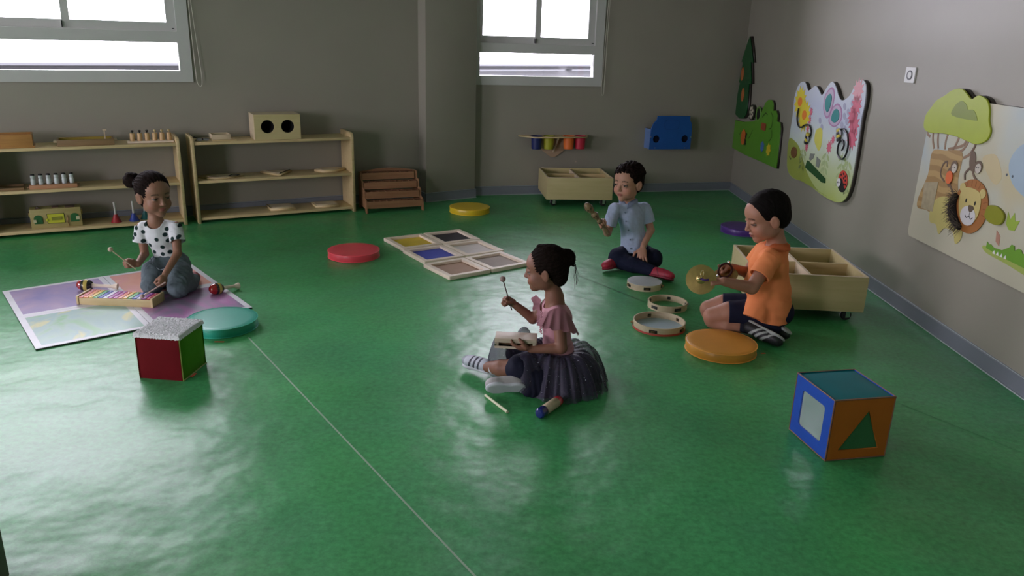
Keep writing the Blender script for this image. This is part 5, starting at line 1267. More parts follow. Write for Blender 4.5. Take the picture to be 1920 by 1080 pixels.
def shoe(name, root, heel, toe, up, m_up, m_sole, L=None, w=0.029, h=0.050, stripes=None, ankle=None):
    """one shoe: sole and upper as parts"""
    heel = np.asarray(heel, float); toe = np.asarray(toe, float); up = nrm(up); d = toe - heel; Ls = np.linalg.norm(d); d = d / Ls
    up = nrm(up - d * (up @ d)); sd = np.cross(d, up)
    lo = np.minimum(heel, toe) - 0.10; hi = np.maximum(heel, toe) + 0.10
    V = Vol(lo, hi, 0.0026)
    R_ = np.stack([d, sd, up], 1)
    V.ell(heel + d * 0.022, (0.034, w * 0.88, h * 0.62), R_, 0)
    V.ell(heel + d * Ls * 0.45 + up * 0.002, (Ls * 0.36, w * 0.98, h * 0.60), R_, 0.02)
    V.ell(toe - d * 0.030, (0.036, w * 1.08, h * 0.46), R_, 0.02)
    if ankle is not None: V.rc(heel + d * 0.028, ankle, w * 0.95, w * 0.92, 0.012)
    V.plane_cut(heel - up * h * 0.34, -up, lo, hi, 0.002)
    def colr(P):
        c = np.tile(np.array(m_up), (len(P), 1)).astype(float)
        if stripes:
            q = (P - heel) @ d / Ls; z = (P - heel) @ up; s_ = np.abs((P - heel) @ sd)
            for (a, b_, slant, col) in stripes:
                w_ = ((q + slant * z / 0.05) > a) & ((q + slant * z / 0.05) < b_) & (z > -h * 0.30)
                c[w_] = col
        return c
    sh = build(name, V, mat('shoe_upper_' + root.name + name, m_up, rough=0.55, attr='Col', bump=0.08, bscale=200), root, colr)
    S = Vol(lo, hi, 0.0026)
    S.ell(heel + d * 0.020 - up * h * 0.36, (0.034, w * 0.95, 0.012), R_, 0)
    S.ell(heel + d * Ls * 0.48 - up * h * 0.36, (Ls * 0.36, w * 0.95, 0.011), R_, 0.016)
    S.ell(toe - d * 0.032 - up * h * 0.36, (0.038, w * 1.12, 0.011), R_, 0.02)
    S.plane_cut(heel - up * (h * 0.36 + 0.008), -up, lo, hi, 0.001)
    P, F = S.mesh(); P = relax(P, F, 1)
    mesh_from('sole', P - np.array(root.location), F, mat('sole_' + root.name, m_sole, rough=0.6, bump=0.2, bscale=180), sh)
    return sh

def skinm(nm, c): return mat('skin_' + nm, c, rough=0.52, attr='Col', var=0.04, scale=60, spec=0.35)
HAIR = mat('dark_hair', (0.012, 0.0075, 0.006), rough=0.7, spec=0.04, var=0.3, scale=90, bump=0.35, bscale=240, stretch=(1, 1, 0.25))
def person(name_loc, label):
    r = empty('person', name_loc, 0, label, 'person'); return r
def stick(name, a, b, r0, m, label, cat, ball=None, ballm=None, r1=None, extra=None):
    o = empty(name, (0, 0, 0), 0, label, cat)
    bm = bmesh.new(); tube(bm, [Vector(a), (Vector(a) + Vector(b)) / 2, Vector(b)], [r0, r0, r1 or r0], 10); obj('shaft', bm, m, o)
    if ball:
        c = Vector(b); rb = ball
        obj('ball', lathe(bmesh.new(), [(rb * math.sin(t), rb * math.cos(t)) for t in [PI * i / 14 for i in range(15)]], 22, mx=Matrix.Translation(c)), ballm or m, o)
    return o

# ------------------------------------------------------------------- kneeling girl on the colour mat
def girl_left():
    R0 = person((-1.90, 4.06, 0.009), 'girl in a white polka dot shirt kneeling on the colour mat')
    H = hmat((-1.915, 4.045, 0.548), math.radians(50), 0.10, -0.03, 1.10)
    nb = V3(-1.930, 4.062, 0.400); chest = V3(-1.928, 4.085, 0.315); waist = V3(-1.908, 4.105, 0.225); pel = V3(-1.900, 4.115, 0.150)
    shR = V3(-2.008, 4.055, 0.368); shL = V3(-1.835, 4.080, 0.372)
    elR = V3(-2.004, 4.045, 0.220); wrR = V3(-1.982, 3.915, 0.200)
    elL = V3(-1.806, 4.005, 0.240); wrL = V3(-1.828, 3.885, 0.160)
    V = Vol((-2.15, 3.72, 0.02), (-1.66, 4.24, 0.70), 0.0025)
    head(V, H, nb)
    V.chain([nb, chest, waist, pel], [0.036, 0.052, 0.046, 0.055], 0.02)
    V.rc(shR + V3(0.02, 0, -0.008), shL - V3(0.02, 0, 0.008), 0.030, 0.030, 0.02)
    V.chain([shR, elR, wrR], [0.0265, 0.0215, 0.0165], 0.008); V.chain([shL, elL, wrL], [0.0265, 0.0215, 0.0165], 0.008)
    # right hand: fist round the beater, left hand: beater pointing down to the bars
    hand(V, wrR + V3(-0.004, -0.008, 0.004), V3(-0.55, -0.80, 0.25), V3(-0.5, 0.45, -0.2) * 1.0, V3(0.05, -0.1, 1.0), (1.25, 1.35, 0.9), 0.98, (0.5, 0.25, 0.8))
    hand(V, wrL + V3(0, -0.006, -0.006), V3(-0.15, -0.60, -0.78), V3(-0.85, 0.25, -0.2), V3(-0.25, -0.8, 0.6), (1.0, 1.1, 0.7), 0.98, (0.8, 0.2, 0.7))
    build('body', V, skinm('girl_left', (0.26, 0.13, 0.08)), R0, skin_color(H, (0.27, 0.135, 0.085)))
    eyes(H, R0, (0.25, 0.0))
    # hair: smooth cap drawn back to a bun
    Hv = Vol((-2.14, 3.92, 0.42), (-1.78, 4.22, 0.70), 0.0024)
    he(Hv, H, (0, 0.018, 0.034), (0.0770, 0.0900, 0.0790), 0.0)
    he(Hv, H, (0, 0.055, -0.020), (0.058, 0.045, 0.060), 0.02)
    he(Hv, H, (0, -0.104, -0.040), (0.076, 0.072, 0.090), 0.005, 'sub')
    he(Hv, H, (0, -0.02, -0.105), (0.08, 0.075, 0.07), 0.006, 'sub')
    for sx in (-1, 1): he(Hv, H, (sx * 0.076, -0.006, -0.024), (0.022, 0.028, 0.038), 0.004, 'sub')
    bun = V3(-2.050, 4.10, 0.612)
    back = nrm(bun - hp_(H, (0, 0.0, 0.03)))
    Hv.ell(bun, (0.044, 0.042, 0.040), None, 0.010)
    rg = np.random.default_rng(4)
    for i in range(16):
        a = rg.uniform(0, 2 * PI); q = rg.uniform(-0.9, 0.9); v = V3(math.cos(a) * math.sqrt(1 - q * q), math.sin(a) * math.sqrt(1 - q * q), q)
        Hv.ell(bun + v * 0.031, 0.016, None, 0.004)
    def hw(P):
        ax = back; Q = P - hp_(H, (0, -0.02, 0.03)); u = nrm(np.cross(ax, [0, 0, 1])); v = np.cross(ax, u)
        ph = np.arctan2(Q @ u, Q @ v); return 0.0011 * np.sin(ph * 26 + 3 * np.sin(Q @ ax * 30)) + 0.0008 * np.sin(ph * 61) + wrink(P, 0.0012, 160, 5)
    build('hair', Hv, HAIR, R0, None, hw)
    bm = bmesh.new(); rng = random.Random(8)
    for i in range(26):
        c0 = Vector(hp_(H, (rng.uniform(-0.05, 0.05), rng.uniform(-0.05, 0.06), 0.098 - rng.random() * 0.02))); d1 = Vector((rng.uniform(-1, 1), rng.uniform(-1, 1), rng.uniform(0, 0.8))) * 0.02
        tube(bm, [c0 - Vector(R0.location), c0 + d1 * 0.6 - Vector(R0.location), c0 + d1 + Vector((0, 0, -0.004)) - Vector(R0.location)], [0.0006, 0.0005, 0.0003], 4)
    o = obj('loose_hairs', bm, HAIR, R0); o['kind'] = 'stuff'
    obj('hair_band', lathe(bmesh.new(), [(0.026, -0.004), (0.029, 0), (0.026, 0.004), (0.020, 0)], 24, mx=Matrix.Translation(Vector(bun - back * 0.034) - Vector(R0.location)) @ Vector(back).to_track_quat('Z', 'Y').to_matrix().to_4x4(), closed=True), mat('hair_band_grey', (0.18, 0.18, 0.2), rough=0.5), R0)
    # shirt
    S = Vol((-2.10, 3.95, 0.16), (-1.74, 4.22, 0.44), 0.0024)
    S.chain([nb - V3(0, 0, 0.035), chest, waist, waist - V3(-0.004, -0.004, 0.022)], [0.050, 0.070, 0.066, 0.066], 0.02)
    S.ell(chest + V3(0.0, 0.0, 0.02), (0.088, 0.058, 0.060), rotz(0.12), 0.02)
    S.rc(shR + V3(0.012, 0, -0.004), shL - V3(0.012, 0, 0.004), 0.034, 0.034, 0.02)
    for sh, el, q in ((shR, elR, V3(-0.022, -0.006, 0)), (shL, elL, V3(0.016, -0.008, 0.0))):
        e = sh + (el - sh) * 0.56 + q * 0.6; S.cone(sh + V3(0, 0, 0.004), e, 0.034, 0.040, 0.010)
        S.cone(e - (e - sh) * 0.18, e + (e - sh) * 0.05, 0.034, 0.036, 0.002, 'sub')
    S.plane_cut(waist - V3(0, 0, 0.030), V3(0.05, -0.15, -1), (-2.1, 3.9, 0.1), (-1.7, 4.3, 0.30))
    S.rc(nb + V3(0, -0.004, 0.02), nb + V3(0.0, -0.012, -0.012), 0.044, 0.040, 0.004, 'sub')
    dots = [(-1.985, 3.99, 0.350), (-1.990, 3.99, 0.300), (-1.915, 3.99, 0.310), (-1.865, 3.99, 0.365), (-1.865, 4.0, 0.300), (-1.875, 4.0, 0.335), (-1.895, 4.0, 0.265), (-1.945, 4.0, 0.235), (-1.865, 4.0, 0.235), (-1.960, 3.99, 0.275), (-1.900, 4.0, 0.225),
            (-2.045, 4.02, 0.315), (-2.02, 4.0, 0.37), (-1.795, 4.03, 0.330), (-1.80, 4.05, 0.385), (-1.765, 4.08, 0.345), (-1.825, 4.0, 0.32), (-1.775, 4.06, 0.30), (-2.03, 4.07, 0.335), (-1.84, 4.0, 0.262), (-1.97, 4.0, 0.39), (-1.915, 4.1, 0.20)]
    dots = np.array(dots)
    def dotcol(P):
        c = np.tile(V3(0.66, 0.68, 0.70), (len(P), 1)); q = P[:, None, [0, 2]] - dots[None][:, :, [0, 2]]
        d = np.sqrt((q[:, :, 0] / 0.95) ** 2 + q[:, :, 1] ** 2).min(1); w = np.clip((0.0125 - d) / 0.002, 0, 1)[:, None]
        return c * (1 - w) + V3(0.012, 0.03, 0.03) * w
    build('shirt', S, mat('dotted_cotton', (1, 1, 1), rough=0.85, attr='Col', var=0.03, bump=0.05, bscale=300, spec=0.2), R0, dotcol, lambda P: wrink(P, 0.0022, 75, 2, (1, 1, 0.6)) + wrink(P, 0.0010, 190, 9))
    # trousers: kneeling thighs on calves
    T = Vol((-2.10, 3.84, 0.009), (-1.68, 4.34, 0.26), 0.0026)
    hipR, hipL = V3(-1.955, 4.10, 0.140), V3(-1.850, 4.115, 0.135); kR, kL = V3(-1.950, 3.965, 0.066), V3(-1.795, 3.945, 0.066)
    T.ell(pel + V3(0, 0.0, 0.005), (0.095, 0.075, 0.062), rotz(0.1), 0)
    T.cone(pel + V3(0, 0, 0.02), waist + V3(0.002, 0, 0.004), 0.078, 0.064, 0.02)
    T.chain([hipR, (hipR + kR) / 2 + V3(-0.008, 0, 0.018), kR], [0.056, 0.058, 0.050], 0.02); T.chain([hipL, (hipL + kL) / 2 + V3(0.008, 0, 0.016), kL], [0.058, 0.060, 0.054], 0.02)
    T.chain([kR, V3(-1.945, 4.10, 0.058), V3(-1.925, 4.20, 0.055)], [0.048, 0.046, 0.036], 0.015); T.chain([kL, V3(-1.785, 4.06, 0.060), V3(-1.790, 4.13, 0.055)], [0.052, 0.048, 0.036], 0.015)
    T.plane_cut(V3(0, 0, 0.0105), V3(0, 0, -1), (-2.2, 3.7, -0.01), (-1.5, 4.4, 0.03), 0.001)
    T.rc(V3(-1.872, 3.93, 0.10), V3(-1.875, 3.90, 0.03), 0.010, 0.020, 0.02, 'sub')
    def tc(P):
        c = np.tile(V3(0.115, 0.150, 0.170), (len(P), 1)); w = np.clip((P[:, 2] - 0.212) / 0.006, 0, 1)[:, None]; c = c * (1 - w) + V3(0.06, 0.075, 0.09) * w
        kz = np.sqrt((P[:, 0] + 1.985) ** 2 + (P[:, 2] - 0.05) ** 2) < 0.010; c[kz & (P[:, 1] < 3.96)] = (0.30, 0.30, 0.28); return c
    tr = build('trousers', T, mat('grey_denim', (1, 1, 1), rough=0.85, attr='Col', var=0.12, scale=30, bump=0.10, bscale=350, spec=0.2), R0, tc, lambda P: wrink(P, 0.0030, 60, 12, (1, 1, 1.4)) + wrink(P, 0.0014, 150, 3))
    bm = bmesh.new(); lo_ = Vector(R0.location)
    tube(bm, [p - lo_ for p in smoothpts([(-1.965, 4.025, 0.205), (-1.950, 4.010, 0.180), (-1.915, 4.000, 0.150), (-1.905, 4.004, 0.145), (-1.880, 4.005, 0.155), (-1.865, 4.02, 0.175)], 5)], 0.0028, 6)
    obj('waist_tie', bm, mat('tie_grey', (0.20, 0.24, 0.27), rough=0.8), tr)
    shoe('shoe', R0, (-1.800, 4.165, 0.045), (-1.835, 4.275, 0.034), (0.5, 0.4, 0.5), (0.20, 0.012, 0.015), (0.20, 0.02, 0.02), w=0.027, h=0.044)
    shoe('shoe', R0, (-1.925, 4.215, 0.045), (-1.915, 4.32, 0.034), (0, 0.4, 0.8), (0.20, 0.012, 0.015), (0.20, 0.02, 0.02), w=0.027, h=0.044)
    # beaters held
    M_b = mat('beater_wood', (0.55, 0.42, 0.30), rough=0.5)
    stick('mallet', (-1.968, 3.858, 0.190), (-2.056, 3.802, 0.309), 0.0032, M_b, 'thin wooden mallet raised in the kneeling girl\'s right hand', 'mallet', 0.0125)
    stick('mallet', (-1.812, 3.842, 0.128), (-1.915, 3.785, 0.066), 0.0036, mat('beater_pinkish', (0.50, 0.36, 0.33), rough=0.5), 'mallet pointing down at the xylophone bars in her left hand', 'mallet', 0.0120)
girl_left()

# ------------------------------------------------------------------- front girl with the wood block
def girl_front():
    R0 = person((0.16, 3.03, 0.0), 'girl in pink top and navy tulle skirt sitting cross-legged with her back half turned')
    H = hmat((0.136, 3.085, 0.485), math.radians(-97), 0.10, 0.0, 0.93)
    nb = V3(0.180, 3.085, 0.365); chest = V3(0.192, 3.08, 0.270); waist = V3(0.200, 3.06, 0.165); pel = V3(0.210, 3.04, 0.090)
    shL = V3(0.196, 2.995, 0.318); shR = V3(0.160, 3.168, 0.310)
    elL = V3(0.210, 2.950, 0.192); wrL = V3(0.088, 2.958, 0.180)
    elR = V3(0.095, 3.165, 0.238); wrR = V3(0.018, 3.150, 0.302)
    V = Vol((-0.22, 2.82, 0.0), (0.36, 3.30, 0.62), 0.0025)
    head(V, H, nb, 0.031)
    V.chain([nb, chest, waist, pel], [0.036, 0.053, 0.047, 0.055], 0.02)
    V.rc(shL + V3(0, 0.02, -0.004), shR - V3(0, 0.02, 0.004), 0.029, 0.029, 0.02)
    V.chain([shL, elL, wrL], [0.0285, 0.0235, 0.0170], 0.008); V.chain([shR, elR, wrR], [0.0265, 0.0225, 0.0165], 0.008)
    hand(V, wrL + V3(-0.006, 0.0, 0.0), V3(-1.0, 0.10, 0.12), V3(0.05, 0.35, 0.9), V3(-0.2, -0.9, 0.4), (0.25, 0.45, 0.35), 1.0, (0.75, 0.45, 0.75))
    hand(V, wrR + V3(-0.004, 0, 0.004), V3(-0.82, -0.10, 0.50), V3(-0.15, -0.75, -0.45), V3(-0.35, -0.3, 0.85), (1.3, 1.35, 0.9), 0.98, (0.6, 0.2, 0.8))
    # left leg: calf showing below the skirt, ankle in the striped shoe; right leg under the skirt to the near shoe
    V.chain([V3(0.20, 2.98, 0.08), V3(0.035, 2.985, 0.085)], [0.055, 0.043], 0.01)
    V.chain([V3(0.035, 2.985, 0.080), V3(-0.035, 3.015, 0.066), V3(-0.092, 3.050, 0.054)], [0.042, 0.036, 0.024], 0.01)
    V.chain([V3(0.20, 3.12, 0.075), V3(0.10, 3.16, 0.07), V3(0.05, 2.98, 0.050), V3(0.02, 2.92, 0.046)], [0.055, 0.045, 0.034, 0.025], 0.01)
    build('body', V, skinm('girl_front', (0.20, 0.095, 0.06)), R0, skin_color(H, (0.23, 0.105, 0.068)))
    eyes(H, R0, (0, -0.1))
    Hv = Vol((0.02, 2.96, 0.36), (0.32, 3.24, 0.62), 0.0022)
    he(Hv, H, (0, 0.018, 0.036), (0.0780, 0.0905, 0.0800), 0.0)
    he(Hv, H, (0, 0.060, -0.015), (0.056, 0.042, 0.062), 0.02)
    he(Hv, H, (0, -0.104, -0.044), (0.078, 0.068, 0.092), 0.005, 'sub')
    he(Hv, H, (0, -0.01, -0.108), (0.085, 0.075, 0.068), 0.006, 'sub')
    for sx in (-1, 1): he(Hv, H, (sx * 0.076, -0.002, -0.026), (0.022, 0.024, 0.036), 0.004, 'sub')
    bun = V3(0.222, 3.095, 0.538)
    Hv.ell(bun, (0.036, 0.034, 0.036), None, 0.012)
    rg = np.random.default_rng(14)
    for i in range(13):
        a = rg.uniform(0, 2 * PI); q = rg.uniform(-0.9, 0.9); v = V3(math.cos(a) * math.sqrt(1 - q * q), math.sin(a) * math.sqrt(1 - q * q), q)
        Hv.ell(bun + v * 0.024, 0.014, None, 0.004)
    Hv.rc(bun + V3(0.016, 0, -0.005), bun + V3(0.030, 0.0, -0.034), 0.014, 0.005, 0.01)
    Hv.ell(hp_(H, (0.0, -0.01, 0.108)), (0.022, 0.016, 0.008), None, 0.006)
    back = nrm(bun - hp_(H, (0, -0.02, 0.02)))
    def hw(P):
        Q = P - hp_(H, (0, -0.02, 0.02)); u = nrm(np.cross(back, [0, 1, 0])); v = np.cross(back, u); ph = np.arctan2(Q @ u, Q @ v)
        return 0.0011 * np.sin(ph * 30 + 3 * np.sin(Q @ back * 28)) + 0.0007 * np.sin(ph * 67) + wrink(P, 0.0010, 170, 6)
    build('hair', Hv, HAIR, R0, None, hw)
    bm = bmesh.new(); rng = random.Random(18); lo_ = Vector(R0.location); bv = Vector(bun)
    for i in range(34):
        a = rng.uniform(-0.6, 1.2); s0 = bv + Vector((0.026 * math.cos(a), rng.uniform(-0.02, 0.02), 0.026 * math.sin(a)))
        if i < 9: pts = [s0, s0 + Vector((0.014, rng.uniform(-0.01, 0.01), -0.03)), s0 + Vector((rng.uniform(0.012, 0.03), rng.uniform(-0.02, 0.02), -0.07)), s0 + Vector((rng.uniform(0.0, 0.03), rng.uniform(-0.02, 0.02), -rng.uniform(0.09, 0.12)))]
        else: dd = Vector((rng.uniform(0.1, 1), rng.uniform(-1, 1), rng.uniform(-0.8, 0.8))) * 0.022; pts = [s0, s0 + dd * 0.5 + Vector((0, 0, 0.004)), s0 + dd]
        tube(bm, [p - lo_ for p in smoothpts(pts, 4)], 0.0006, 4)
    o = obj('loose_hairs', bm, HAIR, R0); o['kind'] = 'stuff'
    # top
    S = Vol((0.08, 2.92, 0.10), (0.30, 3.24, 0.40), 0.0024)
    S.chain([nb - V3(0, 0, 0.050), chest, waist, pel + V3(0, 0.01, 0.045)], [0.046, 0.062, 0.057, 0.062], 0.02)
    S.ell(chest + V3(0, 0.0, 0.012), (0.056, 0.082, 0.060), None, 0.02)
    S.rc(shL + V3(0, 0.026, -0.002), shR - V3(0, 0.026, 0.002), 0.030, 0.030, 0.02)
    S.rc(nb + V3(-0.006, 0, 0.02), nb + V3(-0.004, 0, -0.020), 0.050, 0.046, 0.004, 'sub')
    S.plane_cut(V3(0.2, 3.06, 0.128), V3(0, 0, -1), (0, 2.8, 0.05), (0.4, 3.3, 0.2), 0.002)
    M_pk = mat('pink_jersey', (0.52, 0.27, 0.31), rough=0.8, var=0.05, scale=30, bump=0.08, bscale=300, spec=0.2)
    def fold(P): return wrink(P, 0.0016, 80, 21) + 0.0016 * np.sin(P[:, 2] * 380 + 3 * np.sin(P[:, 1] * 30)) * np.clip((0.20 - P[:, 2]) / 0.04, 0, 1)
    sh = build('top', S, M_pk, R0, None, fold)
    # ruffles over the shoulders
    def ruffle(c_pts, out_pts, waves, name='ruffle'):
        A_ = smoothpts(c_pts, 24); B_ = smoothpts(out_pts, 24); n = len(A_); bm = bmesh.new(); rows = []; m_ = 7
        for i in range(n):
            t = i / (n - 1); row = []
            for j in range(m_):
                f = j / (m_ - 1); p = A_[i].lerp(B_[i], f); wv = math.sin(t * waves * 2 * PI); nn = (B_[i] - A_[i]).normalized()
                side = Vector((0.3, -0.9, 0.35)); p = p + side * (0.007 * f * wv) + nn * (0.004 * f * math.cos(t * waves * 2 * PI + 1))
                row.append(bm.verts.new(p - lo_))
            rows.append(row)
        for i in range(n - 1):
            for j in range(m_ - 1): bm.faces.new((rows[i][j], rows[i + 1][j], rows[i + 1][j + 1], rows[i][j + 1]))
        bmesh.ops.solidify(bm, geom=list(bm.faces), thickness=0.0012)
        o = obj(name, bm, M_pk, sh, ang=180); return o
    ruffle([(0.140, 2.985, 0.318), (0.150, 2.980, 0.338), (0.175, 2.982, 0.352), (0.205, 2.985, 0.352), (0.230, 2.995, 0.335), (0.248, 3.015, 0.305), (0.250, 3.03, 0.285)],
           [(0.098, 2.975, 0.290), (0.120, 2.935, 0.292), (0.155, 2.918, 0.286), (0.205, 2.914, 0.282), (0.250, 2.930, 0.268), (0.278, 2.970, 0.248), (0.280, 3.00, 0.232)], 7)
    ruffle([(0.128, 3.13, 0.335), (0.122, 3.14, 0.31), (0.125, 3.13, 0.28), (0.130, 3.11, 0.25)], [(0.100, 3.17, 0.350), (0.088, 3.185, 0.315), (0.100, 3.16, 0.27), (0.118, 3.12, 0.24)], 3)
    bm = bmesh.new(); rng = random.Random(2)
    for k in range(11):   # lace down the front of the bodice
        z = 0.315 - k * 0.009; y = 3.035 + 0.004 * math.sin(k * 1.8)
        tube(bm, [p - lo_ for p in smoothpts([(0.130 - 0.004 * math.sin(k), y - 0.012, z), (0.122, y, z + 0.004), (0.124, y + 0.012, z), (0.130, y + 0.006, z - 0.005)], 4)], 0.0022, 5)
    obj('lace', bm, M_pk, sh)
    # tulle skirt: dark lining and sheer layers
    K = Vol((-0.16, 2.76, 0.0), (0.46, 3.34, 0.20), 0.003)
    K.ell((0.235, 3.05, 0.055), (0.150, 0.160, 0.075), None, 0)
    K.ell((0.11, 2.985, 0.070), (0.095, 0.105, 0.058), rotz(0.3), 0.03)
    K.ell((0.050, 2.962, 0.088), (0.068, 0.072, 0.062), None, 0.03)
    K.ell((0.14, 3.13, 0.075), (0.13, 0.12, 0.060), None, 0.03)
    K.ell((0.06, 3.16, 0.075), (0.08, 0.08, 0.055), None, 0.03)
    K.cone((0.205, 3.055, 0.08), (0.200, 3.06, 0.142), 0.095, 0.063, 0.02)
    K.rc((0.20, 2.91, 0.02), (0.09, 2.90, 0.02), 0.045, 0.035, 0.03)
    K.plane_cut(V3(0, 0, 0.002), V3(0, 0, -1), (-0.3, 2.6, -0.02), (0.6, 3.5, 0.02), 0.001)
    M_navy = mat('navy_lining', (0.008, 0.009, 0.022), rough=0.75, spec=0.15, var=0.1)
    sk = build('skirt_lining', K, M_navy, R0, None, lambda P: wrink(P, 0.004, 45, 31, (1, 1, 0.3)) + wrink(P, 0.002, 120, 32, (1, 1, 0.3)))
    def tulle_mat():
        m = D.materials.new('tulle_net'); m.use_nodes = True; nt = m.node_tree; nt.nodes.clear(); N = nt.nodes.new; L = nt.links.new
        o = N('ShaderNodeOutputMaterial'); t = N('ShaderNodeBsdfTransparent'); p = N('ShaderNodeBsdfPrincipled'); mx = N('ShaderNodeMixShader')
        p.inputs['Base Color'].default_value = (0.040, 0.036, 0.070, 1); p.inputs['Roughness'].default_value = 0.6
        tc = N('ShaderNodeTexCoord'); vo = N('ShaderNodeTexVoronoi'); vo.inputs['Scale'].default_value = 60; L(tc.outputs['Object'], vo.inputs['Vector'])
        cmp_ = N('ShaderNodeMath'); cmp_.operation = 'LESS_THAN'; cmp_.inputs[1].default_value = 0.085; L(vo.outputs['Distance'], cmp_.inputs[0])
        sp_ = N('ShaderNodeMix'); sp_.data_type = 'RGBA'; sp_.inputs['A'].default_value = (0.045, 0.040, 0.075, 1); sp_.inputs['B'].default_value = (0.7, 0.72, 0.8, 1); L(cmp_.outputs[0], sp_.inputs['Factor']); L(sp_.outputs['Result'], p.inputs['Base Color'])
        lw = N('ShaderNodeLayerWeight'); lw.inputs[0].default_value = 0.35
        mr = N('ShaderNodeMapRange'); mr.inputs[3].default_value = 0.55; mr.inputs[4].default_value = 0.85; L(lw.outputs['Facing'], mr.inputs[0])
        mm = N('ShaderNodeMath'); mm.operation = 'MAXIMUM'; L(mr.outputs[0], mm.inputs[0]); L(cmp_.outputs[0], mm.inputs[1])
        L(mm.outputs[0], mx.inputs[0]); L(t.outputs[0], mx.inputs[1]); L(p.outputs[0], mx.inputs[2]); L(mx.outputs[0], o.inputs[0]); return m
    M_t = tulle_mat()
    def layer(cx, cy, prof, wav, seed, a0=0, a1=2 * PI, n=220):
        """gathered ring of net: prof(angle, f) -> (radius, z)"""
        rg2 = np.random.default_rng(seed); ph = rg2.uniform(0, 6, 5); bm = bmesh.new(); rows = []; full = abs(a1 - a0 - 2 * PI) < 1e-3; m_ = 14
        for i in range(n if full else n + 1):
            a = a0 + (a1 - a0) * i / n; row = []
            for j in range(m_ + 1):
                f = j / m_; r_, z = prof(a, f)
                r_ += f * (0.008 * math.sin(wav * a + ph[0]) + 0.005 * math.sin(wav * 2.3 * a + ph[1]) + 0.003 * math.sin(wav * 4.1 * a + ph[2]))
                z += 0.010 * f * math.sin(wav * 1.4 * a + ph[3]) * (1 if f < 0.85 else 0.6)
                row.append(bm.verts.new(Vector((cx + r_ * math.cos(a), cy + r_ * math.sin(a), max(z, 0.0035))) - lo_))
            rows.append(row)
        k = len(rows)
        for i in range(k if full else k - 1):
            for j in range(m_): bm.faces.new((rows[i][j], rows[(i + 1) % k][j], rows[(i + 1) % k][j + 1], rows[i][j + 1]))
        return obj('tulle_layer', bm, M_t, sk, ang=180)
    def prof1(a, f):
        fr = 0.5 * (1 + math.cos(a - PI)); near = max(0, -math.sin(a))
        R_ = 0.212 - 0.035 * fr ** 2 + 0.015 * near; r_ = 0.062 + (R_ - 0.062) * f
        top = 0.145 + 0.010 * math.sin(PI * f) * 1.5; z = top * (1 - f ** (4.6 - 2.2 * near))
        return r_, z
    def prof2(a, f):
        fr = 0.5 * (1 + math.cos(a - PI)); R_ = 0.190 - 0.02 * fr ** 2; r_ = 0.060 + (R_ - 0.060) * f
        return r_, (0.135) * (1 - f ** 3.2) + 0.045 * fr * math.sin(PI * f)
    layer(0.205, 3.045, prof1, 13, 3); layer(0.205, 3.045, prof2, 17, 8)
    # stiff folds standing up at the front and behind the block
    def puff(cx, cy, rx, ry, rz_, seed):
        bm = bmesh.new(); n1, n2 = 36, 14; rows = []; rg2 = np.random.default_rng(seed)
        for i in range(n1):
            a = 2 * PI * i / n1; row = []
            for j in range(n2 + 1):
                b = PI / 2 * j / n2; w_ = 1 + 0.06 * math.sin(7 * a + seed) + 0.04 * math.sin(13 * a)
                row.append(bm.verts.new(Vector((cx + rx * w_ * math.cos(a) * math.cos(b), cy + ry * w_ * math.sin(a) * math.cos(b), 0.02 + rz_ * math.sin(b))) - lo_))
            rows.append(row)
        for i in range(n1):
            for j in range(n2):
                q = [rows[i][j], rows[(i + 1) % n1][j], rows[(i + 1) % n1][j + 1], rows[i][j + 1]]
                bm.faces.new(q)
        bmesh.ops.remove_doubles(bm, verts=bm.verts, dist=1e-5)
        obj('tulle_fold', bm, M_t, sk, ang=180)
    puff(-0.035, 3.085, 0.062, 0.075, 0.175, 2); puff(0.075, 2.965, 0.088, 0.092, 0.140, 7); puff(0.060, 3.200, 0.050, 0.050, 0.165, 5)
    # shoes
    ws = (0.55, 0.57, 0.62)
    dk = (0.03, 0.03, 0.05)
    stp = [(0.30, 0.37, 0.10, dk), (0.46, 0.53, 0.10, dk), (0.62, 0.69, 0.10, dk), (0.86, 1.2, 0.0, (0.30, 0.32, 0.37))]
    shoe('shoe', R0, (-0.082, 3.052, 0.052), (-0.200, 3.145, 0.046), (0.1, -0.25, 0.9), (0.50, 0.52, 0.60), ws, w=0.028, h=0.050, stripes=stp)
    shoe('shoe', R0, (0.055, 2.898, 0.052), (-0.092, 2.885, 0.050), (-0.05, 0.80, 0.45), (0.42, 0.40, 0.40), (0.42, 0.38, 0.35), w=0.030, h=0.054)
    obj('sock', lathe(bmesh.new(), [(0.024, 0.0), (0.0275, 0.004), (0.0275, 0.014), (0.024, 0.018)], 22, mx=Matrix.Translation(Vector((-0.078, 3.040, 0.056)) - lo_) @ Vector((0.83, -0.5, 0.1)).to_track_quat('Z', 'Y').to_matrix().to_4x4()), mat('sock_white', (0.6, 0.6, 0.62), rough=0.8), R0)
    # wood block on her lap, mallet in the raised hand
    o = empty('wood_block', (0.024, 2.995, 0.197), math.radians(-3), 'pale wooden slotted box block held on the front girl\'s lap', 'wood block')
    bw, bd, bh = 0.086, 0.040, 0.026
    bm = bmesh.new()
    box(bm, -bw, bw, -bd, bd, 0.009, bh); box(bm, -bw, bw, -bd, bd, -bh + 0.008, -bh + 0.018)
    box(bm, -bw, -bw + 0.016, -bd, bd, -bh + 0.018, 0.009); box(bm, bw - 0.016, bw, -bd, bd, -bh + 0.018, 0.009); box(bm, -0.006, 0.006, -bd, bd, -bh + 0.018, 0.009)
    bmesh.ops.remove_doubles(bm, verts=bm.verts, dist=1e-5)
    obj('block_body', bm, wood('block_pale', (0.50, 0.40, 0.30), (0.58, 0.48, 0.37)), o, bevel=0.0015)
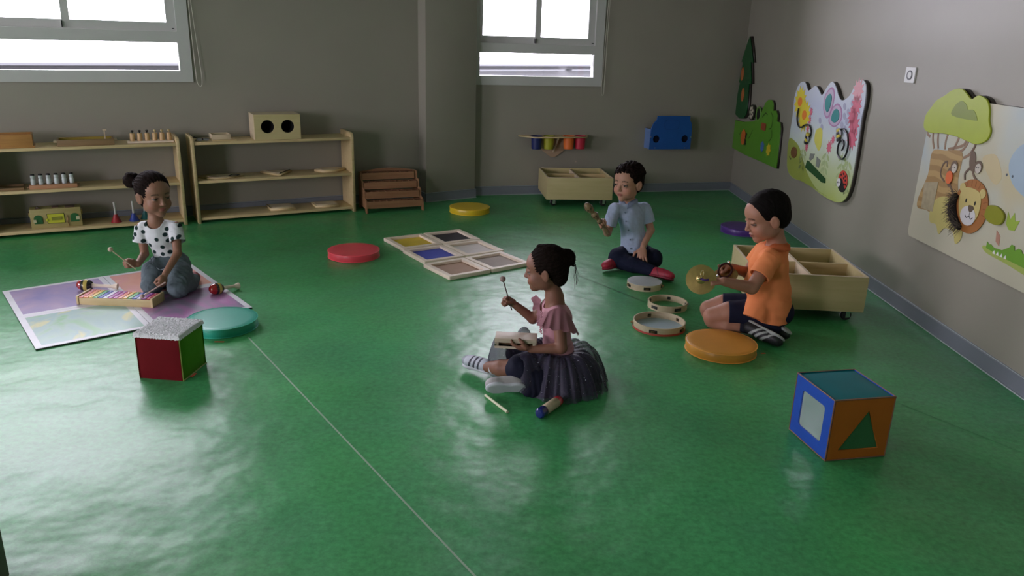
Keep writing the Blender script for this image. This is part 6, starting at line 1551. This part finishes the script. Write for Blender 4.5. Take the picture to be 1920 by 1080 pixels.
    obj('slot_shadow_core', B(-bw + 0.016, bw - 0.016, -bd + 0.022, bd - 0.004, -bh + 0.018, 0.009), M_brownwood, o)
    for x in (-0.045, 0.065): obj('rubber_foot', lathe(bmesh.new(), [(0, -0.006), (0.006, -0.006), (0.0075, -0.001), (0.0075, 0.0), (0, 0)], 12, mx=Matrix.Translation((x, -0.028, -bh + 0.008))), M_white, o)
    stick('mallet', (0.002, 3.136, 0.285), (-0.040, 3.120, 0.428), 0.0026, mat('dark_stick', (0.12, 0.08, 0.08), rough=0.5), 'thin dark mallet raised in the front girl\'s right hand', 'mallet', 0.0125, mat('felt_ball', (0.28, 0.20, 0.18), rough=0.8))
girl_front()

# ------------------------------------------------------------------- boy in the pale blue shirt
def boy_blue():
    R0 = person((0.78, 4.80, 0.0), 'boy in a light blue shirt sitting cross-legged holding a brown shaker')
    H = hmat((0.708, 4.835, 0.552), math.radians(-42), 0.06, 0.0, 1.12)
    nb = V3(0.722, 4.855, 0.425); chest = V3(0.745, 4.860, 0.325); waist = V3(0.775, 4.865, 0.190); pel = V3(0.790, 4.865, 0.100)
    shR = V3(0.632, 4.815, 0.385); shL = V3(0.836, 4.890, 0.380)
    elR = V3(0.594, 4.780, 0.240); wrR = V3(0.560, 4.685, 0.298)
    elL = V3(0.882, 4.865, 0.245); wrL = V3(0.822, 4.755, 0.165)
    V = Vol((0.46, 4.48, 0.0), (1.02, 5.02, 0.72), 0.0027)
    head(V, H, nb, 0.032)
    V.chain([nb, chest, waist, pel], [0.038, 0.056, 0.050, 0.058], 0.02)
    V.rc(shR + V3(0.02, 0, -0.004), shL - V3(0.02, 0, 0.004), 0.030, 0.030, 0.02)
    V.chain([shR, elR, wrR], [0.028, 0.0245, 0.0180], 0.008); V.chain([shL, elL, wrL], [0.028, 0.0245, 0.0180], 0.008)
    hand(V, wrR + V3(-0.002, -0.006, 0.006), V3(-0.45, -0.45, 0.75), V3(0.25, -0.85, -0.2), V3(-0.75, 0.2, 0.6), (1.1, 1.25, 0.8), 1.05, (0.5, 0.2, 0.85))
    hand(V, wrL + V3(-0.004, -0.008, -0.008), V3(-0.10, -0.62, -0.78), V3(0.10, 0.72, -0.65), V3(-1, 0.1, 0.05), (0.10, 0.15, 0.12), 1.15, (0.55, 0.85, 0.15), spread=0.20)
    build('body', V, skinm('boy_blue', (0.42, 0.22, 0.15)), R0, skin_color(H, (0.50, 0.265, 0.185), lip=(0.38, 0.13, 0.11)))
    eyes(H, R0, (-0.25, -0.05))
    Hv = Vol((0.56, 4.68, 0.46), (0.88, 5.0, 0.72), 0.0026)
    he(Hv, H, (0, 0.020, 0.038), (0.0780, 0.0900, 0.0780), 0.0)
    he(Hv, H, (0, 0.050, -0.010), (0.062, 0.052, 0.062), 0.02)
    he(Hv, H, (0, -0.105, -0.025), (0.066, 0.062, 0.090), 0.006, 'sub')
    he(Hv, H, (0, -0.04, -0.085), (0.085, 0.080, 0.080), 0.006, 'sub')
    for sx in (-1, 1): he(Hv, H, (sx * 0.076, -0.010, -0.028), (0.024, 0.028, 0.038), 0.004, 'sub')
    rg = np.random.default_rng(3)
    for i in range(230):
        a = rg.uniform(0, 2 * PI); q = rg.uniform(0.10, 1.0); v = V3(math.cos(a) * math.sqrt(1 - q * q), math.sin(a) * math.sqrt(1 - q * q), q)
        p = V3(0, 0.018, 0.036) + v * V3(0.076, 0.088, 0.077)
        if p[1] < -0.052 and p[2] < 0.060: continue
        if p[1] < 0.0 and p[2] < 0.035: continue
        he(Hv, H, p, rg.uniform(0.007, 0.0115), 0.002)
    build('hair', Hv, HAIR, R0, None, lambda P: wrink(P, 0.0016, 260, 7), it=0)
    # shirt with collar and placket
    S = Vol((0.52, 4.70, 0.06), (0.98, 5.02, 0.48), 0.0026)
    S.chain([nb - V3(0, 0, 0.018), chest, waist, pel + V3(-0.01, -0.01, 0.02)], [0.054, 0.076, 0.078, 0.088], 0.02)
    S.ell(chest + V3(0, 0, 0.02), (0.098, 0.066, 0.068), rotz(0.35), 0.02)
    S.rc(shR + V3(0.006, 0, 0), shL - V3(0.006, 0, 0), 0.040, 0.040, 0.02)
    for sh, el, fr in ((shR, elR, 0.72), (shL, elL, 0.66)):
        e = sh + (el - sh) * fr; S.rc(sh, e - (e - sh) * 0.3, 0.037, 0.038, 0.01); S.cone(sh + V3(0, 0, 0.004), e, 0.036, 0.042, 0.010)
        S.cone(e - (e - sh) * 0.15, e + (e - sh) * 0.05, 0.036, 0.038, 0.002, 'sub')
    S.rc(nb + V3(-0.006, -0.006, 0.03), nb + V3(-0.012, -0.014, -0.015), 0.040, 0.034, 0.004, 'sub')
    S.plane_cut(V3(0.78, 4.80, 0.105), V3(0.0, -0.2, -1), (0.4, 4.6, 0.0), (1.1, 5.1, 0.2), 0.002)
    M_bl = mat('pale_blue_chambray', (0.40, 0.48, 0.65), rough=0.85, var=0.07, scale=90, bump=0.08, bscale=350, spec=0.2)
    sh_ = build('shirt', S, M_bl, R0, None, lambda P: wrink(P, 0.0026, 60, 41, (1, 1, 0.8)) + wrink(P, 0.0016, 130, 42))
    lo_ = Vector(R0.location)
    fw_ = Vector((math.sin(math.radians(-22)), -math.cos(math.radians(-22)), 0))
    # collar: two turned leaves around the neck
    for sg in (-1, 1):
        bm = bmesh.new(); n = 14; rows = []
        for i in range(n + 1):
            a = math.radians(-22 - 90) + sg * PI * (0.06 + 0.94 * i / n)
            c, s_ = math.cos(a), math.sin(a); tip = max(0, 1 - i / 3.2)
            r0_, r1_ = 0.042, 0.062 + 0.010 * tip
            top = Vector(nb) + Vector((c * r0_, s_ * r0_, 0.030 - 0.026 * math.exp(-i / 3.5))); botm = Vector(nb) + Vector((c * r1_, s_ * r1_, 0.002 - 0.034 * tip))
            mid = (top + botm) / 2 + Vector((c, s_, 0.6)) * 0.006
            rows.append([bm.verts.new(p - lo_) for p in (top, mid, botm)])
        for i in range(n):
            for j in range(2): bm.faces.new((rows[i][j], rows[i + 1][j], rows[i + 1][j + 1], rows[i][j + 1]))
        bmesh.ops.solidify(bm, geom=list(bm.faces), thickness=0.003)
        obj('collar', bm, M_bl, sh_, ang=180)
    pl = smoothpts([(0.700, 4.795, 0.392), (0.700, 4.783, 0.345), (0.716, 4.778, 0.29), (0.735, 4.780, 0.23), (0.748, 4.778, 0.17), (0.752, 4.775, 0.12)], 6)
    dg = None
    for k, t in enumerate((0.12, 0.32, 0.52, 0.72, 0.9)):
        p = pl[int(t * (len(pl) - 1))]
        obj('button', lathe(bmesh.new(), [(0, 0), (0.0048, 0), (0.0052, 0.0015), (0.004, 0.0028), (0, 0.0022)], 14, mx=Matrix.Translation(p + fw_ * 0.004 - lo_) @ fw_.to_track_quat('Z', 'Y').to_matrix().to_4x4()), mat('button_grey', (0.10, 0.14, 0.2), rough=0.3), sh_)
    # trousers
    T = Vol((0.56, 4.54, 0.0), (1.02, 5.0, 0.17), 0.0028)
    T.ell(pel + V3(0, 0, -0.005), (0.100, 0.085, 0.075), None, 0)
    T.chain([V3(0.735, 4.86, 0.080), V3(0.670, 4.775, 0.085)], [0.062, 0.056], 0.02); T.chain([V3(0.850, 4.87, 0.080), V3(0.900, 4.79, 0.082)], [0.064, 0.058], 0.02)
    T.chain([V3(0.670, 4.775, 0.070), V3(0.76, 4.70, 0.055), V3(0.865, 4.625, 0.046)], [0.054, 0.046, 0.034], 0.02)
    T.chain([V3(0.900, 4.79, 0.070), V3(0.80, 4.74, 0.058), V3(0.67, 4.755, 0.048)], [0.055, 0.046, 0.034], 0.02)
    T.plane_cut(V3(0, 0, 0.002), V3(0, 0, -1), (0.4, 4.4, -0.03), (1.1, 5.1, 0.02), 0.001)
    build('trousers', T, mat('navy_cotton', (0.010, 0.013, 0.035), rough=0.85, var=0.1, bump=0.08, bscale=300, spec=0.2), R0, None, lambda P: wrink(P, 0.0028, 60, 51) + wrink(P, 0.0014, 140, 52))
    rd = (0.38, 0.018, 0.045)
    st = [(0.30, 0.36, 0.2, (0.20, 0.01, 0.03)), (0.62, 0.66, 0.2, (0.22, 0.012, 0.035))]
    shoe('shoe', R0, (0.868, 4.610, 0.040), (0.985, 4.530, 0.038), (0.10, 0.35, 0.8), rd, (0.22, 0.012, 0.03), w=0.031, h=0.056, stripes=st)
    shoe('shoe', R0, (0.668, 4.770, 0.046), (0.572, 4.700, 0.044), (-0.1, 0.2, 0.9), rd, (0.22, 0.012, 0.03), w=0.031, h=0.058, stripes=st)
    # shaker of turned, carved sections
    o = empty('carved_shaker', (0, 0, 0), 0, 'brown carved rattle stick held up by the boy in blue', 'rattle')
    mx = seg_mx((0.588, 4.660, 0.268), (0.424, 4.600, 0.462))
    prof = [(0, 0), (0.008, 0.002), (0.0095, 0.02), (0.009, 0.07), (0.011, 0.076), (0.015, 0.084), (0.0175, 0.10), (0.015, 0.114), (0.011, 0.120), (0.013, 0.126), (0.019, 0.140), (0.0205, 0.155), (0.018, 0.170), (0.012, 0.178), (0.013, 0.184), (0.020, 0.198), (0.0235, 0.215), (0.022, 0.235), (0.016, 0.250), (0.006, 0.257), (0, 0.258)]
    obj('rattle_body', lathe(bmesh.new(), prof, 26, mx=mx), mat('carved_brown', (0.22, 0.15, 0.075), rough=0.5, var=0.55, scale=60, bump=0.3, bscale=90), o)
    bm = bmesh.new()
    for z, r_ in ((0.10, 0.0175), (0.155, 0.0205), (0.218, 0.0235)):
        for k in range(7):
            a = 2 * PI * k / 7; lathe(bm, [(0, -0.003), (0.0045, -0.002), (0.0055, 0), (0.0045, 0.002), (0, 0.003)], 8, mx=mx @ Matrix.Translation((r_ * math.cos(a), r_ * math.sin(a), z + 0.004 * (k % 2))))
    sd_ = obj('seeds', bm, mat('seed_dark', (0.05, 0.03, 0.015), rough=0.4), o); sd_['kind'] = 'stuff'
boy_blue()

# ------------------------------------------------------------------- boy in the orange polo shirt
def boy_orange():
    R0 = person((1.25, 3.66, 0.0), 'boy in an orange polo shirt kneeling and holding a brass cymbal')
    H = hmat((1.214, 3.665, 0.612), math.radians(-84), 0.34, 0.0, 1.16)
    nb = V3(1.290, 3.685, 0.470); chest = V3(1.262, 3.675, 0.365); waist = V3(1.290, 3.670, 0.235); pel = V3(1.315, 3.675, 0.150)
    shL = V3(1.232, 3.578, 0.425); shR = V3(1.262, 3.782, 0.415)
    elL = V3(1.135, 3.500, 0.305); wrL = V3(0.985, 3.456, 0.345)
    elR = V3(1.200, 3.800, 0.290); wrR = V3(1.088, 3.705, 0.343)
    V = Vol((0.86, 3.36, 0.0), (1.48, 3.92, 0.78), 0.0028)
    head(V, H, nb, 0.038)
    V.chain([nb, chest, waist, pel], [0.044, 0.070, 0.068, 0.065], 0.02)
    V.rc(shL + V3(0, 0.02, 0), shR - V3(0, 0.02, 0), 0.034, 0.034, 0.02)
    V.chain([shL, elL, wrL], [0.036, 0.031, 0.0205], 0.008); V.chain([shR, elR, wrR], [0.034, 0.029, 0.0200], 0.008)
    hand(V, wrL + V3(-0.006, 0, 0.0), V3(-0.95, -0.05, -0.02), V3(-0.05, 0.30, -0.85), V3(-0.15, 0.75, 0.5), (0.9, 1.0, 0.6), 1.05, (0.75, 0.15, 0.55))
    hand(V, wrR + V3(-0.004, 0, 0.002), V3(-0.90, -0.15, 0.05), V3(-0.1, -0.5, -0.8), V3(0.1, -0.65, 0.6), (1.0, 1.1, 0.7), 1.05, (0.7, 0.2, 0.6))
    # bare lower legs: knees forward, shins back under the thighs
    for dy, kx in ((0.0, 1.020), (0.115, 1.030)):
        kn = V3(kx, 3.705 + dy, 0.082); an = V3(1.185, 3.640 + dy * 0.9, 0.052)
        V.chain([V3(1.25, 3.66 + dy, 0.125), V3(1.10, 3.69 + dy, 0.108), kn], [0.062, 0.056, 0.046], 0.012)
        V.chain([kn + V3(0.004, 0, -0.022), V3(1.09, 3.670 + dy, 0.047), an], [0.040, 0.040, 0.028], 0.008)
    build('body', V, skinm('boy_orange', (0.33, 0.155, 0.10)), R0, skin_color(H, (0.39, 0.185, 0.12), lip=(0.34, 0.12, 0.10), closed=True))
    eyes(H, R0, (0, -0.6), 0.004)
    Hv = Vol((1.06, 3.52, 0.46), (1.36, 3.82, 0.78), 0.0024)
    he(Hv, H, (0, 0.018, 0.036), (0.0755, 0.0900, 0.0770), 0.0)
    he(Hv, H, (0, 0.050, -0.010), (0.062, 0.050, 0.058), 0.02)
    he(Hv, H, (0, -0.105, -0.040), (0.085, 0.066, 0.088), 0.004, 'sub')
    he(Hv, H, (0, -0.03, -0.098), (0.085, 0.080, 0.078), 0.005, 'sub')
    for sx in (-1, 1): he(Hv, H, (sx * 0.076, -0.006, -0.028), (0.024, 0.026, 0.036), 0.003, 'sub')
    build('hair', Hv, mat('black_hair', (0.006, 0.0045, 0.004), rough=0.7, spec=0.08, var=0.3, scale=120, bump=0.4, bscale=320), R0, None, lambda P: wrink(P, 0.0014, 260, 8))
    S = Vol((1.04, 3.46, 0.09), (1.46, 3.92, 0.53), 0.0027)
    S.chain([nb - V3(0, 0, 0.035), chest, waist, pel + V3(0.0, 0, 0.0)], [0.060, 0.090, 0.088, 0.084], 0.02)
    S.ell(chest + V3(0.005, 0, 0.02), (0.078, 0.112, 0.076), None, 0.02)
    S.ell((1.225, 3.665, 0.27), (0.075, 0.085, 0.075), None, 0.03)
    S.rc(shL + V3(0, 0.010, 0), shR - V3(0, 0.010, 0), 0.046, 0.046, 0.02)
    for sh, el, fr in ((shL, elL, 0.60), (shR, elR, 0.55)):
        e = sh + (el - sh) * fr; S.rc(sh, e - (e - sh) * 0.3, 0.046, 0.046, 0.01); S.cone(sh + V3(0, 0, 0.004), e, 0.044, 0.050, 0.012)
        S.cone(e - (e - sh) * 0.14, e + (e - sh) * 0.05, 0.043, 0.045, 0.002, 'sub')
    # shirt tails: front and back hanging over the shorts
    S.cone((1.245, 3.655, 0.20), (1.205, 3.620, 0.105), 0.070, 0.062, 0.02); S.cone((1.305, 3.66, 0.20), (1.300, 3.65, 0.085), 0.080, 0.080, 0.02)
    S.rc(nb + V3(-0.008, 0, 0.035), nb + V3(-0.014, 0, -0.012), 0.046, 0.042, 0.004, 'sub')
    S.plane_cut(V3(1.30, 3.60, 0.088), V3(-0.12, 0, -1), (0.9, 3.3, 0.0), (1.6, 4.0, 0.2), 0.002)
    S.rc((1.262, 3.530, 0.12), (1.268, 3.57, 0.06), 0.004, 0.016, 0.004, 'sub')
    M_or = mat('orange_pique', (0.85, 0.27, 0.10), rough=0.85, var=0.04, bump=0.10, bscale=420, spec=0.2)
    sh_ = build('polo_shirt', S, M_or, R0, None, lambda P: wrink(P, 0.0028, 55, 61, (1, 1, 0.8)) + wrink(P, 0.0016, 120, 62))
    lo_ = Vector(R0.location)
    bm = bmesh.new(); n = 26; rows = []
    for i in range(n + 1):
        a = math.radians(180 + 12) + (2 * PI - math.radians(24)) * i / n; c, s_ = math.cos(a), math.sin(a); tip = max(0, 1 - min(i, n - i) / 4)
        top = Vector(nb) + Vector((c * 0.047 - 0.006, s_ * 0.047, 0.020 - 0.030 * tip)); bt_ = Vector(nb) + Vector((c * 0.074 - 0.008, s_ * 0.078, -0.014 - 0.035 * tip)); md = (top + bt_) / 2 + Vector((c, s_, 0.6)) * 0.007
        rows.append([bm.verts.new(p - lo_) for p in (top, md, bt_)])
    for i in range(n):
        for j in range(2): bm.faces.new((rows[i][j], rows[i + 1][j], rows[i + 1][j + 1], rows[i][j + 1]))
    bmesh.ops.solidify(bm, geom=list(bm.faces), thickness=0.003)
    obj('collar', bm, M_or, sh_, ang=180)
    T = Vol((1.0, 3.54, 0.0), (1.46, 3.92, 0.22), 0.0028)
    T.ell((1.32, 3.68, 0.125), (0.100, 0.095, 0.080), None, 0)
    for dy in (0.0, 0.115):
        T.cone(V3(1.30, 3.665 + dy * 0.8, 0.120), V3(1.095, 3.692 + dy, 0.108), 0.074, 0.063, 0.02)
    T.rc((1.22, 3.62, 0.07), (1.30, 3.62, 0.06), 0.04, 0.05, 0.02)
    T.plane_cut(V3(0, 0, 0.03), V3(0, 0, -1), (0.9, 3.3, -0.02), (1.6, 4.0, 0.05), 0.002)
    build('shorts', T, mat('navy_shorts', (0.010, 0.012, 0.032), rough=0.85, bump=0.05, bscale=300, spec=0.2), R0, None, lambda P: wrink(P, 0.0022, 60, 71))
    blk = (0.012, 0.012, 0.014); gr = (0.36, 0.38, 0.36)
    stp = [(0.34, 0.42, 0.25, gr), (0.50, 0.58, 0.25, gr), (0.66, 0.74, 0.25, gr)]
    obj('sock', lathe(bmesh.new(), [(0.024, -0.02), (0.0305, -0.018), (0.032, 0.03), (0.030, 0.034)], 22, mx=Matrix.Translation(Vector((1.165, 3.645, 0.052)) - lo_) @ Vector((0.98, -0.2, 0)).to_track_quat('Z', 'Y').to_matrix().to_4x4()), mat('sock_navy', (0.012, 0.014, 0.03), rough=0.9), R0)
    # shoes lie with the toes on the floor and the soles turned up and outwards
    shoe('shoe', R0, (1.175, 3.630, 0.070), (1.310, 3.490, 0.030), (-0.75, 0.0, -0.62), blk, gr, w=0.032, h=0.056, stripes=stp)
    shoe('shoe', R0, (1.300, 3.730, 0.075), (1.365, 3.575, 0.034), (-0.55, 0.2, -0.80), blk, gr, w=0.032, h=0.056, stripes=stp)
    # cymbal facing the camera, strap in purple; second cymbal edge on; ring of jingles
    o = empty('cymbal', (0, 0, 0), 0, 'round brass cymbal with a purple strap held in the boy\'s left hand', 'cymbal')
    ax = Vector((-0.25, -0.86, 0.42)).normalized(); mx = Matrix.Translation((0.880, 3.455, 0.352)) @ ax.to_track_quat('Z', 'Y').to_matrix().to_4x4()
    obj('plate', lathe(bmesh.new(), [(0, 0.012), (0.010, 0.0125), (0.017, 0.008), (0.022, 0.002), (0.045, 0.0), (0.070, -0.002), (0.070, -0.003), (0.045, -0.0012), (0.021, 0.0005), (0.016, 0.0065), (0.010, 0.011), (0, 0.0105)], 48, mx=mx), M_brass, o)
    bm = bmesh.new(); tube(bm, [mx @ Vector(p) for p in smoothpts([(0.0, 0, 0.012), (0.012, -0.004, 0.020), (0.024, -0.004, 0.020), (0.034, 0.0, 0.016)], 4)], 0.0055, 8)
    obj('strap', bm, mat('purple_strap', (0.06, 0.015, 0.16), rough=0.6), o)
    obj('knob', lathe(bmesh.new(), [(0.0075 * math.sin(t), 0.0075 * math.cos(t)) for t in [PI * i / 10 for i in range(11)]], 16, mx=mx @ Matrix.Translation((-0.010, 0.0, 0.018))), mat('bright_brass', (0.85, 0.72, 0.40), rough=0.2, metal=0.8, var=0), o)
    bm = bmesh.new(); tube(bm, [mx @ Vector(p) for p in smoothpts([(0.002, 0.006, 0.014), (-0.004, 0.022, 0.020), (-0.002, 0.036, 0.014), (0.004, 0.040, 0.010), (0.008, 0.030, 0.016), (0.006, 0.012, 0.018)], 4)], 0.002, 6)
    obj('wire_loop', bm, D.materials['bright_brass'], o)
    o = empty('cymbal', (0, 0, 0), 0, 'second brass cymbal seen nearly edge on in the boy\'s right hand', 'cymbal')
    ax = Vector((0.25, 0.30, -0.92)).normalized(); mx = Matrix.Translation((1.050, 3.665, 0.312)) @ ax.to_track_quat('Z', 'Y').to_matrix().to_4x4()
    obj('plate', lathe(bmesh.new(), [(0, 0.010), (0.016, 0.007), (0.022, 0.001), (0.062, -0.002), (0.062, -0.003), (0.021, 0.0), (0.015, 0.0058), (0, 0.009)], 40, mx=mx), M_brass, o)
    o = empty('jingle_bracelet', (0, 0, 0), 0, 'dark maroon strap with small silver jingle bells in the boy\'s right hand', 'bell strap')
    c0 = Vector((1.040, 3.640, 0.345)); P_ = [c0 + Vector((0.036 * math.cos(a), 0.010 * math.cos(a), 0.036 * math.sin(a))) for a in [2 * PI * k / 20 for k in range(20)]]
    bm = bmesh.new(); tube(bm, P_ + [P_[0]], 0.0055, 8); obj('strap', bm, mat('maroon_strap', (0.05, 0.008, 0.010), rough=0.6), o)
    for k in range(0, 20, 4):
        obj('jingle_bell', lathe(bmesh.new(), [(0.0075 * math.sin(t), 0.0075 * math.cos(t)) for t in [PI * i / 10 for i in range(11)]], 14, mx=Matrix.Translation(P_[k] + (P_[k] - c0) * 0.22)), M_chrome if k % 8 else M_redd, o)
boy_orange()
